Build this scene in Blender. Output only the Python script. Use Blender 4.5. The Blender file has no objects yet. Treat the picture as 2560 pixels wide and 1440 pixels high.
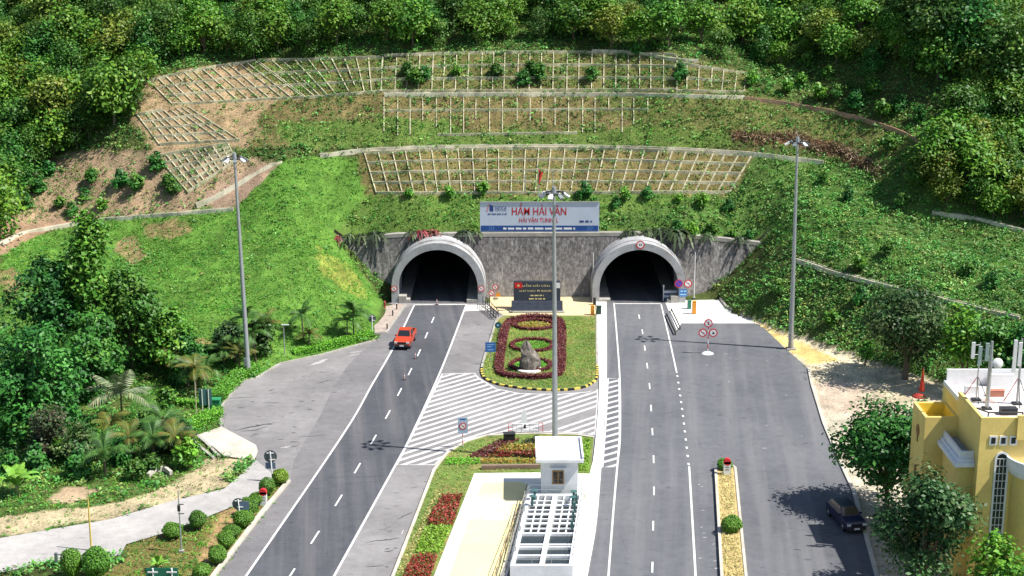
import bpy, math, random
import numpy as np
from mathutils import Vector, Matrix

# ------------------------------------------------------------------ camera, sky, sun, exposure
rng = np.random.default_rng(11)
random.seed(11)
sc = bpy.context.scene
COL = sc.collection
CAM_Z = 54.6
PITCH = math.radians(14.65)
FPX = 3900.0                      # focal length in pixels of a 2560 px wide frame
cam_d = bpy.data.cameras.new("camera")
cam = bpy.data.objects.new("camera", cam_d)
COL.objects.link(cam)
cam_d.sensor_width = 36.0
cam_d.lens = 36.0 * FPX / 2560.0
cam_d.clip_start = 1.0
cam_d.clip_end = 3000.0
cam.location = (0, 0, CAM_Z)
cam.rotation_euler = (math.pi / 2 - PITCH, 0, 0)
sc.camera = cam

SUN_DIR = Vector((-17.0, 4.2, -25.5)).normalized()      # the way the light travels
world = bpy.data.worlds.new("World")
sc.world = world
world.use_nodes = True
wn = world.node_tree.nodes
sky = wn.new("ShaderNodeTexSky")
sky.sky_type = 'NISHITA'
sky.sun_disc = False
sky.sun_elevation = math.asin(-SUN_DIR.z)
sky.sun_rotation = math.atan2(-SUN_DIR.x, -SUN_DIR.y)
sky.altitude = 100
sky.air_density = 1.0
sky.dust_density = 1.0
world.node_tree.links.new(sky.outputs[0], wn["Background"].inputs[0])
wn["Background"].inputs[1].default_value = 0.085
sun_l = bpy.data.lights.new("sun", 'SUN')
sun_l.energy = 4.8
sun_l.angle = math.radians(0.53)
sun_l.color = (1.0, 0.96, 0.89)
sun_o = bpy.data.objects.new("sun", sun_l)
sun_o.rotation_euler = SUN_DIR.to_track_quat('-Z', 'Y').to_euler()
sun_o.location = (60, 100, 120)
COL.objects.link(sun_o)
sc.view_settings.view_transform = 'Standard'
sc.view_settings.look = 'None'
sc.view_settings.exposure = 0.66
sc.view_settings.gamma = 1.0
sc.view_settings.use_curve_mapping = False
sc.cycles.max_bounces = 5
sc.cycles.diffuse_bounces = 2
sc.cycles.transparent_max_bounces = 4
sc.cycles.use_denoising = True

# ------------------------------------------------------------------ survey helpers: photo point -> world point
CP, SP = math.cos(PITCH), math.sin(PITCH)


def ray(px, py):
    a = (px - 1280.0) / FPX
    b = (720.0 - py) / FPX
    return np.array([a, CP + b * SP, -SP + b * CP])


def G(px, py, z=0.0):
    d = ray(px, py)
    t = (z - CAM_Z) / d[2]
    return Vector((d[0] * t, d[1] * t, z))


def AY(px, py, y):
    d = ray(px, py)
    t = y / d[1]
    return Vector((d[0] * t, y, CAM_Z + d[2] * t))


def proj(X, Y, Z):
    dep = Y * CP - (Z - CAM_Z) * SP
    up = Y * SP + (Z - CAM_Z) * CP
    return 1280 + FPX * X / dep, 720 - FPX * up / dep


def inpoly(poly, x, y):
    x = np.asarray(x, float); y = np.asarray(y, float)
    ins = np.zeros(x.shape, bool)
    n = len(poly)
    for i in range(n):
        x0, y0 = poly[i]; x1, y1 = poly[(i + 1) % n]
        if y0 == y1:
            continue
        c = ((y0 > y) != (y1 > y)) & (x < (x1 - x0) * (y - y0) / (y1 - y0) + x0)
        ins ^= c
    return ins


def smooth_noise(X, Y, scale, seed):
    r = np.random.default_rng(seed)
    tab = r.random((64, 64))
    u = X / scale + 500.0; v = Y / scale + 500.0
    i = np.floor(u).astype(int); j = np.floor(v).astype(int)
    fu = u - i; fv = v - j
    fu = fu * fu * (3 - 2 * fu); fv = fv * fv * (3 - 2 * fv)
    a = tab[i % 64, j % 64]; b = tab[(i + 1) % 64, j % 64]
    c = tab[i % 64, (j + 1) % 64]; d = tab[(i + 1) % 64, (j + 1) % 64]
    return (a * (1 - fu) + b * fu) * (1 - fv) + (c * (1 - fu) + d * fu) * fv


# ------------------------------------------------------------------ object helpers
def tag(o, label=None, cat=None, group=None, kind=None):
    if label: o["label"] = label
    if cat: o["category"] = cat
    if group: o["group"] = group
    if kind: o["kind"] = kind
    return o


def thing(name, label, cat, loc, group=None, rz=0.0):
    o = bpy.data.objects.new(name, None)
    o.empty_display_size = 0.5
    o.location = loc
    o.rotation_euler = (0, 0, rz)
    COL.objects.link(o)
    return tag(o, label, cat, group)


class MB:
    """collects polygons; vertices are local to whatever the mesh is parented to"""

    def __init__(self):
        self.v = []; self.f = []

    def poly(self, pts):
        i = len(self.v)
        self.v += [tuple(p) for p in pts]
        self.f.append(tuple(range(i, i + len(pts))))
        return self

    def box(self, c, s, rz=0.0, m=None):
        i = len(self.v)
        hx, hy, hz = s[0] / 2, s[1] / 2, s[2] / 2
        ca, sa = math.cos(rz), math.sin(rz)
        for dz in (-hz, hz):
            for dx, dy in ((-hx, -hy), (hx, -hy), (hx, hy), (-hx, hy)):
                p = Vector((c[0] + dx * ca - dy * sa, c[1] + dx * sa + dy * ca, c[2] + dz))
                self.v.append(tuple(m @ p) if m else tuple(p))
        for q in ((3, 2, 1, 0), (4, 5, 6, 7), (0, 1, 5, 4), (1, 2, 6, 5), (2, 3, 7, 6), (3, 0, 4, 7)):
            self.f.append(tuple(i + k for k in q))
        return self

    def tube(self, p0, p1, r0, r1=None, n=10, caps=True):
        r1 = r0 if r1 is None else r1
        p0 = Vector(p0); p1 = Vector(p1)
        d = (p1 - p0).normalized()
        a = Vector((1, 0, 0)) if abs(d.x) < 0.9 else Vector((0, 1, 0))
        u = d.cross(a).normalized(); w = d.cross(u)
        i = len(self.v)
        for p, r in ((p0, r0), (p1, r1)):
            for k in range(n):
                t = 2 * math.pi * k / n
                self.v.append(tuple(p + u * (r * math.cos(t)) + w * (r * math.sin(t))))
        for k in range(n):
            k2 = (k + 1) % n
            self.f.append((i + k, i + k2, i + n + k2, i + n + k))
        if caps:
            self.f.append(tuple(i + k for k in range(n))[::-1])
            self.f.append(tuple(i + n + k for k in range(n)))
        return self

    def path(self, pts, radii, n=8):
        for a in range(len(pts) - 1):
            self.tube(pts[a], pts[a + 1], radii[a], radii[a + 1], n, caps=(a in (0, len(pts) - 2)))
        return self

    def prism(self, poly, z0, z1):
        """vertical prism over an xy polygon (counter-clockwise)"""
        n = len(poly); i = len(self.v)
        self.v += [(p[0], p[1], z0) for p in poly] + [(p[0], p[1], z1) for p in poly]
        self.f.append(tuple(i + k for k in range(n))[::-1])
        self.f.append(tuple(i + n + k for k in range(n)))
        for k in range(n):
            k2 = (k + 1) % n
            self.f.append((i + k, i + k2, i + n + k2, i + n + k))
        return self

    def extr(self, poly, x0, x1, m=None):
        """prism of a yz profile along x"""
        n = len(poly); i = len(self.v)
        P = [Vector((x0, p[0], p[1])) for p in poly] + [Vector((x1, p[0], p[1])) for p in poly]
        self.v += [tuple(m @ p) if m else tuple(p) for p in P]
        self.f.append(tuple(i + k for k in range(n)))
        self.f.append(tuple(i + n + k for k in range(n))[::-1])
        for k in range(n):
            k2 = (k + 1) % n
            self.f.append((i + k, i + n + k, i + n + k2, i + k2))
        return self

    def lathe(self, prof, c=(0, 0, 0), n=20, a0=0.0, a1=2 * math.pi):
        full = abs(a1 - a0 - 2 * math.pi) < 1e-6
        m = n if full else n + 1
        i = len(self.v)
        for r, z in prof:
            for k in range(m):
                t = a0 + (a1 - a0) * k / n
                self.v.append((c[0] + r * math.cos(t), c[1] + r * math.sin(t), c[2] + z))
        for a in range(len(prof) - 1):
            for k in range(n):
                k2 = (k + 1) % m
                self.f.append((i + a * m + k, i + a * m + k2, i + (a + 1) * m + k2, i + (a + 1) * m + k))
        return self

    def disc(self, c, r, nrm=(0, -1, 0), n=24, thick=0.0):
        c = Vector(c); d = Vector(nrm).normalized()
        if thick:
            return self.tube(c - d * thick, c, r, r, n)
        a = Vector((0, 0, 1)) if abs(d.z) < 0.9 else Vector((0, 1, 0))
        u = a.cross(d).normalized(); w = d.cross(u)
        self.poly([c + u * (r * math.cos(2 * math.pi * k / n)) + w * (r * math.sin(2 * math.pi * k / n)) for k in range(n)])
        return self

    def strip(self, pts, w, h, dip=0.12, closed=False):
        """a bar of rectangular section along a 3D polyline; its top h above the points"""
        P = [Vector(p) for p in pts]
        n = len(P); i = len(self.v)
        for k in range(n):
            if closed:
                t = P[(k + 1) % n] - P[k - 1]
            else:
                t = P[min(k + 1, n - 1)] - P[max(k - 1, 0)]
            s = t.cross(Vector((0, 0, 1)))
            s = s.normalized() * (w / 2) if s.length > 1e-6 else Vector((w / 2, 0, 0))
            up = s.cross(t).normalized() if s.length else Vector((0, 0, 1))
            for q in (P[k] - s - up * dip, P[k] + s - up * dip, P[k] + s + up * h, P[k] - s + up * h):
                self.v.append(tuple(q))
        m = n if closed else n - 1
        for k in range(m):
            a = i + 4 * k; b = i + 4 * ((k + 1) % n)
            for e in range(4):
                e2 = (e + 1) % 4
                self.f.append((a + e, a + e2, b + e2, b + e))
        if not closed:
            self.f.append((i + 3, i + 2, i + 1, i))
            self.f.append(tuple(i + 4 * (n - 1) + k for k in range(4)))
        return self

    def ribbon(self, pts, w, dz=0.0):
        P = [Vector(p) for p in pts]
        n = len(P); i = len(self.v)
        for k in range(n):
            t = P[min(k + 1, n - 1)] - P[max(k - 1, 0)]
            s = t.cross(Vector((0, 0, 1))).normalized() * (w / 2)
            self.v.append(tuple(P[k] - s + Vector((0, 0, dz)))); self.v.append(tuple(P[k] + s + Vector((0, 0, dz))))
        for k in range(n - 1):
            a = i + 2 * k
            self.f.append((a, a + 1, a + 3, a + 2))
        return self

    def mesh(self, name, mat, off=(0, 0, 0), smooth=False):
        me = bpy.data.meshes.new(name)
        ox, oy, oz = off
        me.from_pydata([(x - ox, y - oy, z - oz) for x, y, z in self.v], [], self.f)
        me.materials.append(mat)
        if smooth:
            me.polygons.foreach_set("use_smooth", np.ones(len(me.polygons), bool))
            try:
                me.set_sharp_from_angle(angle=math.radians(40))
            except Exception:
                pass
        me.update()
        return me

    def part(self, name, mat, parent, smooth=False, local=False):
        """a child mesh; world coordinates unless local"""
        off = (0, 0, 0) if (local or parent is None) else tuple(parent.location)
        if parent is not None and not local and parent.parent is not None:
            off = tuple(Vector(parent.location) + Vector(parent.parent.location))
        o = bpy.data.objects.new(name, self.mesh(name, mat, off, smooth))
        COL.objects.link(o)
        o.parent = parent
        return o

    def top(self, name, mat, loc=(0, 0, 0), smooth=False):
        """a top-level mesh given in world coordinates, its origin at loc"""
        o = bpy.data.objects.new(name, self.mesh(name, mat, tuple(loc), smooth))
        o.location = loc
        COL.objects.link(o)
        return o


def copy_tree(o, parent=None):
    c = o.copy(); COL.objects.link(c); c.parent = parent
    for ch in o.children:
        copy_tree(ch, c)
    return c


# ------------------------------------------------------------------ materials
def _nt(name):
    m = bpy.data.materials.new(name); m.use_nodes = True
    nt = m.node_tree
    return m, nt, nt.nodes, nt.links, nt.nodes["Principled BSDF"]


def _noise(nodes, links, scale, detail=4.0, rough=0.6, coord=None, stretch=None):
    n = nodes.new("ShaderNodeTexNoise")
    n.inputs["Scale"].default_value = scale
    n.inputs["Detail"].default_value = detail
    n.inputs["Roughness"].default_value = rough
    if coord is not None:
        if stretch:
            mp = nodes.new("ShaderNodeMapping"); mp.inputs["Scale"].default_value = stretch
            links.new(coord, mp.inputs[0]); links.new(mp.outputs[0], n.inputs[0])
        else:
            links.new(coord, n.inputs[0])
    return n


def _ramp(nodes, links, fac, stops):
    r = nodes.new("ShaderNodeValToRGB")
    e = r.color_ramp.elements
    while len(e) < len(stops):
        e.new(0.5)
    for k, (p, c) in enumerate(stops):
        e[k].position = p; e[k].color = (*c, 1.0) if len(c) == 3 else c
    links.new(fac, r.inputs[0])
    return r


def _mix(nodes, links, mode, fac, a, b):
    m = nodes.new("ShaderNodeMix"); m.data_type = 'RGBA'; m.blend_type = mode
    if hasattr(fac, "links"): links.new(fac, m.inputs[0])
    else: m.inputs[0].default_value = fac
    for s, k in ((a, 6), (b, 7)):
        if hasattr(s, "links"): links.new(s, m.inputs[k])
        else: m.inputs[k].default_value = (*s, 1.0)
    return m.outputs[2]


def mat(name, col, rough=0.7, var=0.15, scale=1.5, fine=0.08, fscale=18.0, bump=0.0, metal=0.0, spec=0.35, stain=None, sscale=0.25):
    """painted or mineral surface: base colour with two sizes of mottling, optional stains and relief"""
    m, nt, N, L, B = _nt(name)
    g = N.new("ShaderNodeNewGeometry")
    n1 = _noise(N, L, scale, 5, 0.62, g.outputs["Position"])
    n2 = _noise(N, L, fscale, 3, 0.6, g.outputs["Position"])
    r1 = _ramp(N, L, n1.outputs[0], [(0.3, (1 - var,) * 3), (0.7, (1 + var * 0.6,) * 3)])
    r2 = _ramp(N, L, n2.outputs[0], [(0.3, (1 - fine,) * 3), (0.7, (1 + fine,) * 3)])
    c = _mix(N, L, 'MULTIPLY', 1.0, col, r1.outputs[0])
    c = _mix(N, L, 'MULTIPLY', 1.0, c, r2.outputs[0])
    if stain:
        n3 = _noise(N, L, sscale, 6, 0.7, g.outputs["Position"])
        r3 = _ramp(N, L, n3.outputs[0], [(0.5, (0, 0, 0)), (0.68, (1, 1, 1))])
        c = _mix(N, L, 'MIX', r3.outputs[0], c, stain)
    L.new(c, B.inputs["Base Color"])
    B.inputs["Roughness"].default_value = rough
    B.inputs["Metallic"].default_value = metal
    B.inputs["Specular IOR Level"].default_value = spec
    if bump:
        bp = N.new("ShaderNodeBump"); bp.inputs["Strength"].default_value = bump; bp.inputs["Distance"].default_value = 0.085
        L.new(n2.outputs[0], bp.inputs["Height"]); L.new(bp.outputs[0], B.inputs["Normal"])
    return m


def leaf_mat(name, trans=0.15, jitter=0.25):
    m, nt, N, L, B = _nt(name)
    at = N.new("ShaderNodeAttribute"); at.attribute_name = "Col"
    oi = N.new("ShaderNodeObjectInfo")
    r = _ramp(N, L, oi.outputs["Random"], [(0.0, (1 - jitter, 1 - jitter, 1 - jitter)), (0.5, (1 + jitter * .4, 1 + jitter * 0.2, 0.85)), (1.0, (1 - jitter * .3, 1 + jitter * .3, 1 + jitter * .2))])
    c = _mix(N, L, 'MULTIPLY', 1.0, at.outputs["Color"], r.outputs[0])
    L.new(c, B.inputs["Base Color"])
    B.inputs["Roughness"].default_value = 0.5
    B.inputs["Specular IOR Level"].default_value = 0.3
    tr = N.new("ShaderNodeBsdfTranslucent"); L.new(c, tr.inputs[0])
    mx = N.new("ShaderNodeMixShader"); mx.inputs[0].default_value = trans
    L.new(B.outputs[0], mx.inputs[1]); L.new(tr.outputs[0], mx.inputs[2])
    L.new(mx.outputs[0], N["Material Output"].inputs[0])
    return m


def quads_mesh(name, V, C, material):
    """V: n x 4 x 3 leaf corners, C: n x 3 colours"""
    n = len(V)
    me = bpy.data.meshes.new(name)
    me.vertices.add(4 * n); me.loops.add(4 * n); me.polygons.add(n)
    me.vertices.foreach_set("co", np.ascontiguousarray(V, np.float32).ravel())
    me.loops.foreach_set("vertex_index", np.arange(4 * n, dtype=np.int32))
    me.polygons.foreach_set("loop_start", np.arange(0, 4 * n, 4, dtype=np.int32))
    me.polygons.foreach_set("loop_total", np.full(n, 4, np.int32))
    at = me.attributes.new("Col", 'FLOAT_COLOR', 'POINT')
    cc = np.ones((n, 4, 4), np.float32); cc[:, :, :3] = np.asarray(C)[:, None, :]
    at.data.foreach_set("color", cc.ravel())
    me.materials.append(material)
    me.update(calc_edges=True)
    return me


def leaf_quads(P, size, up=0.4, aspect=0.55, out=None, outw=0.7, r=None):
    """a diamond-shaped leaf at each point, turned at random but leaning up or outward"""
    r = r or rng
    n = len(P)
    nr = r.normal(size=(n, 3))
    nr /= np.linalg.norm(nr, axis=1)[:, None]
    nr[:, 2] = np.abs(nr[:, 2])
    nr = nr + np.array([0, 0, up])
    if out is not None:
        nr = nr + out * outw
    nr /= np.linalg.norm(nr, axis=1)[:, None] + 1e-9
    a = r.normal(size=(n, 3))
    u = np.cross(nr, a); u /= np.linalg.norm(u, axis=1)[:, None] + 1e-9
    w = np.cross(nr, u)
    s = (size * r.uniform(0.6, 1.4, n))[:, None]
    V = np.empty((n, 4, 3))
    V[:, 0] = P - u * s; V[:, 1] = P - w * s * aspect + nr * s * 0.12
    V[:, 2] = P + u * s; V[:, 3] = P + w * s * aspect + nr * s * 0.12
    return V


def palette(n, cols, r=None, jit=0.18):
    r = r or rng
    cols = np.array(cols)
    i = r.integers(0, len(cols), n)
    return np.clip(cols[i] * r.uniform(1 - jit, 1 + jit, (n, 1)), 0, 1)
# ------------------------------------------------------------------ materials in use
M = {}
M['leaf'] = leaf_mat("foliage")
M['frond'] = leaf_mat("palm foliage", 0.12, 0.12)
M['ground_leaf'] = leaf_mat("ground foliage", 0.15, 0.0)
M['bark'] = mat("bark", (0.16, 0.12, 0.085), 0.9, 0.3, 3, 0.2, 14, 0.4)
M['conc'] = mat("weathered concrete", (0.40, 0.38, 0.34), 0.85, 0.25, 1.2, 0.12, 9, 0.2, stain=(0.24, 0.22, 0.19), sscale=0.6)
M['lattice'] = mat("pale concrete beams", (0.52, 0.48, 0.33), 0.9, 0.35, 0.8, 0.2, 8, 0.2, stain=(0.24, 0.23, 0.13), sscale=0.9)
M['drain'] = mat("pale drain concrete", (0.66, 0.61, 0.47), 0.9, 0.3, 0.6, 0.15, 6, stain=(0.40, 0.37, 0.25), sscale=0.5)
M['ring'] = mat("tunnel portal concrete", (0.42, 0.42, 0.425), 0.85, 0.25, 0.9, 0.12, 7, 0.15, stain=(0.22, 0.21, 0.195), sscale=0.45)
M['white'] = mat("white paint", (0.80, 0.80, 0.79), 0.6, 0.08, 1.0, 0.04, 12)
M['white_wall'] = mat("white painted render", (0.80, 0.81, 0.82), 0.75, 0.1, 0.8, 0.05, 9, stain=(0.66, 0.66, 0.63), sscale=0.5)
M['yellow'] = mat("yellow painted render", (0.86, 0.65, 0.21), 0.8, 0.12, 0.5, 0.06, 6, stain=(0.74, 0.54, 0.18), sscale=0.35)
M['yellow_lt'] = mat("bright yellow roof lining", (0.78, 0.58, 0.08), 0.8, 0.1, 0.8)
M['cornice'] = mat("pale cornice paint", (0.78, 0.79, 0.80), 0.75, 0.12, 1.5, 0.06)
M['steel'] = mat("galvanised steel", (0.46, 0.48, 0.50), 0.42, 0.12, 2.0, 0.05, 20, metal=0.55)
M['dark'] = mat("dark metal", (0.035, 0.037, 0.04), 0.5, 0.2, 3)
M['black'] = mat("black paint", (0.02, 0.02, 0.02), 0.5, 0.1, 3)
M['glass'] = mat("dark window glass", (0.02, 0.025, 0.03), 0.08, 0.1, 2, spec=0.6)
M['red'] = mat("sign red", (0.62, 0.03, 0.04), 0.5, 0.08, 4)
M['sblue'] = mat("sign blue", (0.02, 0.13, 0.42), 0.5, 0.08, 4)
M['sgreen'] = mat("sign green", (0.02, 0.16, 0.10), 0.5, 0.1, 4)
M['grey'] = mat("grey sign back", (0.20, 0.23, 0.24), 0.55, 0.15, 4, metal=0.3)
M['orange'] = mat("orange paint", (0.75, 0.30, 0.03), 0.5, 0.1, 3)
M['wood'] = mat("brown window frame", (0.36, 0.20, 0.07), 0.6, 0.2, 6)
M['rubber'] = mat("tyre rubber", (0.025, 0.025, 0.025), 0.85, 0.2, 5)
M['truck'] = mat("orange red car paint", (0.52, 0.06, 0.025), 0.28, 0.05, 2, 0.02, spec=0.6)
M['navy'] = mat("dark blue car paint", (0.015, 0.02, 0.055), 0.3, 0.05, 2, 0.02, spec=0.6)
M['chrome'] = mat("chrome", (0.6, 0.6, 0.62), 0.2, 0.05, 2, 0.02, metal=0.9)
M['lamp'] = mat("lamp glass", (0.75, 0.74, 0.68), 0.15, 0.05, 3)
M['stone_dark'] = mat("dark polished granite", (0.028, 0.034, 0.048), 0.3, 0.35, 2.5, 0.2, 16, spec=0.5)
M['gold'] = mat("gold letters", (0.75, 0.62, 0.28), 0.45, 0.06, 4)
M['brown_paint'] = mat("dusty grey paint", (0.3, 0.29, 0.27), 0.7, 0.2, 4)
M['kerb_y'] = mat("kerb yellow paint", (0.72, 0.56, 0.10), 0.7, 0.2, 3)
M['pole_y'] = mat("yellow pole paint", (0.62, 0.47, 0.12), 0.7, 0.2, 3)
M['panel'] = mat("antenna panel", (0.72, 0.74, 0.74), 0.5, 0.08, 3)


def rock_material():
    m, nt, N, L, B = _nt("grey boulder")
    g = N.new("ShaderNodeNewGeometry")
    n = _noise(N, L, 1.6, 8, 0.7, g.outputs["Position"])
    r = _ramp(N, L, n.outputs[0], [(0.3, (0.06, 0.05, 0.042)), (0.55, (0.19, 0.165, 0.14)), (0.78, (0.42, 0.39, 0.35))])
    L.new(r.outputs[0], B.inputs["Base Color"]); B.inputs["Roughness"].default_value = 0.9
    bp = N.new("ShaderNodeBump"); bp.inputs["Strength"].default_value = 0.7; bp.inputs["Distance"].default_value = 0.15
    n2 = _noise(N, L, 5.0, 6, 0.7, g.outputs["Position"])
    L.new(n2.outputs[0], bp.inputs["Height"]); L.new(bp.outputs[0], B.inputs["Normal"])
    return m


M['rock'] = rock_material()


def headwall_material():
    """rough stucco concrete, dark lichen with pale run-off streaks"""
    m, nt, N, L, B = _nt("stained retaining wall")
    g = N.new("ShaderNodeNewGeometry")
    pos = g.outputs["Position"]
    fine = _noise(N, L, 2.6, 5, 0.75, pos, (1.0, 1.0, 0.8))
    big = _noise(N, L, 0.16, 5, 0.65, pos)
    streak = _noise(N, L, 1.0, 4, 0.7, pos, (2.6, 2.6, 0.22))
    c = _ramp(N, L, fine.outputs[0], [(0.32, (0.045, 0.043, 0.043)), (0.5, (0.12, 0.113, 0.11)), (0.68, (0.27, 0.255, 0.245))])
    s = _ramp(N, L, streak.outputs[0], [(0.52, (0, 0, 0)), (0.72, (1, 1, 1))])
    c2 = _mix(N, L, 'MIX', s.outputs[0], c.outputs[0], (0.36, 0.345, 0.33))
    # paler towards the foot where run-off and dust settle
    sep = N.new("ShaderNodeSeparateXYZ"); L.new(pos, sep.inputs[0])
    foot = N.new("ShaderNodeMapRange"); foot.inputs[1].default_value = 6.5; foot.inputs[2].default_value = 0.0
    foot.inputs[3].default_value = 0.0; foot.inputs[4].default_value = 0.55
    L.new(sep.outputs[2], foot.inputs[0])
    mul = N.new("ShaderNodeMath"); mul.operation = 'MULTIPLY'
    L.new(foot.outputs[0], mul.inputs[0]); L.new(fine.outputs[0], mul.inputs[1])
    c3 = _mix(N, L, 'MIX', mul.outputs[0], c2, (0.50, 0.465, 0.43))
    b = _ramp(N, L, big.outputs[0], [(0.3, (0.72, 0.72, 0.73)), (0.7, (1.25, 1.24, 1.22))])
    c4 = _mix(N, L, 'MULTIPLY', 1.0, c3, b.outputs[0])
    L.new(c4, B.inputs["Base Color"]); B.inputs["Roughness"].default_value = 0.95
    bp = N.new("ShaderNodeBump"); bp.inputs["Strength"].default_value = 0.6; bp.inputs["Distance"].default_value = 0.12
    L.new(fine.outputs[0], bp.inputs["Height"]); L.new(bp.outputs[0], B.inputs["Normal"])
    return m


M['headwall'] = headwall_material()


def asphalt_material(name, dark, light, wear=None, along=None, patch=0.10, tint=None):
    """asphalt with wide wear patches, fine grit, cracks and, if asked, bands of wear along the lanes"""
    m, nt, N, L, B = _nt(name)
    g = N.new("ShaderNodeNewGeometry"); pos = g.outputs["Position"]
    big = _noise(N, L, patch, 6, 0.62, pos)
    mid = _noise(N, L, 0.9, 5, 0.7, pos)
    grit = _noise(N, L, 9.0, 3, 0.7, pos)
    c = _ramp(N, L, big.outputs[0], [(0.32, dark), (0.68, light)]).outputs[0]
    r2 = _ramp(N, L, mid.outputs[0], [(0.3, (0.86,) * 3), (0.7, (1.12,) * 3)])
    r3 = _ramp(N, L, grit.outputs[0], [(0.3, (0.86,) * 3), (0.7, (1.13,) * 3)])
    c = _mix(N, L, 'MULTIPLY', 1.0, c, r2.outputs[0])
    c = _mix(N, L, 'MULTIPLY', 1.0, c, r3.outputs[0])
    if along:
        # wear in long streaks that run with the traffic
        mp = N.new("ShaderNodeMapping"); mp.inputs["Rotation"].default_value = (0, 0, along)
        L.new(pos, mp.inputs[0])
        st = _noise(N, L, 1.0, 4, 0.6, mp.outputs[0], (0.55, 0.02, 1))
        r4 = _ramp(N, L, st.outputs[0], [(0.45, (0, 0, 0)), (0.75, (0.75, 0.75, 0.75))])
        c = _mix(N, L, 'MIX', r4.outputs[0], c, wear)
    vo = N.new("ShaderNodeTexVoronoi"); vo.feature = 'DISTANCE_TO_EDGE'; vo.inputs["Scale"].default_value = 0.16
    wob = _noise(N, L, 0.7, 4, 0.7, pos)
    ad = _mix(N, L, 'ADD', 0.5, pos, wob.outputs[1])
    L.new(ad, vo.inputs["Vector"])
    cr = _ramp(N, L, vo.outputs["Distance"], [(0.0, (1, 1, 1)), (0.006, (0, 0, 0))])
    brk = _noise(N, L, 0.25, 3, 0.6, pos)
    brr = _ramp(N, L, brk.outputs[0], [(0.5, (0, 0, 0)), (0.62, (0.6, 0.6, 0.6))])
    k = _mix(N, L, 'MULTIPLY', 1.0, cr.outputs[0], brr.outputs[0])
    c = _mix(N, L, 'MIX', k, c, tuple(x * 0.45 for x in dark))
    spot = _noise(N, L, 0.8, 2, 0.5, pos, (1, 2.2, 1))
    sr = _ramp(N, L, spot.outputs[0], [(0.66, (0, 0, 0)), (0.76, (0.55, 0.55, 0.55))])
    c = _mix(N, L, 'MIX', sr.outputs[0], c, tuple(x * 0.55 for x in dark))
    L.new(c, B.inputs["Base Color"]); B.inputs["Roughness"].default_value = 0.9
    B.inputs["Specular IOR Level"].default_value = 0.25
    bp = N.new("ShaderNodeBump"); bp.inputs["Strength"].default_value = 0.25; bp.inputs["Distance"].default_value = 0.02
    L.new(grit.outputs[0], bp.inputs["Height"]); L.new(bp.outputs[0], B.inputs["Normal"])
    return m


M['apron'] = asphalt_material("old pale asphalt", (0.180, 0.172, 0.174), (0.275, 0.264, 0.264))
M['carriage'] = asphalt_material("dark worn asphalt", (0.062, 0.066, 0.078), (0.096, 0.100, 0.113), wear=(0.168, 0.160, 0.165), along=math.radians(-7), patch=0.07)
M['right_asphalt'] = asphalt_material("grey asphalt", (0.100, 0.104, 0.117), (0.152, 0.156, 0.168), wear=(0.195, 0.193, 0.199), along=math.radians(6), patch=0.06)
M['side_conc'] = asphalt_material("pale concrete road", (0.33, 0.315, 0.305), (0.46, 0.44, 0.42))
M['pale_slab'] = mat("bleached concrete slab", (0.54, 0.50, 0.43), 0.9, 0.18, 0.5, 0.1, 6, stain=(0.42, 0.37, 0.29), sscale=0.3)
M['white_slab'] = mat("white concrete paving", (0.80, 0.78, 0.73), 0.85, 0.08, 0.5, 0.04, 6, stain=(0.70, 0.66, 0.58), sscale=0.35)
M['court'] = mat("pale yellow surface", (0.78, 0.69, 0.36), 0.9, 0.10, 0.25, 0.05, 5, stain=(0.80, 0.75, 0.52), sscale=0.12)
M['paving'] = mat("worn brown paving", (0.40, 0.33, 0.28), 0.9, 0.25, 1.2, 0.15, 8)
M['sand_pave'] = mat("sandy yellow paving", (0.68, 0.56, 0.32), 0.9, 0.2, 0.8, 0.15, 7, stain=(0.55, 0.40, 0.26), sscale=0.5)
M['paint'] = mat("road paint", (0.74, 0.73, 0.71), 0.75, 0.2, 1.6, 0.14, 7, stain=(0.55, 0.53, 0.52), sscale=0.9)
M['water'] = mat("settling basin water", (0.03, 0.042, 0.045), 0.3, 0.3, 1.0, spec=0.5)
M['basin_floor'] = mat("wet basin floor", (0.045, 0.05, 0.055), 0.6, 0.3, 1.5)


def terrain_material():
    m, nt, N, L, B = _nt("hillside soil and turf")
    at = N.new("ShaderNodeAttribute"); at.attribute_name = "Col"
    g = N.new("ShaderNodeNewGeometry"); pos = g.outputs["Position"]
    n1 = _noise(N, L, 0.55, 6, 0.7, pos)
    n2 = _noise(N, L, 3.5, 5, 0.75, pos)
    r1 = _ramp(N, L, n1.outputs[0], [(0.3, (0.70, 0.72, 0.70)), (0.7, (1.25, 1.2, 1.15))])
    r2 = _ramp(N, L, n2.outputs[0], [(0.3, (0.62, 0.62, 0.60)), (0.7, (1.35, 1.35, 1.3))])
    c = _mix(N, L, 'MULTIPLY', 1.0, at.outputs["Color"], r1.outputs[0])
    c = _mix(N, L, 'MULTIPLY', 1.0, c, r2.outputs[0])
    L.new(c, B.inputs["Base Color"]); B.inputs["Roughness"].default_value = 0.95
    B.inputs["Specular IOR Level"].default_value = 0.15
    bp = N.new("ShaderNodeBump"); bp.inputs["Strength"].default_value = 0.8; bp.inputs["Distance"].default_value = 0.25
    L.new(n2.outputs[0], bp.inputs["Height"]); L.new(bp.outputs[0], B.inputs["Normal"])
    return m


M['terrain'] = terrain_material()

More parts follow.
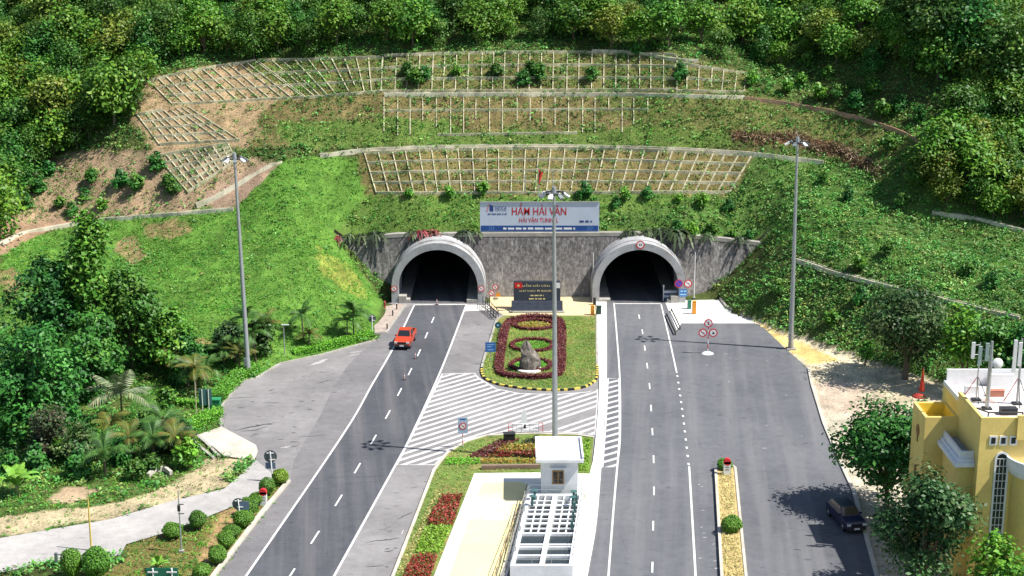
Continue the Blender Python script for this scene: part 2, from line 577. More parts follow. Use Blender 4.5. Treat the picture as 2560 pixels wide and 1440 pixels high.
# ------------------------------------------------------------------ terrain: surveyed heights, thin-plate surface
def tps(pts, lam=0.02):
    P = np.array([(p[0], p[1]) for p in pts]) / 50.0
    z = np.array([p[2] for p in pts])
    n = len(P)
    d2 = ((P[:, None] - P[None]) ** 2).sum(-1)
    K = np.where(d2 > 0, 0.5 * d2 * np.log(d2 + 1e-12), 0.0) + lam * np.eye(n) * 0.05
    Q = np.c_[np.ones(n), P]
    A = np.block([[K, Q], [Q.T, np.zeros((3, 3))]])
    w = np.linalg.solve(A, np.r_[z, 0, 0, 0])

    def f(X, Y):
        X = np.asarray(X, float) / 50.0; Y = np.asarray(Y, float) / 50.0
        out = w[n] + w[n + 1] * X + w[n + 2] * Y
        for i in range(n):
            d2 = (X - P[i, 0]) ** 2 + (Y - P[i, 1]) ** 2
            out = out + w[i] * 0.5 * d2 * np.log(d2 + 1e-12)
        return out
    return f


def S(px, py, z):
    p = G(px, py, z)
    return (p.x, p.y, z)


side_pts = [S(*a) for a in [
    # left flank
    (960, 757, 0), (935, 832, 0), (800, 882, 0), (640, 935, 0), (540, 1020, 0), (470, 1090, 0), (300, 1060, 0), (100, 1060, 0),
    (0, 1000, 0.2), (-150, 1000, 0.5), (420, 950, 0.2), (200, 930, 0.8), (0, 880, 1.2),
    (585, 525, 11), (420, 535, 10.3), (250, 548, 9.3), (60, 585, 8.2), (0, 612, 7.8), (-120, 640, 7.4),
    (430, 700, 5.6), (600, 700, 5.8), (250, 720, 4.6), (60, 760, 3.6), (500, 840, 2.2), (680, 800, 3.0),
    (760, 700, 5.5), (720, 600, 8.6), (700, 500, 12.8), (800, 640, 7.2), (860, 760, 2.2), (790, 830, 1.2),
    (705, 400, 17), (560, 440, 15), (420, 450, 14.2), (300, 450, 14), (100, 440, 13.8), (0, 470, 12.5),
    (340, 320, 20.5), (480, 300, 21.5), (150, 320, 19.5), (0, 330, 18.5), (370, 212, 25.6), (150, 200, 25.5), (0, 180, 26),
    (600, 163, 28), (640, 245, 24), (100, 60, 32), (400, 60, 33),
    # right flank
    (1820, 765, 0), (1880, 798, 0), (1990, 850, 0), (2150, 905, 0), (2340, 958, 0), (2560, 1010, 0),
    (1995, 650, 7.2), (2100, 685, 7.0), (2250, 722, 6.8), (2400, 757, 6.4), (2560, 797, 6.0),
    (1900, 720, 3.6), (2080, 790, 3.0), (2300, 850, 3.0), (2500, 900, 2.8),
    (2060, 405, 16.5), (2200, 470, 14.6), (2350, 532, 12.6), (2560, 580, 11.0), (2000, 520, 12.2), (2150, 600, 10.2), (2400, 660, 9.2),
    (1900, 245, 24.2), (2000, 262, 23.4), (2150, 292, 22.2), (2280, 338, 20.8), (2335, 376, 19.8), (2560, 420, 17.2), (2450, 330, 21.5),
    (1900, 150, 28.5), (2200, 150, 29.5), (2450, 180, 28.5), (2560, 60, 34), (2200, 40, 35),
]]
flat_pts = [(x, y, 0.0) for x, y in [(-45, 85), (0, 85), (45, 85), (-70, 105), (70, 105), (-25, 110), (25, 110), (0, 130), (-20, 140), (20, 140), (35, 130), (-40, 130),
                                     (-62, 135), (0, 160), (-15, 165), (15, 165), (30, 160), (0, 185), (-15, 188), (15, 188), (26, 188), (-45, 150), (48, 140), (60, 125)]]
far_pts = [(-105, 140, 1), (-105, 180, 6), (-105, 215, 17), (-105, 255, 34), (-105, 320, 62), (-40, 320, 64), (30, 320, 66), (105, 320, 72),
           (105, 255, 52), (105, 210, 38), (110, 170, 24), (105, 140, 12), (75, 165, 6.5), (0, 280, 44), (-60, 285, 46), (60, 285, 50)]
hill_pts = side_pts + far_pts + flat_pts[:5] + [S(*a) for a in [
    (1280, 482, 13), (1000, 482, 13), (1600, 480, 13), (1830, 482, 12.6), (920, 470, 13.2),
    (900, 376, 17.8), (1100, 369, 18), (1280, 367, 18), (1500, 368, 18), (1700, 374, 18), (1900, 387, 17.4),
    (960, 237, 24.6), (1280, 237, 24.6), (1600, 237, 24.6), (800, 240, 24.4),
    (960, 135, 29.8), (1280, 128, 30), (1600, 130, 30), (1750, 150, 29.2), (1280, 20, 35), (1600, 20, 35), (900, 20, 35)]] + \
    [(-22, 207.2, 8.0), (-15, 207.2, 8.5), (-5, 207.2, 8.7), (5, 207.2, 8.7), (15, 207.2, 8.7), (25, 207.2, 8.1), (33, 207.2, 7.3)]
front_pts = side_pts + far_pts + flat_pts + [(x, y, 0.0) for x, y in [(-14, 203), (-8, 204), (0, 204), (8, 204), (16, 204), (24, 203.5), (26.5, 203), (-16, 199), (0, 197), (24, 198)]] + \
    [S(830, 605, 7.6), S(860, 640, 5.9), S(895, 690, 3.6), S(930, 735, 1.4), S(1915, 615, 7.0), S(1870, 668, 4.4), S(1830, 712, 2.2)]
hill_f = tps(hill_pts); front_f = tps(front_pts)
WALL_X0, WALL_X1, WALL_Y = -25.0, 35.5, 206.3


def zat(X, Y):
    X = np.asarray(X, float); Y = np.asarray(Y, float)
    a = front_f(X, Y); b = hill_f(X, Y)
    # soft change-over beside the wall, a step behind it
    t = np.clip((Y - 201.0) / 8.0, 0, 1); t = t * t * (3 - 2 * t)
    inside = (X > WALL_X0) & (X < WALL_X1)
    edge = np.clip(np.minimum(X - (WALL_X0 - 5), (WALL_X1 + 5) - X) / 5.0, 0, 1)
    step = (Y > WALL_Y).astype(float)
    w = np.where(inside, step, t * (1 - edge) + step * edge * 1.0 + 0 * t)
    z = a * (1 - w) + b * w
    return z


PAVED = [  # everything that is surfaced, in photo points
    [(968, 752), (1010, 772), (940, 850), (800, 887), (700, 908), (640, 945), (600, 955), (550, 1022), (552, 1068), (490, 1090), (540, 1140), (640, 1150), (560, 1222), (430, 1252), (280, 1297),
     (0, 1345), (-300, 1390), (-300, 1520), (0, 1432), (130, 1402), (300, 1386), (315, 1360), (420, 1330), (560, 1275), (620, 1250), (690, 1190), (722, 1200), (380, 1660),
     (1480, 1700), (2240, 1660), (2190, 1440), (2135, 1230), (2060, 1060), (2022, 922), (1965, 872), (1880, 805), (1815, 770), (1800, 745), (1480, 740), (1240, 740), (970, 745)],
]
GX = np.arange(-112.0, 112.1, 0.56); GY = np.arange(84.0, 322.1, 0.56)
XX, YY = np.meshgrid(GX, GY)
ZZ = zat(XX, YY)
PXX, PYY = proj(XX, YY, np.zeros_like(XX))
pv = np.zeros(XX.shape, bool)
for poly in PAVED:
    pv |= inpoly(poly, PXX, PYY)
nearflat = ZZ < 1.2
front_flat = (YY < 206) & pv
# level ground: everything low is pressed flat towards the camera
lowz = np.where(ZZ < 0.5, np.minimum(ZZ, 0) * 0.0 + np.clip(ZZ, 0, 0.5) * np.clip(ZZ / 0.5, 0, 1), ZZ)
ZZ = np.where(YY < 206.3, lowz, ZZ)
ZZ = ZZ - 0.03
rough = smooth_noise(XX, YY, 2.3, 3) * 0.5 + smooth_noise(XX, YY, 0.9, 4) * 0.22 - 0.36
ZZ = ZZ + rough * np.clip((ZZ - 0.3) / 2.0, 0, 1) * 0.9
ZZ = np.where(front_flat, -0.16, ZZ)


def zg(x, y):
    x = np.asarray(x, float); y = np.asarray(y, float)
    u = np.clip((x - GX[0]) / 0.56, 0, len(GX) - 1.001); v = np.clip((y - GY[0]) / 0.56, 0, len(GY) - 1.001)
    i = u.astype(int); j = v.astype(int); fu = u - i; fv = v - j
    return (ZZ[j, i] * (1 - fu) + ZZ[j, i + 1] * fu) * (1 - fv) + (ZZ[j + 1, i] * (1 - fu) + ZZ[j + 1, i + 1] * fu) * fv


def PT(px, py, lift=0.0):
    """the point of the terrain seen at a photo point"""
    d = ray(px, py)
    t = np.arange(100.0, 380.0, 0.25)
    X = d[0] * t; Y = d[1] * t; Z = CAM_Z + d[2] * t
    below = Z < zg(X, Y)
    k = int(np.argmax(below)) if below.any() else len(t) - 1
    lo, hi = t[max(k - 1, 0)], t[k]
    for _ in range(10):
        m = (lo + hi) / 2
        if CAM_Z + d[2] * m < zg(d[0] * m, d[1] * m): hi = m
        else: lo = m
    return Vector((d[0] * hi, d[1] * hi, CAM_Z + d[2] * hi + lift))


# what grows or lies where: albedo and cover, by areas outlined in the photograph
TPX, TPY = proj(XX, YY, ZZ)
C = np.empty(XX.shape + (3,)); C[:] = (0.075, 0.10, 0.03)
GRASS = np.zeros(XX.shape); SHRUB = np.ones(XX.shape) * 0.9; DRY = np.zeros(XX.shape)


def area(poly, col, grass=None, shrub=None, dry=None, wob=14, seed=0):
    global C
    nx = (smooth_noise(XX, YY, 3.0, 40 + seed) - 0.5) * 2 * wob; ny = (smooth_noise(XX, YY, 3.0, 80 + seed) - 0.5) * 2 * wob
    m = inpoly(poly, TPX + nx, TPY + ny * 0.6)
    C[m] = col
    if grass is not None: GRASS[m] = grass
    if shrub is not None: SHRUB[m] = shrub
    if dry is not None: DRY[m] = dry
    return m


DIRT = (0.37, 0.265, 0.18)
area([(900, 480), (1880, 480), (1950, 600), (820, 600)], (0.12, 0.20, 0.045), 1.0, 0.25, 0, 8, 1)                      # bank above the wall
area([(0, 560), (250, 545), (590, 520), (705, 398), (800, 385), (910, 400), (905, 480), (830, 590), (960, 760), (930, 850), (640, 940), (480, 930), (0, 900)], (0.11, 0.23, 0.04), 1.0, 0.06, 0, 10, 2)  # left lawn slope
area([(890, 372), (1890, 378), (1830, 484), (905, 490)], (0.20, 0.165, 0.07), 0.35, 0.14, 1.0, 6, 3)                  # lower lattice
area([(350, 215), (560, 150), (960, 140), (1690, 130), (1880, 185), (1870, 238), (900, 240), (360, 330)], (0.15, 0.145, 0.055), 0.5, 0.4, 0.7, 10, 4)  # upper lattice
area([(360, 190), (600, 155), (760, 250), (620, 370), (380, 370), (330, 300)], (0.36, 0.26, 0.16), 0.15, 0.12, 0.5, 12, 5)
area([(700, 245), (1480, 238), (1900, 245), (1900, 300), (1480, 330), (960, 345), (800, 372), (620, 370)], (0.19, 0.155, 0.07), 0.5, 0.3, 0.7, 22, 6)     # between benches
area([(700, 300), (1000, 290), (1250, 330), (1850, 300), (1850, 365), (720, 372)], (0.12, 0.18, 0.045), 1.0, 0.3, 0.2, 22, 7)
area([(1480, 232), (1900, 238), (2150, 285), (2290, 335), (2330, 372), (2200, 420), (1850, 330), (1500, 290)], (0.15, 0.16, 0.055), 0.9, 0.35, 0.6, 12, 8)
area([(1830, 335), (1990, 338), (2090, 360), (2205, 432), (2190, 452), (2080, 392), (1980, 360), (1825, 352)], (0.16, 0.085, 0.05), 0, 0.05, 0.25, 6, 9)    # cleared brush
area([(60, 430), (170, 380), (400, 370), (600, 395), (680, 405), (580, 520), (250, 545), (90, 575), (0, 620), (0, 560)], DIRT, 0.35, 0.16, 0.6, 12, 10)   # bare soil
area([(520, 480), (640, 420), (700, 402), (590, 520), (500, 520)], (0.36, 0.25, 0.19), 0.05, 0, 0, 4, 11)
area([(0, 545), (0, 640), (90, 590), (250, 550), (250, 535), (90, 560)], (0.33, 0.22, 0.15), 0, 0, 0, 5, 12)
area([(1400, 560), (1910, 600), (2560, 800), (2560, 580), (2330, 470), (2060, 400), (1890, 385), (1850, 480)], (0.09, 0.16, 0.04), 0.7, 0.75, 0, 8, 13)
area([(1820, 745), (1995, 640), (2560, 800), (2560, 1000), (2340, 962), (1990, 852), (1880, 800)], (0.08, 0.12, 0.035), 0.4, 0.9, 0.1, 6, 14)
area([(1845, 785), (1990, 838), (2345, 955), (2440, 980), (2440, 1060), (1990, 1062), (1960, 925), (1920, 872), (1850, 806)], (0.66, 0.58, 0.43), 0, 0, 0.10, 5, 15)  # sandy verge
area([(1850, 815), (1905, 812), (1985, 850), (2100, 900), (2030, 915), (1960, 868)], (0.68, 0.52, 0.22), 0, 0, 0, 5, 16)
area([(2035, 960), (2120, 950), (2290, 1030), (2290, 1062), (2065, 1062)], (0.56, 0.46, 0.38), 0, 0, 0, 8, 17)
area([(1990, 1030), (2300, 1060), (2400, 1300), (2700, 1440), (2700, 1700), (2140, 1660), (2100, 1440), (2040, 1225), (1990, 1060)], (0.55, 0.50, 0.41), 0, 0, 0.02, 6, 18)
area([(360, 556), (430, 545), (480, 570), (430, 600), (370, 590)], (0.26, 0.21, 0.10), 0.45, 0.05, 0.5, 16, 31)
area([(310, 600), (350, 590), (370, 640), (330, 670), (300, 640)], (0.30, 0.23, 0.12), 0.35, 0.05, 0.4, 14, 32)
area([(790, 610), (860, 650), (930, 745), (880, 740), (800, 680)], (0.24, 0.29, 0.06), 1.0, 0, 0.35, 8, 33)
area([(480, 840), (560, 850), (540, 880), (470, 870)], (0.28, 0.23, 0.10), 0.5, 0, 0.4, 12, 34)
area([(0, 690), (40, 670), (60, 720), (20, 760)], (0.26, 0.20, 0.10), 0.4, 0.1, 0.4, 12, 35)
# lower left
area([(-300, 900), (480, 925), (600, 950), (545, 1030), (520, 1120), (560, 1225), (430, 1255), (280, 1298), (0, 1350), (-300, 1390)], (0.10, 0.14, 0.04), 0.75, 0.25, 0.1, 8, 19)
area([(520, 1150), (620, 1140), (560, 1215), (430, 1250), (280, 1292), (0, 1342), (-200, 1370), (-200, 1330), (0, 1290), (260, 1262), (400, 1225)], (0.50, 0.42, 0.28), 0.15, 0, 0.15, 10, 20)
area([(115, 1245), (160, 1215), (245, 1218), (190, 1262), (150, 1255)], (0.5, 0.38, 0.26), 0, 0, 0, 6, 21)
area([(380, 950), (440, 960), (420, 1040), (320, 1050), (330, 1000)], (0.07, 0.15, 0.035), 1.0, 0, 0, 8, 22)
area([(190, 1440), (270, 1428), (322, 1394), (312, 1356), (420, 1330), (530, 1290), (590, 1278), (605, 1240), (690, 1185), (722, 1205), (380, 1660), (-300, 1660), (-300, 1530), (0, 1440)], (0.20, 0.17, 0.06), 0.8, 0, 0.25, 4, 23)
area([(545, 1262), (600, 1245), (560, 1350), (520, 1440), (480, 1440), (520, 1340)], (0.40, 0.27, 0.14), 0.25, 0, 0.25, 8, 24)
# ground seen through no frame keeps the open woodland cover
jit = 0.72 + 0.56 * smooth_noise(XX, YY, 1.3, 9)
GRASS *= np.clip(0.35 + 1.1 * smooth_noise(XX, YY, 5.0, 21), 0, 1)
SHRUB *= np.clip(0.45 + 1.0 * smooth_noise(XX, YY, 4.0, 22), 0, 1)
C *= jit[..., None]

nx_, ny_ = len(GX), len(GY)
keep_x0, keep_x1 = WALL_X0 + 0.8, WALL_X1 - 0.8
verts = np.stack([XX, YY, ZZ], -1).reshape(-1, 3)
ii, jj = np.meshgrid(np.arange(nx_ - 1), np.arange(ny_ - 1))
quad = np.stack([jj * nx_ + ii, jj * nx_ + ii + 1, (jj + 1) * nx_ + ii + 1, (jj + 1) * nx_ + ii], -1).reshape(-1, 4)
qx = GX[ii].ravel() + 0.28; y0 = GY[jj].ravel(); y1 = y0 + 0.56
step = (qx > keep_x0) & (qx < keep_x1) & (y0 <= WALL_Y) & (y1 > WALL_Y)
bore = ((np.abs(qx + 9.84) < 6.3) | (np.abs(qx - 16.94) < 6.3)) & (y0 > 203.6) & (y1 < WALL_Y + 0.6)
quad = quad[~(step | bore)]
me = bpy.data.meshes.new("hillside")
me.vertices.add(len(verts)); me.loops.add(4 * len(quad)); me.polygons.add(len(quad))
me.vertices.foreach_set("co", verts.astype(np.float32).ravel())
me.loops.foreach_set("vertex_index", quad.astype(np.int32).ravel())
me.polygons.foreach_set("loop_start", np.arange(0, 4 * len(quad), 4, dtype=np.int32))
me.polygons.foreach_set("loop_total", np.full(len(quad), 4, np.int32))
me.polygons.foreach_set("use_smooth", np.ones(len(quad), bool))
at = me.attributes.new("Col", 'FLOAT_COLOR', 'POINT')
cc = np.ones((len(verts), 4), np.float32); cc[:, :3] = C.reshape(-1, 3)
at.data.foreach_set("color", cc.ravel())
me.materials.append(M['terrain']); me.update(calc_edges=True)
hill = bpy.data.objects.new("hillside", me); COL.objects.link(hill)
tag(hill, kind="structure")
far_ground = MB()
for x0, x1, y0_, y1_, in ((-600, 600, -300, 84.3), (-600, -111.5, 84.3, 200), (111.5, 600, 84.3, 150)):
    far_ground.poly([(x0, y0_, -0.2), (x1, y0_, -0.2), (x1, y1_, -0.2), (x0, y1_, -0.2)])
tag(far_ground.top("ground", mat("open ground", (0.09, 0.10, 0.045), 0.95, 0.3, 0.05)), kind="structure")
# ------------------------------------------------------------------ roads and paving
def sheet(name, pts, m, z, parent=None):
    b = MB()
    b.poly([G(x, y, z) for x, y in pts])
    o = b.part(name, m, parent) if parent else b.top(name, m)
    if not parent:
        tag(o, kind="structure")
    # face up
    if o.data.polygons[0].normal.z < 0:
        o.data.flip_normals()
    return o


def resample(pts, step):
    P = [Vector(p) for p in pts]
    out = [P[0]]
    for a, b in zip(P[:-1], P[1:]):
        n = max(1, int((b - a).length / step))
        for k in range(1, n + 1):
            out.append(a.lerp(b, k / n))
    return out


def curve_px(pts, n=6):
    """Catmull-Rom through photo points"""
    P = [np.array(p, float) for p in pts]
    P = [2 * P[0] - P[1]] + P + [2 * P[-1] - P[-2]]
    out = []
    for i in range(1, len(P) - 2):
        for k in range(n):
            t = k / n
            out.append(tuple(0.5 * ((2 * P[i]) + (-P[i - 1] + P[i + 1]) * t + (2 * P[i - 1] - 5 * P[i] + 4 * P[i + 1] - P[i + 2]) * t * t +
                                    (-P[i - 1] + 3 * P[i] - 3 * P[i + 1] + P[i + 2]) * t ** 3)))
    out.append(tuple(P[-2]))
    return out


FORE = [(970, 757), (1010, 775), (938, 852), (800, 888), (700, 908), (640, 945), (600, 955), (551, 1022), (553, 1066), (640, 1112), (640, 1150), (690, 1192), (722, 1204), (535, 1440), (375, 1660),
        (1480, 1700), (1500, 1700), (1500, 757)]
forecourt = sheet("forecourt", FORE, M['apron'], 0.0)
Lleft = curve_px([(1036, 762), (983, 870), (931, 960), (855, 1090), (615, 1440), (470, 1650)])
Lright = curve_px([(1166, 761), (1105, 919), (1032, 1080), (989, 1162), (850, 1413), (725, 1640)])
left_road = sheet("road", Lleft + Lright[::-1], M['carriage'], 0.004)
M['shoulder'] = asphalt_material("mid grey asphalt", (0.155, 0.15, 0.158), (0.215, 0.205, 0.21), patch=0.12)
sheet("road_shoulder", [(1036, 762), (1012, 770), (938, 852), (905, 880), (868, 915), (835, 965), (800, 1040), (770, 1090), (735, 1150), (724, 1200), (535, 1440), (375, 1660), (468, 1650)] + Lleft[::-1], M['shoulder'], 0.0025)
RIGHT = [(1496, 757), (1496, 960), (1490, 1090), (1470, 1250), (1440, 1440), (1420, 1660), (2242, 1660), (2192, 1440), (2135, 1230), (2098, 1150), (2060, 1060), (2030, 962), (2022, 922), (1965, 872),
         (1905, 815), (1880, 806), (1706, 806), (1692, 830), (1665, 757)]
right_road = sheet("road", RIGHT, M['right_asphalt'], 0.002)
b = MB()
for cx in (-9.84, 16.94):
    b.poly([(cx - 5.3, 200.9, 0.001), (cx + 5.3, 200.9, 0.001), (cx + 5.3, 300, 0.001), (cx - 5.3, 300, 0.001)])
tag(b.top("tunnel_floor", M['carriage']), kind="structure")
SIDE = [(640, 1150), (600, 1188), (560, 1222), (430, 1252), (280, 1297), (0, 1345), (-300, 1388), (-300, 1520), (0, 1432), (130, 1402), (300, 1388), (316, 1360), (420, 1330), (560, 1275), (620, 1250), (690, 1192)]
sheet("side_road", SIDE, M['side_conc'], 0.003)
sheet("pavement", [(553, 1066), (640, 1112), (645, 1128), (636, 1150), (560, 1140), (535, 1118), (492, 1088)], M['pale_slab'], 0.006)
sheet("pavement", [(1662, 752), (1800, 749), (1815, 769), (1884, 796), (1884, 808), (1704, 808), (1692, 826)], M['white_slab'], 0.010)
sheet("pavement", [(1226, 742), (1476, 742), (1494, 757), (1494, 790), (1262, 790), (1224, 765)], M['sand_pave'], 0.012)
sheet("pavement", [(1166, 762), (1222, 762), (1226, 775), (1160, 778)], M['white_slab'], 0.013)
# raised footway left of the left tunnel
fw = MB()
poly = [G(x, y) for x, y in [(944, 772), (1000, 762), (1012, 766), (962, 832), (937, 834), (934, 800)]]
fw.prism([(p.x, p.y) for p in poly][::-1], -0.1, 0.16)
tag(fw.top("footway", M['paving']), kind="structure")
fk = MB(); fk.strip([G(1014, 764), G(965, 834), G(935, 836)], 0.25, 0.2)
fk.part("kerb", M['conc'], bpy.data.objects["footway"])
# long bright kerb walk beside the right road
WALKL = curve_px([(1490, 757), (1496, 900), (1497, 990), (1490, 1090), (1478, 1190), (1462, 1300), (1438, 1440), (1405, 1660)])
WALKR = curve_px([(1516, 757), (1517, 900), (1515, 980), (1508, 1095), (1501, 1200), (1490, 1320), (1469, 1440), (1432, 1660)])
wk = MB()
pl = [G(*p) for p in WALKL]; pr = [G(*p) for p in WALKR]
for k in range(len(pl) - 1):
    q = [pl[k], pr[k], pr[k + 1], pl[k + 1]]
    wk.poly([(p.x, p.y, 0.16) for p in q][::-1])
    wk.poly([(q[1].x, q[1].y, 0.16), (q[1].x, q[1].y, -0.05), (q[2].x, q[2].y, -0.05), (q[2].x, q[2].y, 0.16)])
    wk.poly([(q[0].x, q[0].y, 0.16), (q[3].x, q[3].y, 0.16), (q[3].x, q[3].y, -0.05), (q[0].x, q[0].y, -0.05)])
tag(wk.top("kerb_walk", M['white_slab']), kind="structure")

# markings ----------------------------------------------------------
PAINT_Z = 0.009


def line(px, w, parent, name="lane_line"):
    mb = MB(); mb.ribbon([G(x, y, PAINT_Z) for x, y in px], w)
    return mb.part(name, M['paint'], parent)


line(Lleft, 0.20, left_road); line(Lright, 0.20, left_road)
Rleft = curve_px([(1535, 757), (1543, 850), (1550, 960), (1550, 1094), (1543, 1168), (1532, 1296), (1521, 1440), (1506, 1650)])
Rright = curve_px([(1653, 761), (1674, 850), (1692, 932)])
line(Rleft, 0.17, right_road); line(Rright, 0.17, right_road)
line(curve_px([(1723, 1166), (1731, 1300), (1739, 1440), (1750, 1650)]), 0.18, right_road)
line([(1037, 762), (1166, 761)], 0.3, left_road, "stop_line")
line([(1535, 759), (1652, 759)], 0.3, right_road, "stop_line")
dashes = [(1082, 800), (1066, 838), (1047.5, 881.6), (1025, 929), (999, 979.6), (969.6, 1036), (934, 1098.4), (893.7, 1170), (846.5, 1250.6), (787.7, 1343), (725.6, 1438.7), (660, 1540)]
for k, (x, y) in enumerate(dashes):
    a = Vector(G(*dashes[min(k + 1, len(dashes) - 1)])) - Vector(G(*dashes[max(k - 1, 0)]))
    c = G(x, y, PAINT_Z); t = a.normalized() * 1.35
    mb = MB(); mb.ribbon([c - t, c + t], 0.16)
    mb.part("lane_dash", M['paint'], left_road)
dashes = [(1598, 791.7), (1606, 829), (1612, 870), (1618, 914), (1624, 965), (1627.7, 1020), (1631, 1079), (1634, 1148), (1635, 1227), (1633, 1314), (1631, 1418), (1628, 1540)]
for k, (x, y) in enumerate(dashes):
    a = Vector(G(*dashes[min(k + 1, len(dashes) - 1)])) - Vector(G(*dashes[max(k - 1, 0)]))
    c = G(x, y, PAINT_Z); t = a.normalized() * 1.05
    mb = MB(); mb.ribbon([c - t, c + t], 0.15)
    mb.part("lane_dash", M['paint'], right_road)
dots = resample([G(x, y, PAINT_Z) for x, y in curve_px([(1694, 940), (1708, 1040), (1722, 1160)])], 1.28)
for c in dots:
    mb = MB(); mb.ribbon([c - Vector((0.02, 0.28, 0)), c + Vector((-0.02, 0.28, 0))], 0.2)
    mb.part("lane_dot", M['paint'], right_road)


hatch_m = mat("worn hatch paint", (0.58, 0.57, 0.56), 0.8, 0.28, 1.4, 0.2, 7, stain=(0.38, 0.37, 0.37), sscale=0.7)


def hatch(poly_px, p0, p1, spacing, width, parent, outline=True):
    P = [G(x, y, PAINT_Z) for x, y in poly_px]
    a, bb = G(*p0), G(*p1)
    u = (bb - a).normalized(); n = Vector((-u.y, u.x, 0))
    vals = [p.dot(n) for p in P]
    s = min(vals) + 0.3

    def cut(off):
        xs = []
        for k in range(len(P)):
            A, B2 = P[k], P[(k + 1) % len(P)]
            da, db = A.dot(n) - off, B2.dot(n) - off
            if (da > 0) != (db > 0):
                t = da / (da - db)
                xs.append((A + (B2 - A) * t).dot(u))
        return sorted(xs)
    while s < max(vals):
        c0, c1 = cut(s), cut(s + width)
        if len(c0) == len(c1):
            for k in range(0, len(c0) - 1, 2):
                if c0[k + 1] - c0[k] > 0.3 and abs(c0[k] - c1[k]) < 8:
                    q = [u * c0[k] + n * s, u * c0[k + 1] + n * s, u * c1[k + 1] + n * (s + width), u * c1[k] + n * (s + width)]
                    mb = MB(); mb.poly([(p.x, p.y, PAINT_Z) for p in q])
                    o = mb.part("hatch_stripe", hatch_m, parent)
                    if o.data.polygons[0].normal.z < 0: o.data.flip_normals()
        s += spacing
    if outline:
        mb = MB(); mb.ribbon(P + [P[0]], 0.16, 0.003); mb.part("hatch_border", M['paint'], parent)


hatch([(1106, 935), (1186, 933), (1196, 945), (1240, 972), (1300, 984), (1400, 986), (1470, 980), (1494, 972), (1494, 1000), (1488, 1088), (1440, 1082), (1350, 1078), (1250, 1080), (1170, 1098), (1108, 1140), (1086, 1162), (992, 1162), (1034, 1080)],
      (1011, 1141), (1236, 1068), 1.12, 0.46, forecourt)
hatch([(1520, 946), (1548, 946), (1549, 1090), (1543, 1168), (1506, 1168), (1514, 1060)], (1508, 1148), (1542, 1138), 1.3, 0.45, right_road)

crack_m = mat("tar crack", (0.05, 0.05, 0.052), 0.9, 0.3, 2)
worn_m = mat("worn paint", (0.46, 0.44, 0.43), 0.85, 0.35, 2.5, 0.3, 9)


def crack(px, w, parent, m_, name, z, seed):
    r = np.random.default_rng(seed)
    P = resample([G(x, y, z) for x, y in px], 0.5)
    jt = 0.0 if name == 'tyre_mark' else 0.10
    P = [p + Vector((r.uniform(-jt, jt), r.uniform(-jt, jt), 0)) for p in P]
    mb = MB(); n = len(P); i = 0
    for k in range(n - 1):
        w0, w1 = w * (0.25 + 0.75 * math.sin(math.pi * k / (n - 1))), w * (0.25 + 0.75 * math.sin(math.pi * (k + 1) / (n - 1)))
        t_ = (P[k + 1] - P[k]); s_ = t_.cross(Vector((0, 0, 1))).normalized()
        mb.poly([P[k] - s_ * w0 / 2, P[k] + s_ * w0 / 2, P[k + 1] + s_ * w1 / 2, P[k + 1] - s_ * w1 / 2])
    o = mb.part(name, m_, parent)
    return o


for k, (px, w) in enumerate([([(588, 1076), (620, 1068), (660, 1062), (690, 1056)], .28), ([(600, 1080), (640, 1074), (668, 1066)], .2), ([(560, 998), (600, 994), (640, 992)], .14), ([(655, 1008), (700, 1006)], .16),
                             ([(745, 1092), (800, 1088), (815, 1086)], .12), ([(700, 982), (722, 983)], .25), ([(752, 940), (764, 940)], .4), ([(640, 1042), (652, 1041)], .35), ([(990, 1300), (1010, 1290), (1035, 1278)], .12),
                             ([(915, 1356), (960, 1350), (1005, 1344)], .16), ([(915, 1416), (960, 1414)], .14), ([(1168, 905), (1205, 905)], .08), ([(1204, 986), (1212, 984)], .4)]):
    crack(px, w, forecourt, crack_m, "asphalt_crack", 0.005, 900 + k)
for k, (px, w) in enumerate([([(778, 912), (800, 905), (818, 898)], .7), ([(868, 890), (900, 884)], .25), ([(872, 882), (904, 877)], .2), ([(1010, 1325), (1003, 1335)], .35), ([(700, 1120), (730, 1116)], .3)]):
    crack(px, w, forecourt, worn_m, "worn_marking", 0.006, 950 + k)
r_st = np.random.default_rng(4100)
STAIN_AREAS = [(forecourt, [(600, 975), (880, 905), (900, 890), (800, 1020), (740, 1120), (660, 1120), (570, 1060)], 34, crack_m, .05, .26), (forecourt, [(1000, 1180), (1075, 1180), (985, 1420), (880, 1420)], 16, crack_m, .05, .22),
               (forecourt, [(1120, 800), (1200, 800), (1195, 920), (1110, 920)], 8, crack_m, .04, .15), (right_road, [(1560, 830), (1900, 830), (2040, 1100), (2120, 1400), (1880, 1420), (1830, 1150), (1560, 1200)], 26, crack_m, .04, .18),
               (right_road, [(1745, 1190), (1780, 1190), (1795, 1430), (1745, 1430)], 14, worn_m, .08, .3), (right_road, [(1700, 870), (1940, 880), (2040, 1100), (1900, 1150)], 12, worn_m, .05, .2)]
for q, (par, poly, n, m_, w0, w1) in enumerate(STAIN_AREAS):
    xs_ = [p[0] for p in poly]; ys_ = [p[1] for p in poly]; made = 0
    while made < n:
        x, y = r_st.uniform(min(xs_), max(xs_)), r_st.uniform(min(ys_), max(ys_))
        if not inpoly(poly, [x], [y])[0]: continue
        L_ = r_st.uniform(6, 26) if m_ is crack_m else r_st.uniform(3, 9); dy_ = r_st.uniform(-.25, .1) * L_
        crack([(x, y), (x + L_ / 2, y + dy_ * .4), (x + L_, y + dy_)], r_st.uniform(w0, w1), par, m_, "stain" if m_ is crack_m else "scuff_mark", 0.0052 + .00004 * made, 5000 + q * 100 + made)
        made += 1

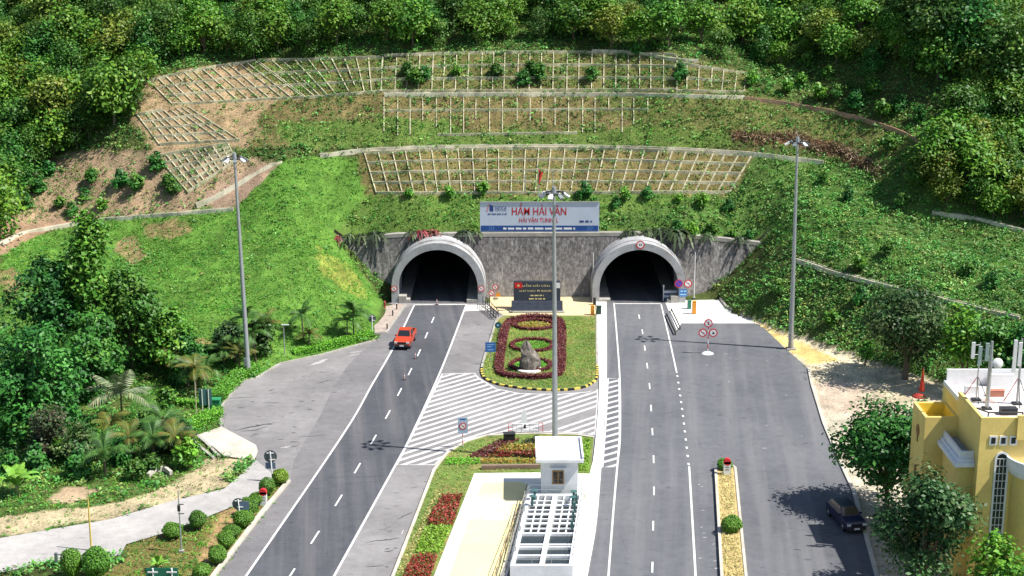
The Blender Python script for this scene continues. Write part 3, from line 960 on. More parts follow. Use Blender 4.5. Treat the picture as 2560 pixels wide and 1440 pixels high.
# kerbs ----------------------------------------------------------------
def kerb(px, m=None, label=None, w=0.25, h=0.16, name="kerb"):
    mb = MB(); mb.strip([G(x, y) for x, y in px], w, h)
    o = mb.top(name, m or M['conc'])
    return tag(o, kind="structure")


kerb([(938, 852), (800, 889), (700, 910), (640, 947), (598, 957), (551, 1022), (553, 1066)])
kerb([(722, 1204), (650, 1290), (535, 1441), (380, 1655)], M['pale_slab'], w=0.4, h=0.22)
kerb([(2022, 922), (2030, 962), (2060, 1060), (2098, 1150), (2135, 1230), (2192, 1440), (2242, 1660)], M['pale_slab'], w=0.35)
kerb([(1800, 748), (1816, 770), (1850, 786), (1884, 797)], M['conc'], h=0.3)
kerb([(490, 1088), (515, 1108), (548, 1142)], M['conc'], w=0.3, h=0.14)

# ------------------------------------------------------------------ portal wall, tunnels
wall_root = thing("retaining_wall", "long stained grey retaining wall with two tunnel openings", "wall", (5, 204.2, 0))
RC, RO, RI = 1.97, 6.22, 5.29
CX = (-9.84, 16.94)


def wall_top(x):
    return float(np.interp(x, [-26, -22, -15, 20, 28, 36], [7.4, 7.6, 8.15, 8.3, 7.6, 6.7]))


def wall_y(z):
    return 204.2 + 0.2 * z


def hole(x):
    for cx in CX:
        d = abs(x - cx)
        if d < RI + 0.45:
            return RC + math.sqrt((RI + 0.45) ** 2 - d * d)
    return -0.3


wb = MB()
xs = set(np.linspace(WALL_X0, WALL_X1, 61))
for cx in CX:
    R = RI + 0.45
    xs |= {cx + R * math.sin(t) for t in np.linspace(-math.pi / 2, math.pi / 2, 41)} | {cx - R - 1e-4, cx + R + 1e-4}
xs = sorted(xs)
for xa, xb in zip(xs[:-1], xs[1:]):
    if xb - xa < 5e-4:
        continue
    m_ = (xa + xb) / 2
    ins = hole(m_) > 0
    la, lb = (hole(xa) if hole(xa) > 0 else RC, hole(xb) if hole(xb) > 0 else RC) if ins else (-0.3, -0.3)
    wb.poly([(xa, wall_y(la), la), (xb, wall_y(lb), lb), (xb, wall_y(wall_top(xb)), wall_top(xb)), (xa, wall_y(wall_top(xa)), wall_top(xa))])
wb.part("wall_face", M['headwall'], wall_root)
cp = MB()
for xa, xb, yo in ((-25, -9.5, 0), (-9.3, 20.6, 0), (20.8, 35.5, 0)):
    cp.strip([(x, wall_y(wall_top(x)) + 0.35, wall_top(x) - 0.1) for x in np.linspace(xa, xb, 14)], 0.9, 0.38)
cp.part("coping", mat("weathered coping", (0.36, 0.34, 0.30), 0.9, 0.3, 0.7, 0.15, 6), wall_root)


def arch_pts(r, n=36):
    P = [(-r, -0.1)] + [(-r * math.cos(t), RC + r * math.sin(t)) for t in np.linspace(0, math.pi, n)] + [(r, -0.1)]
    return P


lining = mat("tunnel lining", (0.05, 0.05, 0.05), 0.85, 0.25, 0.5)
for k, cx in enumerate(CX):
    side = ("left", "right")[k]
    t = thing("tunnel_portal", ["concrete arch of the left tunnel mouth, bare of any sign at its crown", "concrete arch of the right tunnel mouth, round height sign at its crown"][k], "tunnel", (cx, 201.0, 0))
    po, pi = arch_pts(RO), arch_pts(RI)
    rb = MB()
    y0, y1 = 201.0, 207.6
    for a in range(len(po) - 1):
        rb.poly([(cx + pi[a][0], y0, pi[a][1]), (cx + pi[a + 1][0], y0, pi[a + 1][1]), (cx + po[a + 1][0], y0, po[a + 1][1]), (cx + po[a][0], y0, po[a][1])])
        rb.poly([(cx + po[a][0], y0, po[a][1]), (cx + po[a + 1][0], y0, po[a + 1][1]), (cx + po[a + 1][0], y1, po[a + 1][1]), (cx + po[a][0], y1, po[a][1])])
        rb.poly([(cx + pi[a][0], y0, pi[a][1]), (cx + pi[a][0], y1, pi[a][1]), (cx + pi[a + 1][0], y1, pi[a + 1][1]), (cx + pi[a + 1][0], y0, pi[a + 1][1])])
    rb.part("arch_ring", M['ring'], t, smooth=False)
    # a shallow raised band around the outside of the ring, set back from its face
    bb = MB(); pb = arch_pts(RO + 0.10)
    ya, yb = 202.6, 204.6
    for a in range(len(po) - 1):
        bb.poly([(cx + po[a][0] * 0.999, ya, po[a][1]), (cx + po[a + 1][0] * 0.999, ya, po[a + 1][1]), (cx + pb[a + 1][0], ya, pb[a + 1][1]), (cx + pb[a][0], ya, pb[a][1])])
        bb.poly([(cx + pb[a][0], ya, pb[a][1]), (cx + pb[a + 1][0], ya, pb[a + 1][1]), (cx + pb[a + 1][0], yb, pb[a + 1][1]), (cx + pb[a][0], yb, pb[a][1])])
    bb.part("outer_band", M['ring'], t)
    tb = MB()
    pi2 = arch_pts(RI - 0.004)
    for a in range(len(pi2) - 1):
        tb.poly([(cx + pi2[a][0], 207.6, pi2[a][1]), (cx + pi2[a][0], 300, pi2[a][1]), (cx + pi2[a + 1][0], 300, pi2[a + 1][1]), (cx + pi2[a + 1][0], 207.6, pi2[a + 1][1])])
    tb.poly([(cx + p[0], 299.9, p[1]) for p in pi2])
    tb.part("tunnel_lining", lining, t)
    kb = MB()
    for s in (-1, 1):
        x0 = cx + s * 4.55
        kb.box((x0, 250.0, 0.2), (1.5, 98, 0.5))
    kb.part("side_walkway", M['conc'], t)
    # a stepped block at the inner foot of the ring
    fb = MB(); fb.box((cx + (-4.75 if k == 0 else 4.75), 201.7, 0.45), (1.0, 1.6, 1.0))
    fb.part("foot_block", M['conc'], t)

# ------------------------------------------------------------------ lattice of concrete beams on the cut slope
def lattice(label, cor, nc, nr, bow=0.0, w=0.135, h=0.20, drop=0.0, jitter=3.0, group="concrete beam lattices on the slope", skipv=()):
    TL, TR, BR, BL = [np.array(c, float) for c in cor]
    base = PT(*((TL + BR) / 2))
    t = thing("beam_lattice", label, "lattice", base, group)

    def at_(u, v):
        p = (TL * (1 - u) + TR * u) * (1 - v) + (BL * (1 - u) + BR * u) * v
        p = p + np.array([0, -bow * 4 * u * (1 - u) * (1 - v)])
        return p
    r = np.random.default_rng(nc * 7 + nr)
    for i in range(nc + 1):
        u = i / nc
        v0, v1 = 0.0, 1.0
        if drop and r.random() < drop: v1 = r.uniform(0.35, 0.9)
        jx = r.uniform(-jitter, jitter)
        pts = []
        for v in np.linspace(v0, v1, 12):
            p = at_(u, v); pts.append(PT(p[0] + jx, p[1]))
        mb = MB(); mb.strip(pts, w, h, 0.3)
        mb.part("upright_beam", M['lattice'], t)
    for j in range(nr + 1):
        v = j / nr
        u0, u1 = 0.0, 1.0
        if drop and r.random() < drop: u0, u1 = sorted(r.uniform(0, 1, 2))
        if u1 - u0 < 0.2: continue
        pts = []
        for u in np.linspace(u0, u1, max(12, int(2 * nc * (u1 - u0)) + 1)):
            p = at_(u, v); pts.append(PT(p[0], p[1] + r.uniform(-.7, .7)))
        mb = MB(); mb.strip(pts, w * 1.7, h * 1.5 if j else h * 1.8, 0.3)
        mb.part("cross_beam", M['lattice'], t)
    return t


lattice("wide pale beam lattice on brown soil just above the billboard", [(912, 384), (1882, 390), (1826, 482), (942, 484)], 29, 4, bow=14)
lattice("pale beam lattice along the top of the cut, below the forest", [(960, 142), (1690, 140), (1690, 226), (955, 230)], 24, 3, bow=8, h=0.22)
lattice("short beam lattice at the right end of the uppermost row", [(1690, 160), (1870, 186), (1862, 232), (1690, 228)], 6, 2, drop=0.35, h=0.2)
lattice("slanting beam lattice on bare soil at the upper left of the cut", [(372, 204), (640, 154), (760, 245), (430, 262)], 12, 3, bow=4)
lattice("beam lattice between the slanting left one and the straight upper one", [(645, 154), (955, 146), (950, 230), (766, 246)], 10, 3, h=0.22, drop=0.2)
lattice("half buried beam lattice in the middle row of the cut", [(960, 246), (1620, 246), (1620, 330), (960, 340)], 20, 3, drop=0.55, h=0.16)
lattice("small slanting beam lattice low on the left bare soil", [(392, 392), (572, 362), (592, 402), (470, 482)], 9, 5, h=0.2)
lattice("beam lattice on soil left of the middle row", [(345, 288), (470, 268), (600, 352), (400, 362)], 8, 4, h=0.2, drop=0.3)

# drains and paths across the slope
def drain(px, label, w=0.55, h=0.14, m=None, name="drain_channel", step=14):
    pts = []
    for a, c in zip(px[:-1], px[1:]):
        n = max(2, int(math.hypot(c[0] - a[0], c[1] - a[1]) / step))
        pts += [PT(a[0] + (c[0] - a[0]) * k / n, a[1] + (c[1] - a[1]) * k / n) for k in range(n)]
    pts.append(PT(*px[-1]))
    z = np.convolve(np.pad([p.z for p in pts], 3, mode='edge'), np.ones(7) / 7, 'valid')
    pts = [Vector((p.x, p.y, float(v))) for p, v in zip(pts, z)]
    base = pts[len(pts) // 2]
    t = thing(name, label, "drain", base, "concrete drains across the slope")
    for s in (-1, 1):
        mb = MB()
        off = []
        for k, p in enumerate(pts):
            tg = pts[min(k + 1, len(pts) - 1)] - pts[max(k - 1, 0)]
            sd = tg.cross(Vector((0, 0, 1))).normalized() * (w / 2)
            off.append(p + sd * s)
        mb.strip(off, 0.16, h + 0.1, 0.5); mb.part("side_wall", m or M['drain'], t)
    mb = MB(); mb.strip(pts, w, h * 0.3, 0.5); mb.part("channel_floor", m or M['drain'], t)
    return t


drain([(800, 388), (900, 374), (1100, 366), (1400, 364), (1700, 371), (1900, 384), (2060, 406)], "long concrete drain along the top of the wide lower lattice", 0.7)
drain([(960, 236), (1300, 235), (1600, 236), (1860, 243)], "concrete drain along the foot of the upper lattice", 0.5)
drain([(1860, 243), (2000, 262), (2150, 292), (2280, 337), (2332, 374)], "reddish drain curving down the right side of the cut", 0.8, 0.14, mat("reddish concrete", (0.42, 0.25, 0.17), 0.9, 0.25, 1.0))
drain([(0, 612), (60, 582), (250, 549), (420, 536), (585, 522)], "concrete drain under the bare soil on the left slope", 0.5)
drain([(490, 516), (560, 481), (640, 431), (704, 401)], "steep concrete drain between bare soil and lawn on the left", 0.6)
drain([(1995, 650), (2080, 680), (2200, 712), (2350, 748), (2550, 797)], "concrete drain sloping down through the bushes on the right bank", 0.6, 0.22)
drain([(2330, 532), (2450, 548), (2560, 580)], "short drain under the trees at the right edge", 0.5, 0.2)
drain([(1480, 127), (1600, 131), (1680, 150), (1745, 152)], "uppermost short drain at the edge of the forest", 0.5)

# ------------------------------------------------------------------ ground cover
NGX = len(GX)


def sample_field(F, n, margin=60, seed=1, ymin=84, ymax=268, xlim=95):
    r = np.random.default_rng(seed)
    x = r.uniform(-xlim, xlim, n); y = r.uniform(ymin, ymax, n)
    z = zg(x, y)
    px, py = proj(x, y, z)
    ok = (px > -margin) & (px < 2560 + margin) & (py > -margin) & (py < 1440 + margin)
    i = np.clip(((x - GX[0]) / 0.56 + 0.5).astype(int), 0, NGX - 1); j = np.clip(((y - GY[0]) / 0.56 + 0.5).astype(int), 0, len(GY) - 1)
    ok &= ~front_flat[j, i]
    ok &= ~((x > -17.5) & (x < 27.0) & (y > 190) & (y < 207.2))
    ok &= ~inpoly([(925, 745), (1010, 745), (1016, 770), (970, 842), (925, 842)], px, py)
    ok &= ~((np.abs(y - WALL_Y) < 1.0) & (x > WALL_X0) & (x < WALL_X1))
    d = F[j, i] * np.clip(0.35 + 1.3 * smooth_noise(x, y, 1.7, 60 + seed), 0, 1)
    ok &= r.random(n) < d
    return np.stack([x, y, z], -1)[ok]


def cover(name, P, k, spread, height, size, cols, label, cat, aspect=0.5, up=0.6, seed=5, tone=None):
    r = np.random.default_rng(seed)
    n = len(P)
    Q = np.repeat(P, k, 0)
    Q = Q + np.stack([r.normal(0, spread, n * k), r.normal(0, spread, n * k), r.uniform(0.03, height, n * k)], -1)
    sc_ = np.repeat(r.uniform(0.7, 1.35, n), k)
    V = leaf_quads(Q, size * sc_, up, aspect, r=r)
    Cc = np.repeat(palette(n, cols, r, 0.15), k, 0) * r.uniform(0.8, 1.2, (n * k, 1))
    if tone is not None:
        nz = np.repeat(smooth_noise(P[:, 0], P[:, 1], tone, 17), k)[:, None]; n2 = np.repeat(smooth_noise(P[:, 0], P[:, 1], tone * 0.35, 19), k)[:, None]
        Cc = Cc * (0.45 + 0.75 * nz + 0.35 * n2) * np.concatenate([0.75 + 0.6 * n2, 1.0 + 0 * n2, 0.9 + 0.2 * n2], 1)
    m_ = quads_mesh(name, V, np.clip(Cc, 0, 1), M['ground_leaf'])
    o = bpy.data.objects.new(name, m_); COL.objects.link(o)
    return tag(o, label, cat, kind="stuff")


gp = sample_field(GRASS, 420000, seed=1)
print("grass", len(gp))
cover("grass", gp, 5, 0.17, 0.20, 0.11, [(0.075, 0.29, 0.028), (0.10, 0.33, 0.035), (0.06, 0.24, 0.025), (0.17, 0.33, 0.05), (0.085, 0.30, 0.035)],
      "bright green grass covering the left slope and banks", "grass", 0.35, 0.5, 5, 5.0)
sp = sample_field(SHRUB, 230000, seed=2)
print("shrub", len(sp))
cover("undergrowth", sp, 8, 0.24, 0.50, 0.145, [(0.09, 0.31, 0.065), (0.11, 0.35, 0.07), (0.07, 0.25, 0.055), (0.17, 0.36, 0.08), (0.21, 0.31, 0.09)],
      "leafy creepers and undergrowth covering the slopes", "undergrowth", 0.55, 0.7, 6, 4.0)
dp = sample_field(DRY, 260000, seed=3)
print("dry", len(dp))
cover("dry_grass", dp, 4, 0.17, 0.20, 0.11, [(0.30, 0.23, 0.10), (0.24, 0.19, 0.08), (0.16, 0.19, 0.06), (0.38, 0.31, 0.16), (0.12, 0.18, 0.05), (0.13, 0.19, 0.05)],
      "dry brown grass and stubble between the concrete beams", "grass", 0.3, 0.4, 7, 3.0)
# ------------------------------------------------------------------ trees
GREENS = {
    'forest': [(0.055, 0.17, 0.025), (0.075, 0.21, 0.03), (0.04, 0.13, 0.022), (0.11, 0.24, 0.035), (0.06, 0.19, 0.03)],
    'light': [(0.10, 0.29, 0.03), (0.13, 0.33, 0.035), (0.07, 0.23, 0.028), (0.16, 0.33, 0.04)],
    'olive': [(0.13, 0.24, 0.03), (0.17, 0.28, 0.035), (0.09, 0.18, 0.028), (0.20, 0.27, 0.05)],
    'deep': [(0.035, 0.16, 0.03), (0.05, 0.20, 0.035), (0.025, 0.115, 0.025), (0.065, 0.23, 0.04)],
    'dusky': [(0.04, 0.07, 0.028), (0.06, 0.085, 0.035), (0.03, 0.05, 0.022), (0.11, 0.12, 0.06), (0.07, 0.055, 0.035)],
    'darkleaf': [(0.035, 0.10, 0.028), (0.05, 0.125, 0.032), (0.025, 0.07, 0.022), (0.09, 0.14, 0.05)],
    'topiary': [(0.10, 0.25, 0.03), (0.13, 0.29, 0.035), (0.08, 0.20, 0.028)],
    'lime': [(0.26, 0.42, 0.04), (0.22, 0.37, 0.035), (0.18, 0.32, 0.035)],
    'hedge': [(0.15, 0.42, 0.04), (0.19, 0.47, 0.045), (0.12, 0.36, 0.035)],
    'burgundy': [(0.19, 0.035, 0.05), (0.25, 0.05, 0.06), (0.13, 0.03, 0.045), (0.16, 0.09, 0.045)],
    'redflower': [(0.36, 0.045, 0.045), (0.28, 0.04, 0.04), (0.22, 0.05, 0.03), (0.12, 0.13, 0.035)],
    'yellowflower': [(0.45, 0.33, 0.05), (0.38, 0.24, 0.04), (0.22, 0.28, 0.05), (0.30, 0.14, 0.05)],
    'brown': [(0.17, 0.10, 0.055), (0.22, 0.13, 0.07), (0.12, 0.075, 0.045)],
    'drybed': [(0.55, 0.42, 0.16), (0.48, 0.36, 0.14), (0.36, 0.30, 0.10), (0.62, 0.50, 0.22)],
}


def tree_meshes(key, h, w, seed, pal='forest', lobes=7, clumps=9, leaves=26, leaf=0.30, low=0.25, shape='round', trunk_r=0.16, clump_r=0.085, tone=1.0):
    """crown and trunk meshes of one tree of height h (origin at its foot)"""
    r = np.random.default_rng(seed)
    zc = h * (1 + low) / 2; hz = h * (1 - low) / 2; hw = w / 2
    L_ = []
    for k in range(lobes):
        t = r.uniform(-0.85, 0.9)
        rad = math.sqrt(max(0.05, 1 - t * t)) * r.uniform(0.25, 0.62)
        if shape == 'cone': rad *= (1.15 - 0.85 * (t + 1) / 2)
        if shape == 'column': rad *= 0.7
        a = r.uniform(0, 2 * math.pi)
        rr = r.uniform(0.34, 0.52) * (1.0 if shape != 'cone' else (1.2 - 0.75 * (t + 1) / 2))
        L_.append((np.array([rad * hw * math.cos(a), rad * hw * math.sin(a), zc + t * hz * 0.78]), rr * hw, rr * (hw + hz) * 0.45))
    if shape != 'flat':
        L_.append((np.array([0, 0, h - hz * 0.35]), hw * (0.42 if shape != 'cone' else 0.24), hz * 0.36))
        L_.append((np.array([0, 0, zc]), hw * 0.62, hz * 0.6))
    P, O, K = [], [], []
    cols = np.array(GREENS[pal]) * tone
    for c, ra, rz_ in L_:
        for q in range(clumps):
            d = r.normal(size=3); d[2] = d[2] * 0.9 + 0.25; d /= np.linalg.norm(d)
            cc = c + d * np.array([ra, ra, rz_]) * r.uniform(0.62, 1.05)
            n = int(leaves * r.uniform(0.6, 1.4))
            pts = cc + r.normal(0, 1, (n, 3)) * np.array([1, 1, 0.7]) * clump_r * (w + h) / 2
            P.append(pts)
            od = d * 0.8 + (pts - cc) / (np.linalg.norm(pts - cc, axis=1)[:, None] + 1e-6) * 0.5
            O.append(od)
            K.append(np.clip(cols[r.integers(0, len(cols))] * r.uniform(0.78, 1.25) * r.uniform(0.8, 1.2, (n, 1)), 0, 1))
    P = np.concatenate(P); O = np.concatenate(O); K = np.concatenate(K)
    P[:, 2] = np.maximum(P[:, 2], 0.15)
    V = leaf_quads(P, leaf * np.ones(len(P)), 0.35, 0.55, O, 0.8, r)
    crown = quads_mesh(key + "_crown", V, K, M['leaf'])
    tb = MB()
    lean = r.uniform(-0.03, 0.03, 2) * h
    fork = Vector((lean[0], lean[1], h * max(0.22, low * 0.95)))
    tb.path([(0, 0, -0.4), (lean[0] * .4, lean[1] * .4, fork.z * .5), fork], [trunk_r * 1.25, trunk_r, trunk_r * 0.8], 8)
    for c, ra, rz_ in L_:
        e = Vector(c); mid = fork.lerp(e, 0.5) + Vector((0, 0, -0.04 * h))
        tb.path([fork - Vector((0, 0, 0.1)), mid, e], [trunk_r * 0.6, trunk_r * 0.36, trunk_r * 0.12], 6)
    trunk = tb.mesh(key + "_trunk", M['bark'], smooth=True)
    return crown, trunk


def put_tree(meshes, loc, label, scale=1.0, rz=0.0, name="tree", cat="tree", group=None, sz=None):
    t = thing(name, label, cat, loc, group, rz)
    t.scale = (scale, scale, sz or scale)
    for nm, me_ in zip(("crown", "trunk"), meshes):
        o = bpy.data.objects.new(nm, me_); COL.objects.link(o); o.parent = t
    return t


forest = [tree_meshes("forest%d" % k, 8.0, 7.6 + 0.8 * (k % 3), 100 + k, ['forest', 'forest', 'light', 'deep', 'olive', 'light'][k], lobes=[11, 14, 9, 12, 10, 8][k], clumps=[10, 12, 9, 11, 10, 9][k], leaves=[24, 20, 26, 24, 22, 24][k], leaf=[0.24, 0.19, 0.30, 0.2, 0.26, 0.32][k], low=[-0.04, 0.0, 0.05, -0.04, 0.02, 0.12][k], clump_r=[0.085, 0.06, 0.1, 0.07, 0.08, 0.1][k],
                      tone=np.array([[1.15, 1, .95]]) * [0.92, 0.88, 0.86, 0.98, 0.92, 0.84][k], shape=['round', 'round', 'round', 'cone', 'round', 'column'][k]) for k in range(6)]
FOREST_AREAS = [
    ("left hilltop wood", "trees of the wood on the left hilltop",
     [(-60, 60), (430, 60), (420, 165), (360, 200), (330, 290), (175, 395), (60, 470), (20, 580), (-60, 620)], 46, (0.65, 1.15)),
    ("wood above the beams", "trees of the wood above the beams",
     [(430, 60), (1480, 55), (1480, 118), (1240, 112), (940, 122), (720, 150), (440, 158)], 44, (0.5, 0.9)),
    ("upper right wood", "trees of the wood on the upper right hillside",
     [(1480, 60), (2640, 40), (2640, 200), (2400, 210), (2200, 190), (2080, 170), (1900, 172), (1740, 138), (1490, 122)], 45, (0.45, 0.95)),
    ("right edge wood", "trees of the wood at the right edge",
     [(2370, 395), (2450, 200), (2640, 200), (2640, 590), (2450, 540), (2340, 510), (2280, 470)], 44, (0.5, 0.95)),
    ("top edge wood", "trees along the upper edge",
     [(-60, -70), (2640, -90), (2640, 50), (-60, 60)], 62, (0.7, 1.1)),
]
for fi, (lab, grp, poly, gap, (s0, s1)) in enumerate(FOREST_AREAS):
    r = np.random.default_rng(300 + fi)
    xs_ = [p[0] for p in poly]; ys_ = [p[1] for p in poly]
    got = []
    for _ in range(2500):
        x, y = r.uniform(min(xs_), max(xs_)), r.uniform(min(ys_), max(ys_))
        if not inpoly(poly, [x], [y])[0] or any(((x - a) / 1.25) ** 2 + (y - c) ** 2 * 2.2 < gap * gap for a, c in got):
            continue
        got.append((x, y))
    for x, y in got:
        p = PT(x, y)
        kk = int(r.integers(0, 6)); s_ = r.uniform(s0, s1); hz = min(4, int(5 * (x - min(xs_)) / (max(xs_) - min(xs_))))
        row_ = "upper" if y < (min(ys_) + max(ys_)) / 2 else "lower"
        lab_ = "%s %s tree in the %s %s part of the %s" % (["small", "medium", "large"][min(2, int(3 * (s_ - s0) / (s1 - s0)))], ["mid green", "fine leaved", "bright green", "dark green", "olive green", "broad leaved"][kk],
                                                         row_, ["leftmost", "left", "middle", "right", "rightmost"][hz], lab)
        put_tree(forest[kk], (p.x, p.y, p.z - 0.15), lab_, s_, r.uniform(0, 6.28), "forest_tree", "tree", grp)

# tall trees on the right ridge that throw the long shadows across the slope
for k, (x, y, s) in enumerate([(2330, 150, 1.75), (2430, 190, 1.8), (2510, 270, 1.6)]):
    p = PT(x, y); put_tree(forest[(1, 3, 1)[k]], (p.x, p.y, p.z - .2), ["tall tree above the shaded gully, leftmost of three on the right ridge", "tall tree above the shaded gully, tallest on the right ridge",
                           "tall tree above the shaded gully, nearest the right edge"][k], s, k * 1.3, "ridge_tree", "tree", "tall trees on the right ridge")

# loose shrubs on the slopes
shrubs = [tree_meshes("shrub%d" % k, 2.2, 2.4, 160 + k, ['light', 'forest', 'deep'][k], lobes=4, clumps=6, leaves=18, leaf=0.2, low=0.05, trunk_r=0.05, clump_r=0.1) for k in range(3)]
SHRUB_SPOTS = [
    ("shrub among the upper beams", "shrubs among the upper beams", [(1040, 215), (1020, 190), (1060, 200), (1310, 212), (1350, 205), (1330, 190), (1140, 195), (1590, 135), (1480, 205), (1240, 195), (1880, 215), (1960, 235), (2040, 255), (1700, 200)], 1.0),
    ("shrub on the left bare soil", "shrubs on the bare soil", [(100, 480), (120, 440), (150, 520), (210, 500), (395, 425), (420, 470), (340, 480), (430, 490), (250, 530), (300, 470), (70, 520), (230, 460), (180, 540)], 0.95),
    ("shrub on the bank above the wall", "shrubs on the bank above the wall", [(1020, 500), (1120, 495), (1210, 490), (1560, 500), (1620, 495), (1700, 510), (1760, 520), (1820, 530), (1540, 520), (1460, 495), (1780, 590), (1830, 600), (1730, 595), (1870, 600), (1690, 588)], 0.8),
    ("shrub on the right of the cut", "shrubs on the right of the cut", [(2000, 215), (2090, 250), (2140, 270), (2200, 300), (2250, 280), (1950, 190), (2070, 200), (2020, 170), (2300, 300), (2180, 240), (2120, 500), (2250, 520), (2280, 420), (2220, 380), (2060, 460)], 1.0),
    ("shrub on the right bank", "shrubs on the right bank", [(1990, 770), (2080, 820), (1940, 740), (2150, 760), (2330, 800), (2480, 720), (2220, 640), (2500, 860), (2420, 690), (2140, 680)], 0.85),
    ("shrub below the left slope", "shrubs at the foot of the left slope", [(450, 880), (400, 900), (520, 900), (360, 920), (560, 890), (330, 880), (440, 960), (240, 1010), (180, 1060), (420, 1020), (360, 1080), (460, 1120), (250, 1130), (300, 1160), (150, 1150), (200, 1190), (380, 1180), (480, 1170), (340, 1200), (90, 1180), (120, 1100), (60, 1120), (30, 1090), (230, 1090), (20, 1180)], 1.05),
]
for gi, (lab, grp, spots, s) in enumerate(SHRUB_SPOTS):
    r = np.random.default_rng(500 + gi)
    for x, y in spots:
        p = PT(x, y)
        kk = int(r.integers(0, 3)); s_ = r.uniform(0.75, 1.3)
        xr = sorted(q[0] for q in spots); hz = min(4, 5 * xr.index(x) // len(xr))
        lab_ = "%s %s %s, %s" % (["small", "medium", "large"][min(2, int((s_ - .75) / .184))], ["bright green", "mid green", "dark green"][kk], lab, ["leftmost fifth", "left of their middle", "in their middle", "right of their middle", "rightmost fifth"][hz])
        put_tree(shrubs[kk], (p.x, p.y, p.z - 0.1), lab_, s * s_, r.uniform(0, 6.28), "shrub", "shrub", grp)

# single trees -----------------------------------------------------------
def ground_at(px, py):
    p = PT(px, py) if py < 1010 and (px < 930 or px > 1990) else G(px, py)
    return Vector((p.x, p.y, max(p.z, -0.02) - 0.05))


def one(px, py, h, w, seed, pal, label, rz=0.0, **kw):
    return put_tree(tree_meshes("single%d" % seed, h, w, seed, pal, **kw), ground_at(px, py), label, 1.0, rz, "tree", "tree")


one(245, 925, 19.5, 9.0, 21, 'light', "tall slender tree with a narrow top in front of the left lawn slope", lobes=22, clumps=12, leaves=28, leaf=0.27, low=0.04, shape='cone', trunk_r=0.25, clump_r=0.045)
one(140, 925, 13.5, 9.5, 22, 'deep', "dark tree at the left foot of the tall slender tree", lobes=18, clumps=12, leaves=30, leaf=0.27, low=0.04, trunk_r=0.22, clump_r=0.05)
one(335, 925, 12.0, 9.5, 23, 'forest', "yellow green tree on the right of the tall slender tree", lobes=18, clumps=12, leaves=28, leaf=0.27, low=0.04, trunk_r=0.2, clump_r=0.05)
one(245, 990, 9.5, 8.0, 24, 'forest', "rounded tree below the tall slender tree", lobes=14, clumps=12, leaves=28, leaf=0.26, low=0.04, trunk_r=0.18, clump_r=0.05)
one(85, 1085, 11.5, 12.5, 25, 'deep', "broad dark round tree at the left edge of the view", lobes=22, clumps=13, leaves=32, leaf=0.26, low=0.03, trunk_r=0.3, clump_r=0.045)
one(-40, 1010, 10.5, 10.0, 26, 'forest', "tree cut off by the left edge, behind the broad dark tree", lobes=14, clumps=11, leaves=28, leaf=0.28, low=0.05, trunk_r=0.25)
one(400, 925, 7.5, 7.5, 27, 'light', "bright bushy tree at the foot of the lawn slope", lobes=12, clumps=11, leaves=26, leaf=0.24, low=0.03, trunk_r=0.12, clump_r=0.055)
one(125, 1140, 5.0, 5.5, 28, 'dusky', "brownish bushy tree under the broad dark tree", lobes=9, clumps=10, leaves=24, leaf=0.2, low=0.02, trunk_r=0.12)
one(470, 930, 4.6, 5.5, 30, 'deep', "dark shrubby tree between the lawn slope and the hedge", lobes=9, clumps=10, leaves=24, leaf=0.22, low=0.02, trunk_r=0.12)
one(570, 900, 4.2, 4.6, 41, 'darkleaf', "dark bushy tree left of the left light mast", lobes=8, clumps=10, leaves=24, leaf=0.2, low=0.02, trunk_r=0.1)
one(655, 880, 4.0, 4.6, 42, 'darkleaf', "dark bushy tree behind the left light mast", lobes=8, clumps=10, leaves=24, leaf=0.2, low=0.02, trunk_r=0.1)
one(205, 1150, 3.6, 4.6, 43, 'darkleaf', "dark low tree in the middle of the lower left garden", lobes=8, clumps=10, leaves=24, leaf=0.2, low=0.02, trunk_r=0.1)
one(430, 1130, 3.2, 4.6, 44, 'dusky', "brownish low tree near the pale slab", lobes=8, clumps=10, leaves=24, leaf=0.2, low=0.02, trunk_r=0.1)
# right side
one(2218, 1266, 9.6, 11.5, 31, 'deep', "round leafy tree beside the road, left of the yellow building", lobes=22, clumps=14, leaves=30, leaf=0.22, low=0.22, trunk_r=0.22, clump_r=0.05)
one(2306, 1485, 10.2, 7.8, 32, 'darkleaf', "dark small leaved tree in front of the yellow building", lobes=20, clumps=13, leaves=28, leaf=0.2, low=0.08, trunk_r=0.22, clump_r=0.05)
one(2262, 948, 10.6, 12.5, 33, 'darkleaf', "wide spreading tree with a dark trunk on the sandy verge", lobes=24, clumps=13, leaves=28, leaf=0.22, low=0.28, trunk_r=0.32, clump_r=0.05)
one(2485, 1520, 5.8, 5.4, 34, 'light', "small bright tree at the lower right under the arched window", lobes=8, clumps=10, leaves=26, leaf=0.22, low=0.1, trunk_r=0.14)
one(2162, 915, 2.9, 2.0, 35, 'light', "small bush with a bare stake on the sandy verge", lobes=4, clumps=7, leaves=20, leaf=0.18, low=0.1, trunk_r=0.1)
one(2395, 985, 9.5, 5.0, 36, 'light', "slim tree with pale stems behind the yellow building", lobes=9, clumps=8, leaves=22, leaf=0.26, low=0.35, shape='column', trunk_r=0.12)
one(2480, 1000, 9.0, 6.0, 37, 'forest', "tree rising behind the roof antennas", lobes=9, clumps=9, leaves=24, leaf=0.26, low=0.25, trunk_r=0.15)
one(2560, 1010, 9.0, 6.0, 38, 'deep', "tree behind the roof at the right edge", lobes=9, clumps=9, leaves=24, leaf=0.26, low=0.2, trunk_r=0.15)

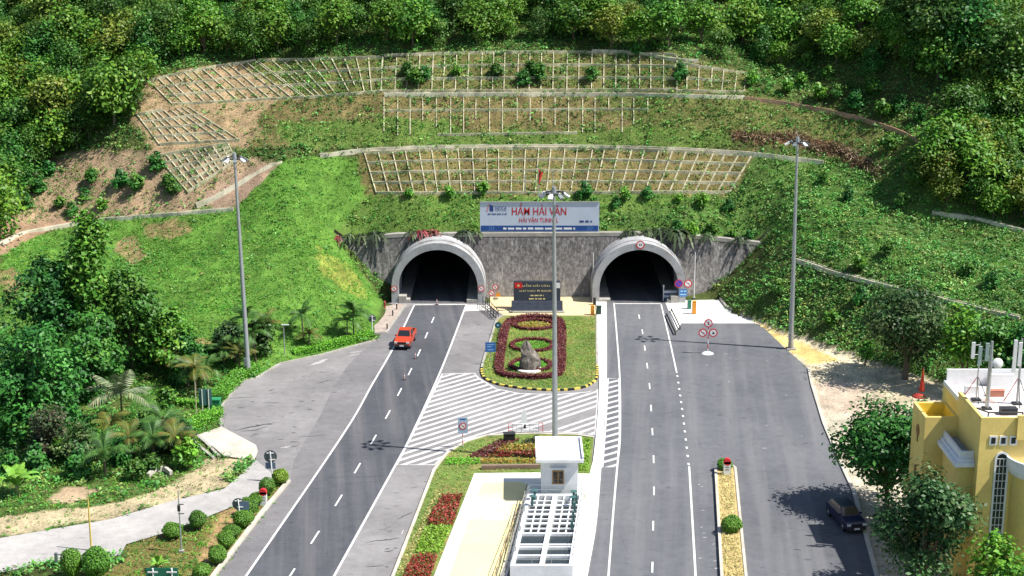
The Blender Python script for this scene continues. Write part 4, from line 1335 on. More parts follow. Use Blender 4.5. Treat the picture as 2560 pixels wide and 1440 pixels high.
# palms -----------------------------------------------------------------
def frond_mesh(key, length, droop, pal, seed, nl=13, wid=0.42):
    r = np.random.default_rng(seed)
    V, K = [], []
    cols = np.array(pal)
    prev = None
    for k in range(nl + 1):
        t = k / nl
        p = np.array([length * t * (1 - 0.12 * t), 0, length * (0.55 * t - droop * t * t)])
        if prev is not None:
            d = (p - prev); d /= np.linalg.norm(d)
            V.append([prev + [0, 0.03, 0], prev - [0, 0.03, 0], p - [0, 0.02, 0], p + [0, 0.02, 0]]); K.append(cols[0] * 1.2)
            for s in (-1, 1):
                wl = wid * length * 0.5 * math.sin(math.pi * min(0.97, 0.15 + 0.82 * t)) + 0.08
                tip = p + d * wl * 0.55 + np.array([0, s * wl, -wl * 0.45])
                V.append([prev, p, tip + d * 0.03, tip]); K.append(cols[r.integers(0, len(cols))] * r.uniform(0.8, 1.2))
        prev = p
    return quads_mesh(key, np.array(V, float), np.clip(np.array(K), 0, 1), M['frond'])


PG = [(0.055, 0.14, 0.028), (0.04, 0.105, 0.024), (0.08, 0.17, 0.035)]
PY_ = [(0.13, 0.15, 0.03), (0.075, 0.13, 0.028), (0.18, 0.13, 0.04)]
PP = [(0.22, 0.26, 0.16), (0.13, 0.18, 0.10), (0.28, 0.28, 0.19)]
frond_sets = {
    'green': [frond_mesh("frond_g%d" % k, 2.4, 0.62 + 0.1 * k, PG, 60 + k) for k in range(2)],
    'yellow': [frond_mesh("frond_y%d" % k, 2.3, 0.62 + 0.1 * k, PY_, 70 + k) for k in range(2)],
    'pale': [frond_mesh("frond_p%d" % k, 2.9, 0.35 + 0.15 * k, PP, 80 + k) for k in range(2)],
}
palm_trunks = {}


def palm(px, py, h, kind, label, n=11, s=1.0, seed=0, group=None, name="palm_tree"):
    r = np.random.default_rng(900 + seed)
    base = ground_at(px, py)
    t = thing(name, label, "palm", base, group, r.uniform(0, 6.28))
    tb = MB(); lean = r.uniform(-0.25, 0.25)
    tb.path([(0, 0, -0.3), (lean * .5, 0, h * 0.5), (lean, 0, h)], [0.13 * s, 0.10 * s, 0.085 * s], 8)
    tb.part("trunk", M['bark'], t, smooth=True, local=True)
    for k in range(n):
        o = bpy.data.objects.new("frond", frond_sets[kind][k % 2]); COL.objects.link(o); o.parent = t
        o.location = (lean, 0, h)
        el = r.uniform(-0.35, 0.6) if k > 2 else r.uniform(0.5, 1.0)
        o.rotation_euler = (r.uniform(-.2, .2), -el, 2 * math.pi * k / n + r.uniform(-.25, .25))
        f_ = 1.2 * s * r.uniform(0.85, 1.15); o.scale = (f_, f_, f_)
    return t


PALMS = [
    (640, 905, 3.8, 'green', "palm right behind the left light mast", 0.95), (618, 880, 4.4, 'green', "tallest palm of the clump behind the left light mast", 0.95), (665, 880, 3.4, 'yellow', "yellowing palm on the right of the left light mast", 0.9),
    (590, 905, 3.0, 'green', "palm at the left end of the clump by the left light mast", 0.95), (600, 925, 2.2, 'yellow', "short yellowing palm at the foot of the left light mast", 0.8), (560, 915, 2.2, 'green', "low dark palm beside the hedge, left of the mast", 0.8),
    (760, 850, 3.2, 'green', "single palm standing in the grass between lamp post and mast", 0.85), (772, 868, 1.7, 'yellow', "short yellowing palm under the single palm", 0.75),
    (885, 845, 3.6, 'green', "palm nearest the left tunnel, at the road bend", 0.85), (868, 850, 2.6, 'green', "lower twin palm beside the palm nearest the left tunnel", 0.8),
    (490, 985, 3.0, 'yellow', "yellow green palm behind the green sign panels", 0.95), (470, 970, 2.4, 'green', "palm left of the yellow green palm by the green panels", 0.9), (520, 960, 2.0, 'green', "small palm in the hedge corner", 0.8), (440, 945, 2.2, 'yellow', "palm among the shrubs above the hedge", 0.9),
    (305, 1055, 3.2, 'pale', "pale silvery palm with long bare fronds", 1.1),
    (330, 1145, 2.2, 'yellow', "small yellowing palm in the lower left garden, left of three", 0.95), (385, 1150, 2.4, 'green', "small palm in the lower left garden, middle of three", 0.95), (440, 1150, 2.2, 'yellow', "small yellowing palm in the lower left garden, right of three", 0.95),
    (265, 1190, 2.3, 'green', "palm with a pale stem near the sandy bank", 1.0), (275, 1120, 2.4, 'yellow', "palm behind the garden shrubs on the left", 0.95), (410, 1105, 2.4, 'green', "palm under the hedge corner at lower left", 1.0),
    (2415, 960, 4.2, 'yellow', "yellowish palm at the foot of the right bank", 1.0),
]
for k, (x, y, h, kd, lab, s) in enumerate(PALMS):
    palm(x, y, h, kd, lab, 12, s, k, "garden palms")

# banana plant with big single leaves
def banana_leaf(key, ln, seed):
    V, K = [], []
    r = np.random.default_rng(seed)
    prev = np.zeros(3); pw = 0.05
    for k in range(1, 7):
        t = k / 6
        p = np.array([ln * 0.55 * t, 0, ln * (0.95 * t - 0.55 * t * t)]); w_ = 0.34 * math.sin(math.pi * min(0.98, 0.12 + 0.86 * t)) + 0.02
        for s in (-1, 1):
            V.append([prev, p, p + [0, s * w_, -0.10], prev + [0, s * pw, -0.06]]); K.append(np.array((0.17, 0.36, 0.05)) * r.uniform(0.8, 1.2))
        prev, pw = p, w_
    return quads_mesh(key, np.array(V, float), np.clip(np.array(K), 0, 1), M['frond'])


bl = [banana_leaf("banana_leaf%d" % k, 2.6, k) for k in range(2)]
for k, (x, y, s, lab) in enumerate([(45, 1240, 1.35, "large bright banana plant at the left edge of the garden"), (455, 905, 0.8, "young banana plant at the foot of the lawn slope"), (395, 1425, 0.55, "clump of broad bright leaves behind the bottom sign")]):
    t = thing("banana_plant", lab, "plant", ground_at(x, y) if y < 1300 else G(x, y), "banana plants")
    r = np.random.default_rng(700 + k)
    st = MB(); st.tube((0, 0, -0.2), (0, 0, 1.3 * s), 0.16 * s, 0.09 * s, 8); st.part("stem", mat("banana stem", (0.25, 0.27, 0.10)), t, local=True)
    for q in range(12):
        o = bpy.data.objects.new("leaf", bl[q % 2]); COL.objects.link(o); o.parent = t
        o.location = (0, 0, s * r.uniform(0.5, 1.3)); o.rotation_euler = (0, -r.uniform(-0.5, 0.5), 2 * math.pi * q / 12 + r.uniform(-.3, .3))
        o.scale = (s * r.uniform(.8, 1.1),) * 3

# plants with arching blades hanging over the wall top -----------------------
def fountain(key, pal, seed, n=34, ln=1.4):
    r = np.random.default_rng(seed); V, K = [], []
    cols = np.array(pal)
    for k in range(n):
        a = r.uniform(0, 2 * math.pi); el = r.uniform(0.5, 1.35); l_ = ln * r.uniform(0.7, 1.2); w_ = 0.10
        d = np.array([math.cos(a), math.sin(a), 0]); sd = np.array([-math.sin(a), math.cos(a), 0])
        prev = np.zeros(3); c = cols[r.integers(0, len(cols))] * r.uniform(0.8, 1.2)
        for q in range(1, 6):
            t = q / 5
            p = d * l_ * math.cos(el) * t * (1.25) + np.array([0, 0, l_ * (math.sin(el) * t - 1.0 * t * t)])
            ww = w_ * (1 - 0.75 * t)
            V.append([prev - sd * w_, prev + sd * w_, p + sd * ww, p - sd * ww]); K.append(c)
            prev = p
    return quads_mesh(key, np.array(V, float), np.clip(np.array(K), 0, 1), M['frond'])


fm = [fountain("overhang_green", [(0.06, 0.10, 0.04), (0.09, 0.14, 0.05), (0.05, 0.07, 0.035)], 1), fountain("overhang_red", [(0.28, 0.05, 0.06), (0.16, 0.05, 0.05), (0.10, 0.10, 0.05)], 2), fountain("overhang_dark", [(0.035, 0.055, 0.03), (0.05, 0.08, 0.035)], 3, 46, 1.7)]
for k, (x, y, kd, s, lab) in enumerate([
    (846, 596, 1, 1.0, "reddish arching plant at the left end of the wall top"), (872, 594, 0, 1.25, "arching plant hanging over the wall, second from its left end"), (902, 594, 0, 1.05, "arching plant hanging over the wall, third from its left end"), (938, 593, 2, 1.15, "dark arching plant on the wall left of the left tunnel"),
    (1030, 590, 0, 1.0, "arching plant above the left shoulder of the left tunnel"), (1052, 589, 1, 1.2, "dark red arching plant above the left tunnel"), (1082, 588, 1, 1.15, "bright red arching plant above the left tunnel crown"),
    (1163, 587, 2, 1.0, "dark arching plant left of the billboard"), (1190, 587, 0, 0.8, "small arching plant under the left end of the billboard"),
    (1575, 584, 2, 0.9, "dark arching plant just left of the right tunnel crown"), (1622, 584, 0, 1.2, "arching plant above the right tunnel crown"), (1650, 586, 2, 1.1, "dark arching plant right of the right tunnel crown"), (1690, 590, 2, 1.6, "largest dark arching plant, its shadow falling down the wall"), (1712, 591, 0, 1.4, "arching plant next to the largest dark one on the wall"),
    (1770, 596, 0, 1.1, "arching plant on the right part of the wall top"), (1850, 603, 2, 1.0, "dark arching plant near the right end of the wall top")]):
    xw = AY(x, y, 206.0).x
    t = thing("overhanging_plant", lab, "plant", (xw, wall_y(wall_top(xw)) + 0.3, wall_top(xw) + 0.15), "plants hanging over the wall")
    o = bpy.data.objects.new("foliage", fm[kd]); COL.objects.link(o); o.parent = t
    s *= 1.35; o.scale = (s, s, s); o.rotation_euler = (0, 0, k * 1.7)

# ------------------------------------------------------------------ clipped plants
def ball_cloud(r_, n, pal, leaf, seed, squash=0.9):
    r = np.random.default_rng(seed)
    d = r.normal(size=(n, 3)); d /= np.linalg.norm(d, axis=1)[:, None]
    bump = 1 + 0.07 * np.sin(5 * d[:, :1] + 1) * np.sin(4 * d[:, 1:2]) + 0.05 * np.sin(7 * d[:, 2:] + 3 * d[:, :1])
    P = d * (r_ * (0.84 + 0.19 * r.random((n, 1)))) * bump * np.array([1, 1, squash])
    K = palette(n, GREENS[pal], r, 0.2)
    return leaf_quads(P, leaf * np.ones(n), 0.0, 0.6, d, 1.4, r), K


V, K = ball_cloud(1.0, 2600, 'topiary', 0.085, 1)
topi = quads_mesh("topiary_ball", V, K, M['leaf'])
V, K = ball_cloud(1.0, 2600, 'lime', 0.085, 2)
topi_l = quads_mesh("topiary_lime", V, K, M['leaf'])
core = MB(); core.lathe([(0.02, -0.8)] + [(0.84 * math.cos(a), 0.76 * math.sin(a)) for a in np.linspace(-1.2, 1.5, 9)] + [(0.02, 0.78)], n=14)
core_me = core.mesh("topiary_core", mat("topiary twigs", (0.035, 0.06, 0.02), 0.95), smooth=True)
stem = MB(); stem.tube((0, 0, -1.35), (0, 0, -0.6), 0.07, 0.06, 7); stem_me = stem.mesh("topiary_stem", M['bark'])
TOPI = [(702, 1210, 0.78, 1, "lime coloured clipped ball bush at the tip of the left roadside strip"), (668, 1238, 0.82, 0, "clipped ball bush second from the tip, behind the kilometre stone"), (640, 1262, 0.68, 0, "clipped ball bush in front of the back of a round sign, upper of two"),
        (622, 1290, 0.85, 0, "largest clipped ball bush, right of the sign with a square back"), (610, 1318, 0.8, 0, "dark clipped ball bush under the sign with a square back"), (580, 1345, 0.72, 0, "clipped ball bush midway along the kerb of the left strip"),
        (566, 1372, 0.78, 0, "clipped ball bush touching the one midway along the kerb"), (545, 1408, 0.85, 0, "clipped ball bush near the bottom of the kerb, beside a small shadow"), (505, 1448, 0.75, 0, "clipped ball bush cut by the bottom edge beside the kerb"),
        (495, 1322, 0.78, 0, "lone clipped ball bush on the grass beside the pale road"), (432, 1345, 0.82, 0, "clipped ball bush behind the thin grey pole"),
        (182, 1445, 0.92, 0, "left of two big clipped bushes at the bottom left corner"), (243, 1448, 1.02, 0, "right of two big clipped bushes at the bottom left corner"),
        (1812, 1178, 0.78, 0, "clipped ball bush behind the red topped stone on the narrow median"), (1828, 1335, 0.82, 0, "lone clipped ball bush halfway down the narrow median")]
for k, (x, y, rr, lm, lab) in enumerate(TOPI):
    p = G(x, y)
    t = thing("topiary_bush", lab, "bush", (p.x, p.y, 0.0), "clipped ball bushes", k * 0.9)
    sq = 1.35 if k in (11, 12) else (0.92 + 0.12 * math.sin(k * 2.3))
    for nm, me_ in (("foliage", topi_l if lm else topi), ("inner_twigs", core_me), ("stem", stem_me)):
        o = bpy.data.objects.new(nm, me_); COL.objects.link(o); o.parent = t
        o.location = (0, 0, rr * 1.15 * sq); o.scale = (rr * (1 + .12 * math.sin(k * 5.1)), rr * (1 + .1 * math.cos(k * 3.7)), rr * sq); o.rotation_euler = (.12 * math.sin(k * 1.9), .12 * math.cos(k * 2.9), 0)


def hedge(px, w, h, pal, label, z0=0.0, closed=False, dens=130, leaf=0.11, name="hedge", cat="hedge", group=None, seed=0, pts=None):
    r = np.random.default_rng(1200 + seed)
    L0 = pts if pts is not None else [G(x, y) for x, y in px]
    if closed: L0 = L0 + [L0[0]]
    P = resample(L0, 0.35)
    base = Vector(P[len(P) // 2]); base.z = z0
    t = thing(name, label, cat, base, group)
    cb = MB(); cb.strip([Vector((p.x, p.y, z0)) for p in P[:-1 if closed else None]], w * 0.72, h * 0.8, 0.05, closed=closed)
    cb.part("inner_twigs", mat("hedge twigs", tuple(np.array(GREENS[pal][0]) * 0.45), 0.95), t)
    Q = []
    for a, c in zip(P[:-1], P[1:]):
        d = (c - a); ln = d.length
        if ln < 1e-4: continue
        s = d.cross(Vector((0, 0, 1))).normalized()
        n = int(dens * ln * (w + 2 * h) / 2) + 1
        u = r.random(n); prm = r.random(n) * (w + 2 * h)
        off = np.where(prm < h, -w / 2, np.where(prm < h + w, prm - h - w / 2, w / 2)); hh = np.where(prm < h, prm, np.where(prm < h + w, h, prm - h - w))
        lump = 1 + 0.18 * (r.random(n) - 0.5)
        for k in range(n):
            Q.append((a.x + d.x * u[k] + s.x * off[k] * lump[k], a.y + d.y * u[k] + s.y * off[k] * lump[k], z0 + max(0.02, hh[k] * (0.9 + 0.2 * r.random()))))
    Q = np.array(Q)
    V = leaf_quads(Q, leaf * np.ones(len(Q)), 0.5, 0.6, r=r)
    me_ = quads_mesh(name, V - np.array(base), palette(len(Q), GREENS[pal], r, 0.2), M['leaf'])
    o = bpy.data.objects.new("foliage", me_); COL.objects.link(o); o.parent = t
    return t


hedge([(930, 842), (870, 858), (800, 876), (730, 892)], 1.1, 0.8, 'hedge', "bright low hedge along the road bend below the lawn slope", seed=1)
hedge([(640, 925), (600, 945), (565, 978), (543, 1004)], 1.7, 0.9, 'hedge', "bright clipped hedge between the mast and the green bin", seed=2)
hedge([(540, 1044), (500, 1062), (468, 1078)], 1.6, 0.9, 'hedge', "bright clipped hedge beside the pale slab at the left", seed=3)
hedge([(545, 1020), (500, 1018), (440, 1012)], 0.8, 0.7, 'hedge', "straight clipped hedge behind the green sign panels", seed=4)
hedge([(545, 1030), (544, 1044)], 1.0, 0.7, 'hedge', "short piece of hedge turning the corner by the green bin", seed=5)


def bed(poly_px, h, pal, label, n, leaf=0.10, z0=0.1, name="flower_bed", seed=0, cat="plants", group=None):
    """low planting that fills an outline"""
    r = np.random.default_rng(1500 + seed)
    W = [G(x, y) for x, y in poly_px]
    P2 = [(p.x, p.y) for p in W]
    xs_ = [p[0] for p in P2]; ys_ = [p[1] for p in P2]
    X = r.uniform(min(xs_), max(xs_), n * 3); Y = r.uniform(min(ys_), max(ys_), n * 3)
    m_ = inpoly(P2, X, Y); X = X[m_][:n]; Y = Y[m_][:n]
    row = 0.5 + 0.5 * np.sin(X * 9 + Y * 2)
    Z = z0 + r.random(len(X)) * h * (0.6 + 0.4 * row)
    base = Vector((float(np.mean(xs_)), float(np.mean(ys_)), z0))
    V = leaf_quads(np.stack([X, Y, Z], -1), leaf * np.ones(len(X)), 0.6, 0.55, r=r)
    o = bpy.data.objects.new(name, quads_mesh(name, V - np.array(base), palette(len(X), GREENS[pal], r, 0.25), M['leaf']))
    o.location = base; COL.objects.link(o)
    return tag(o, label, cat, group)

# brush pile raked together on the right of the cut
r = np.random.default_rng(77); Q = []
path_ = [(1830, 345), (1920, 348), (1990, 346), (2040, 372), (2090, 376), (2140, 400), (2200, 442)]
for a_, c_ in zip(path_[:-1], path_[1:]):
    for k in range(420):
        u = r.random(); p = PT(a_[0] + (c_[0] - a_[0]) * u + r.normal(0, 5), a_[1] + (c_[1] - a_[1]) * u + r.normal(0, 4.5)) if k % 6 == 0 else p + Vector((r.normal(0, .25), r.normal(0, .25), 0))
        Q.append((p.x, p.y, float(zg(p.x, p.y)) + r.uniform(0, .75)))
Q = np.array(Q); base = Q.mean(0)
o = bpy.data.objects.new("brush_pile", quads_mesh("brush_pile", leaf_quads(Q, .34 * np.ones(len(Q)), .2, .16, r=r) - base, palette(len(Q), [(.22, .135, .08), (.28, .18, .105), (.15, .095, .06), (.34, .24, .15)], r), M['frond']))
o.location = base; COL.objects.link(o); tag(o, "long reddish brown pile of cut brush on the right of the cut", "brush pile")
# ------------------------------------------------------------------ lettering
def text_part(body, cx, cz, y, w, h, m, parent, name="lettering", bold=0.01):
    cu = bpy.data.curves.new("t", 'FONT'); cu.body = body; cu.align_x = 'CENTER'; cu.offset = bold; cu.resolution_u = 3
    ob = bpy.data.objects.new("t", cu); COL.objects.link(ob)
    dg = bpy.context.evaluated_depsgraph_get(); dg.update()
    me_ = bpy.data.meshes.new_from_object(ob.evaluated_get(dg))
    bpy.data.objects.remove(ob)
    co = np.array([v.co[:] for v in me_.vertices])
    cap = 0.70
    x0, x1 = co[:, 0].min(), co[:, 0].max()
    X = (co[:, 0] - (x0 + x1) / 2) * (w / (x1 - x0)); Z = (co[:, 1] - cap / 2) * (h / cap)
    L0 = Vector(parent.location)
    out = np.stack([cx + X - L0.x, np.full(len(co), y) - L0.y, cz + Z - L0.z], -1)
    me_.vertices.foreach_set("co", out.astype(np.float32).ravel()); me_.update()
    me_.materials.clear(); me_.materials.append(m)
    o = bpy.data.objects.new(name, me_); COL.objects.link(o); o.parent = parent
    return o


def marks(parent, x0, x1, z, h, y, m, seed, name="small_print"):
    """a line of print too small to read: word-long dashes"""
    r = np.random.default_rng(seed); mb = MB(); x = x0
    while x < x1:
        w = min(r.uniform(1.2, 4.0) * h, x1 - x)
        mb.poly([(x, y, z - h / 2), (x + w, y, z - h / 2), (x + w, y, z + h / 2 * r.uniform(.6, 1)), (x, y, z + h / 2 * r.uniform(.6, 1))])
        x += w + h * 0.7
    mb.part(name, m, parent)


# ------------------------------------------------------------------ billboard above the portal
BY = 206.2
bz0 = AY(1350, 579, BY).z; bz1 = AY(1350, 505, BY).z
bx0, bx1 = AY(1200, 540, BY).x, AY(1498, 540, BY).x
bb = thing("billboard", "wide pale billboard lettered in red, standing on the wall between the tunnels", "billboard", ((bx0 + bx1) / 2, BY, bz0 - 0.7))
mb = MB(); mb.box(((bx0 + bx1) / 2, BY + 0.08, (bz0 + bz1) / 2), (bx1 - bx0, 0.14, bz1 - bz0)); mb.part("panel", mat("pale billboard sheet", (0.50, 0.56, 0.66), 0.6, 0.08, 0.4, 0.05), bb)
band = AY(1350, 564, BY).z
mb = MB(); mb.poly([(bx0 + .12, BY - 0.01, bz0 + .08), (bx1 - .12, BY - 0.01, bz0 + .08), (bx1 - .12, BY - 0.01, band), (bx0 + .12, BY - 0.01, band)]); mb.part("blue_band", mat("billboard blue", (0.015, 0.07, 0.26), 0.6, 0.08, 2), bb)
mb = MB()
for x in np.linspace(bx0 + .3, bx1 - .3, 12):
    mb2 = MB(); mb2.box((x, BY + 0.25, (bz0 + bz1) / 2 - 0.6), (0.09, 0.12, bz1 - bz0 + 1.2)); mb2.part("post", M['dark'], bb)
mb.strip([(bx0, BY, bz1), (bx1, BY, bz1)], 0.2, 0.06, 0.05); mb.part("top_rail", M['steel'], bb)


def bpt(px, py):
    p = AY(px, py, BY); return p.x, p.z


red_ink = mat("billboard red", (0.50, 0.02, 0.03), 0.6, 0.05, 3); navy_ink = mat("billboard navy", (0.02, 0.05, 0.20), 0.6, 0.05, 3)
cx_, cz_ = bpt(1348, 528); text_part("HẦM HẢI VÂN", cx_, cz_, BY - 0.012, 7.35, 1.05, red_ink, bb)
cx_, cz_ = bpt(1347, 550.5); text_part("HẢI VÂN TUNNEL", cx_, cz_, BY - 0.012, 5.3, 0.62, red_ink, bb)
cx_, cz_ = bpt(1252, 520); text_part("DEOCA", cx_, cz_, BY - 0.012, 1.55, 0.42, navy_ink, bb)
cx_, cz_ = bpt(1252, 526.5); text_part("GROUP", cx_, cz_, BY - 0.012, 1.5, 0.2, navy_ink, bb, bold=0.0)
x0_, z_ = bpt(1219, 535); x1_, _ = bpt(1267, 535); marks(bb, x0_, x1_, z_, 0.16, BY - 0.012, navy_ink, 1)
x0_, z_ = bpt(1449, 553.5); x1_, _ = bpt(1480, 553); marks(bb, x0_, x1_, z_, 0.3, BY - 0.012, navy_ink, 2)
x0_, z_ = bpt(1258, 571); x1_, _ = bpt(1438, 571); marks(bb, x0_, x1_, z_, 0.3, BY - 0.016, M['white'], 3)
for x in (1222, 1468):
    for q in range(3):
        xx, zz = bpt(x + q * 5, 570.5)
        mb = MB()
        for s in (-1, 1): mb.poly([(xx, BY - .016, zz + s * .3), (xx + .05, BY - .016, zz + s * .3), (xx + .2, BY - .016, zz), (xx + .13, BY - .016, zz)])
        mb.part("chevron_mark", mat("band light blue", (0.15, 0.35, 0.65)), bb)
xl, zl = bpt(1224, 520)
mb = MB(); mb.poly([(xl, BY - .012, zl - .42), (xl + .5, BY - .012, zl - .5), (xl + .5, BY - .012, zl + .25), (xl, BY - .012, zl + .5)]); mb.part("logo_block", navy_ink, bb)
mb = MB(); mb.poly([(xl - .45, BY - .012, zl - .5), (xl - .25, BY - .012, zl - .5), (xl - .05, BY - .012, zl + .45), (xl - .2, BY - .012, zl + .45)]); mb.part("logo_stroke", mat("logo pink", (0.60, 0.25, 0.33)), bb)

# flagpoles behind the billboard
for k, (x, yt, yb) in enumerate([(1313, 424, 484), (1346, 420, 484), (1381, 428, 484)]):
    p = PT(x, yb); top_z = AY(x, yt, p.y).z
    t = thing("flagpole", ["bare thin flagpole left of the red flag above the billboard", "thin flagpole with a limp red flag above the billboard", "bare thin flagpole right of the red flag above the billboard"][k], "flagpole", p, "flagpoles above the billboard")
    mb = MB(); mb.tube(p - Vector((0, 0, .3)), (p.x, p.y, top_z), 0.06, 0.045, 8); mb.part("pole", M['steel'], t)
    if k == 1:
        fl = MB(); r = np.random.default_rng(4); n = 9
        grid = [[(p.x + 0.05 + 0.55 * u * (1 - 0.25 * v) - 0.35 * v * u + 0.03 * math.sin(9 * u), p.y + 0.16 * math.sin(7 * u + 2 * v), top_z - 0.15 - 1.75 * v - 0.5 * u) for u in np.linspace(0, 1, 7)] for v in np.linspace(0, 1, n)]
        for a in range(n - 1):
            for c in range(6): fl.poly([grid[a][c], grid[a][c + 1], grid[a + 1][c + 1], grid[a + 1][c]])
        fl.part("flag", mat("red flag cloth", (0.62, 0.05, 0.03), 0.8, 0.2, 4), t, smooth=True)
# tall white poles beside the right tunnel
for k, (x, yt, yb) in enumerate([(1482, 632, 748), (1735, 630, 745), (1382, 648, 752)]):
    p = G(x, yb) if k != 1 else G(x, yb); top_z = AY(x, yt, p.y).z
    t = thing("white_pole", ["thin white pole on the left of the right tunnel", "thin white pole on the right of the right tunnel, by the slope", "thin white pole behind the dark stone plaque"][k], "pole", (p.x, p.y, 0), "thin white poles at the wall foot")
    mb = MB(); mb.tube((p.x, p.y, 0), (p.x, p.y, top_z), 0.06, 0.045, 8); mb.part("shaft", M['white'], t)
    mb = MB(); mb.box((p.x, p.y, 0.06), (0.35, 0.35, 0.12)); mb.part("base", M['conc'], t)

# ------------------------------------------------------------------ light masts
def light_mast(px, pyb, pxt, pyt, label, lamps=8, rz=0.0):
    p = G(px, pyb); top_z = AY(pxt, pyt, p.y).z; xt = AY(pxt, pyt, p.y).x
    t = thing("light_mast", label, "light mast", (p.x, p.y, 0), "tall floodlight masts")
    hd = Vector((xt, p.y, top_z))
    mb = MB(); mid = Vector((p.x, p.y, 0)).lerp(hd, 0.5)
    mb.path([(p.x, p.y, 0), mid, hd], [0.30, 0.22, 0.13], 14); mb.part("pole", M['steel'], t, smooth=True)
    mb = MB(); mb.tube((p.x, p.y, 0), (p.x, p.y, 0.9), 0.36, 0.33, 14); mb.box((p.x, p.y, 0.05), (1.1, 1.1, 0.14)); mb.part("base_plate", M['conc'], t)
    mb = MB(); mb.box((p.x - 0.24, p.y - 0.30, 1.6), (0.3, 0.2, 0.9)); mb.part("switch_box", M['grey'], t)
    mb = MB()
    ring = [hd + Vector((0.95 * math.cos(a), 0.95 * math.sin(a), -0.35)) for a in np.linspace(0, 2 * math.pi, 15)[:-1]]
    mb.strip(ring, 0.09, 0.08, 0.04, closed=True)
    for q in range(4):
        a = rz + q * math.pi / 2; mb.tube(hd + Vector((0, 0, -.32)), hd + Vector((0.95 * math.cos(a), 0.95 * math.sin(a), -.32)), 0.04, 0.04, 6)
    mb.part("carriage_ring", M['dark'], t)
    mb = MB(); mb.tube(hd - Vector((0, 0, .5)), hd + Vector((0, 0, .25)), 0.24, 0.2, 12); mb.tube(hd, hd + Vector((0, 0, 1.1)), 0.03, 0.02, 6); mb.part("head_cap", M['steel'], t)
    for q in range(lamps):
        a = rz + 2 * math.pi * q / lamps; c = hd + Vector((1.15 * math.cos(a), 1.15 * math.sin(a), -0.45))
        mx = Matrix.Translation(c) @ Matrix.Rotation(a, 4, 'Z') @ Matrix.Rotation(0.5, 4, 'Y')
        mb = MB(); mb.box((0.12, 0, 0), (0.5, 0.42, 0.16), m=mx); mb.box((-0.2, 0, 0), (0.14, 0.3, 0.24), m=mx)
        o = mb.part("floodlight", M['panel'] if q % 2 else M['grey'], t)
        mb = MB(); mb.poly([mx @ Vector(v) for v in ((-.1, -.18, -.085), (-.1, .18, -.085), (.34, .18, -.085), (.34, -.18, -.085))]); mb.part("lens", M['lamp'], o) if False else None
    return t


light_mast(621, 937, 586, 388, "tall light mast on the left, rising from the hedge below the lawn slope", 8, 0.2)
light_mast(1388, 1152, 1385, 474, "tall light mast in the middle, in front of the billboard", 8, 0.5)
light_mast(1977, 872, 1994, 348, "tall light mast on the right, on the sandy verge", 6, 0.1)

# ------------------------------------------------------------------ signs
pinkwhite = M['white']
nopark = mat("no parking blue", (0.10, 0.05, 0.40), 0.5, 0.08, 4)


def disc_plate(c, r, kind, parent, glyph=0, ny=-1.0):
    """a round plate facing the camera; each layer 3 mm in front of the last"""
    c = Vector(c)
    mb = MB(); mb.tube(c + Vector((0, 0.03, 0)), c, r, r, 24)
    o = mb.part("plate", {'ban': M['red'], 'nopark': M['red'], 'blue': M['sblue'], 'teal': mat("dark teal sign", (0.015, 0.10, 0.13), 0.5), 'back': M['grey']}[kind], parent)

    def lay(shape, m, dy, nm):
        q = MB(); q.poly([(c.x + a, c.y - dy, c.z + b) for a, b in shape]); q.part(nm, m, parent)
    circ = lambda rr, n=22: [(rr * math.cos(2 * math.pi * k / n), rr * math.sin(2 * math.pi * k / n)) for k in range(n)]
    if kind == 'ban':
        lay(circ(r * 0.74), M['white'], 0.004, "sign_face")
        G_ = [[(-.42, .12), (.36, -.22), (.44, -.06), (-.34, .28)], [(-.12, -.42), (.12, -.42), (.16, .1), (.05, .42), (-.12, .3)], [(-.35, -.3), (.35, -.3), (.3, .05), (.05, .1), (0, .35), (-.15, .3), (-.1, 0)],
              [(-.3, -.25), (-.1, -.25), (-.1, .25), (-.3, .25)]]
        lay([(a * r, b * r) for a, b in G_[glyph]], M['black'], 0.008, "symbol")
        if glyph == 3: lay([(a * r + .4 * r, b * r) for a, b in G_[3]], M['black'], 0.008, "symbol")
        if glyph < 2: lay([(a * r, b * r) for a, b in ((-.55, .5), (-.47, .58), (.55, -.5), (.47, -.58))], M['red'], 0.011, "red_bar")
    if kind == 'nopark':
        lay(circ(r * 0.82), nopark, 0.004, "sign_face")
        lay([(a * r, b * r) for a, b in ((-.6, .52), (-.52, .6), (.6, -.52), (.52, -.6))], M['red'], 0.008, "red_bar")
    if kind == 'teal':
        lay([(a * r, b * r) for a, b in ((-.35, -.3), (.35, -.3), (.35, .1), (.1, .35), (-.2, .35), (-.35, .05))], mat("pale blue symbol", (0.35, 0.55, 0.7)), 0.004, "symbol")
    return o


def post(t, p, z1, banded=False, r=0.045):
    if banded:
        n = 6
        for k in range(n):
            mb = MB(); mb.tube((p.x, p.y, z1 * k / n), (p.x, p.y, z1 * (k + 1) / n), r, r, 8); mb.part("post_band", M['red'] if k % 2 else M['white'], t)
    else:
        mb = MB(); mb.tube((p.x, p.y, 0), (p.x, p.y, z1), r, r, 8); mb.part("post", M['steel'], t)


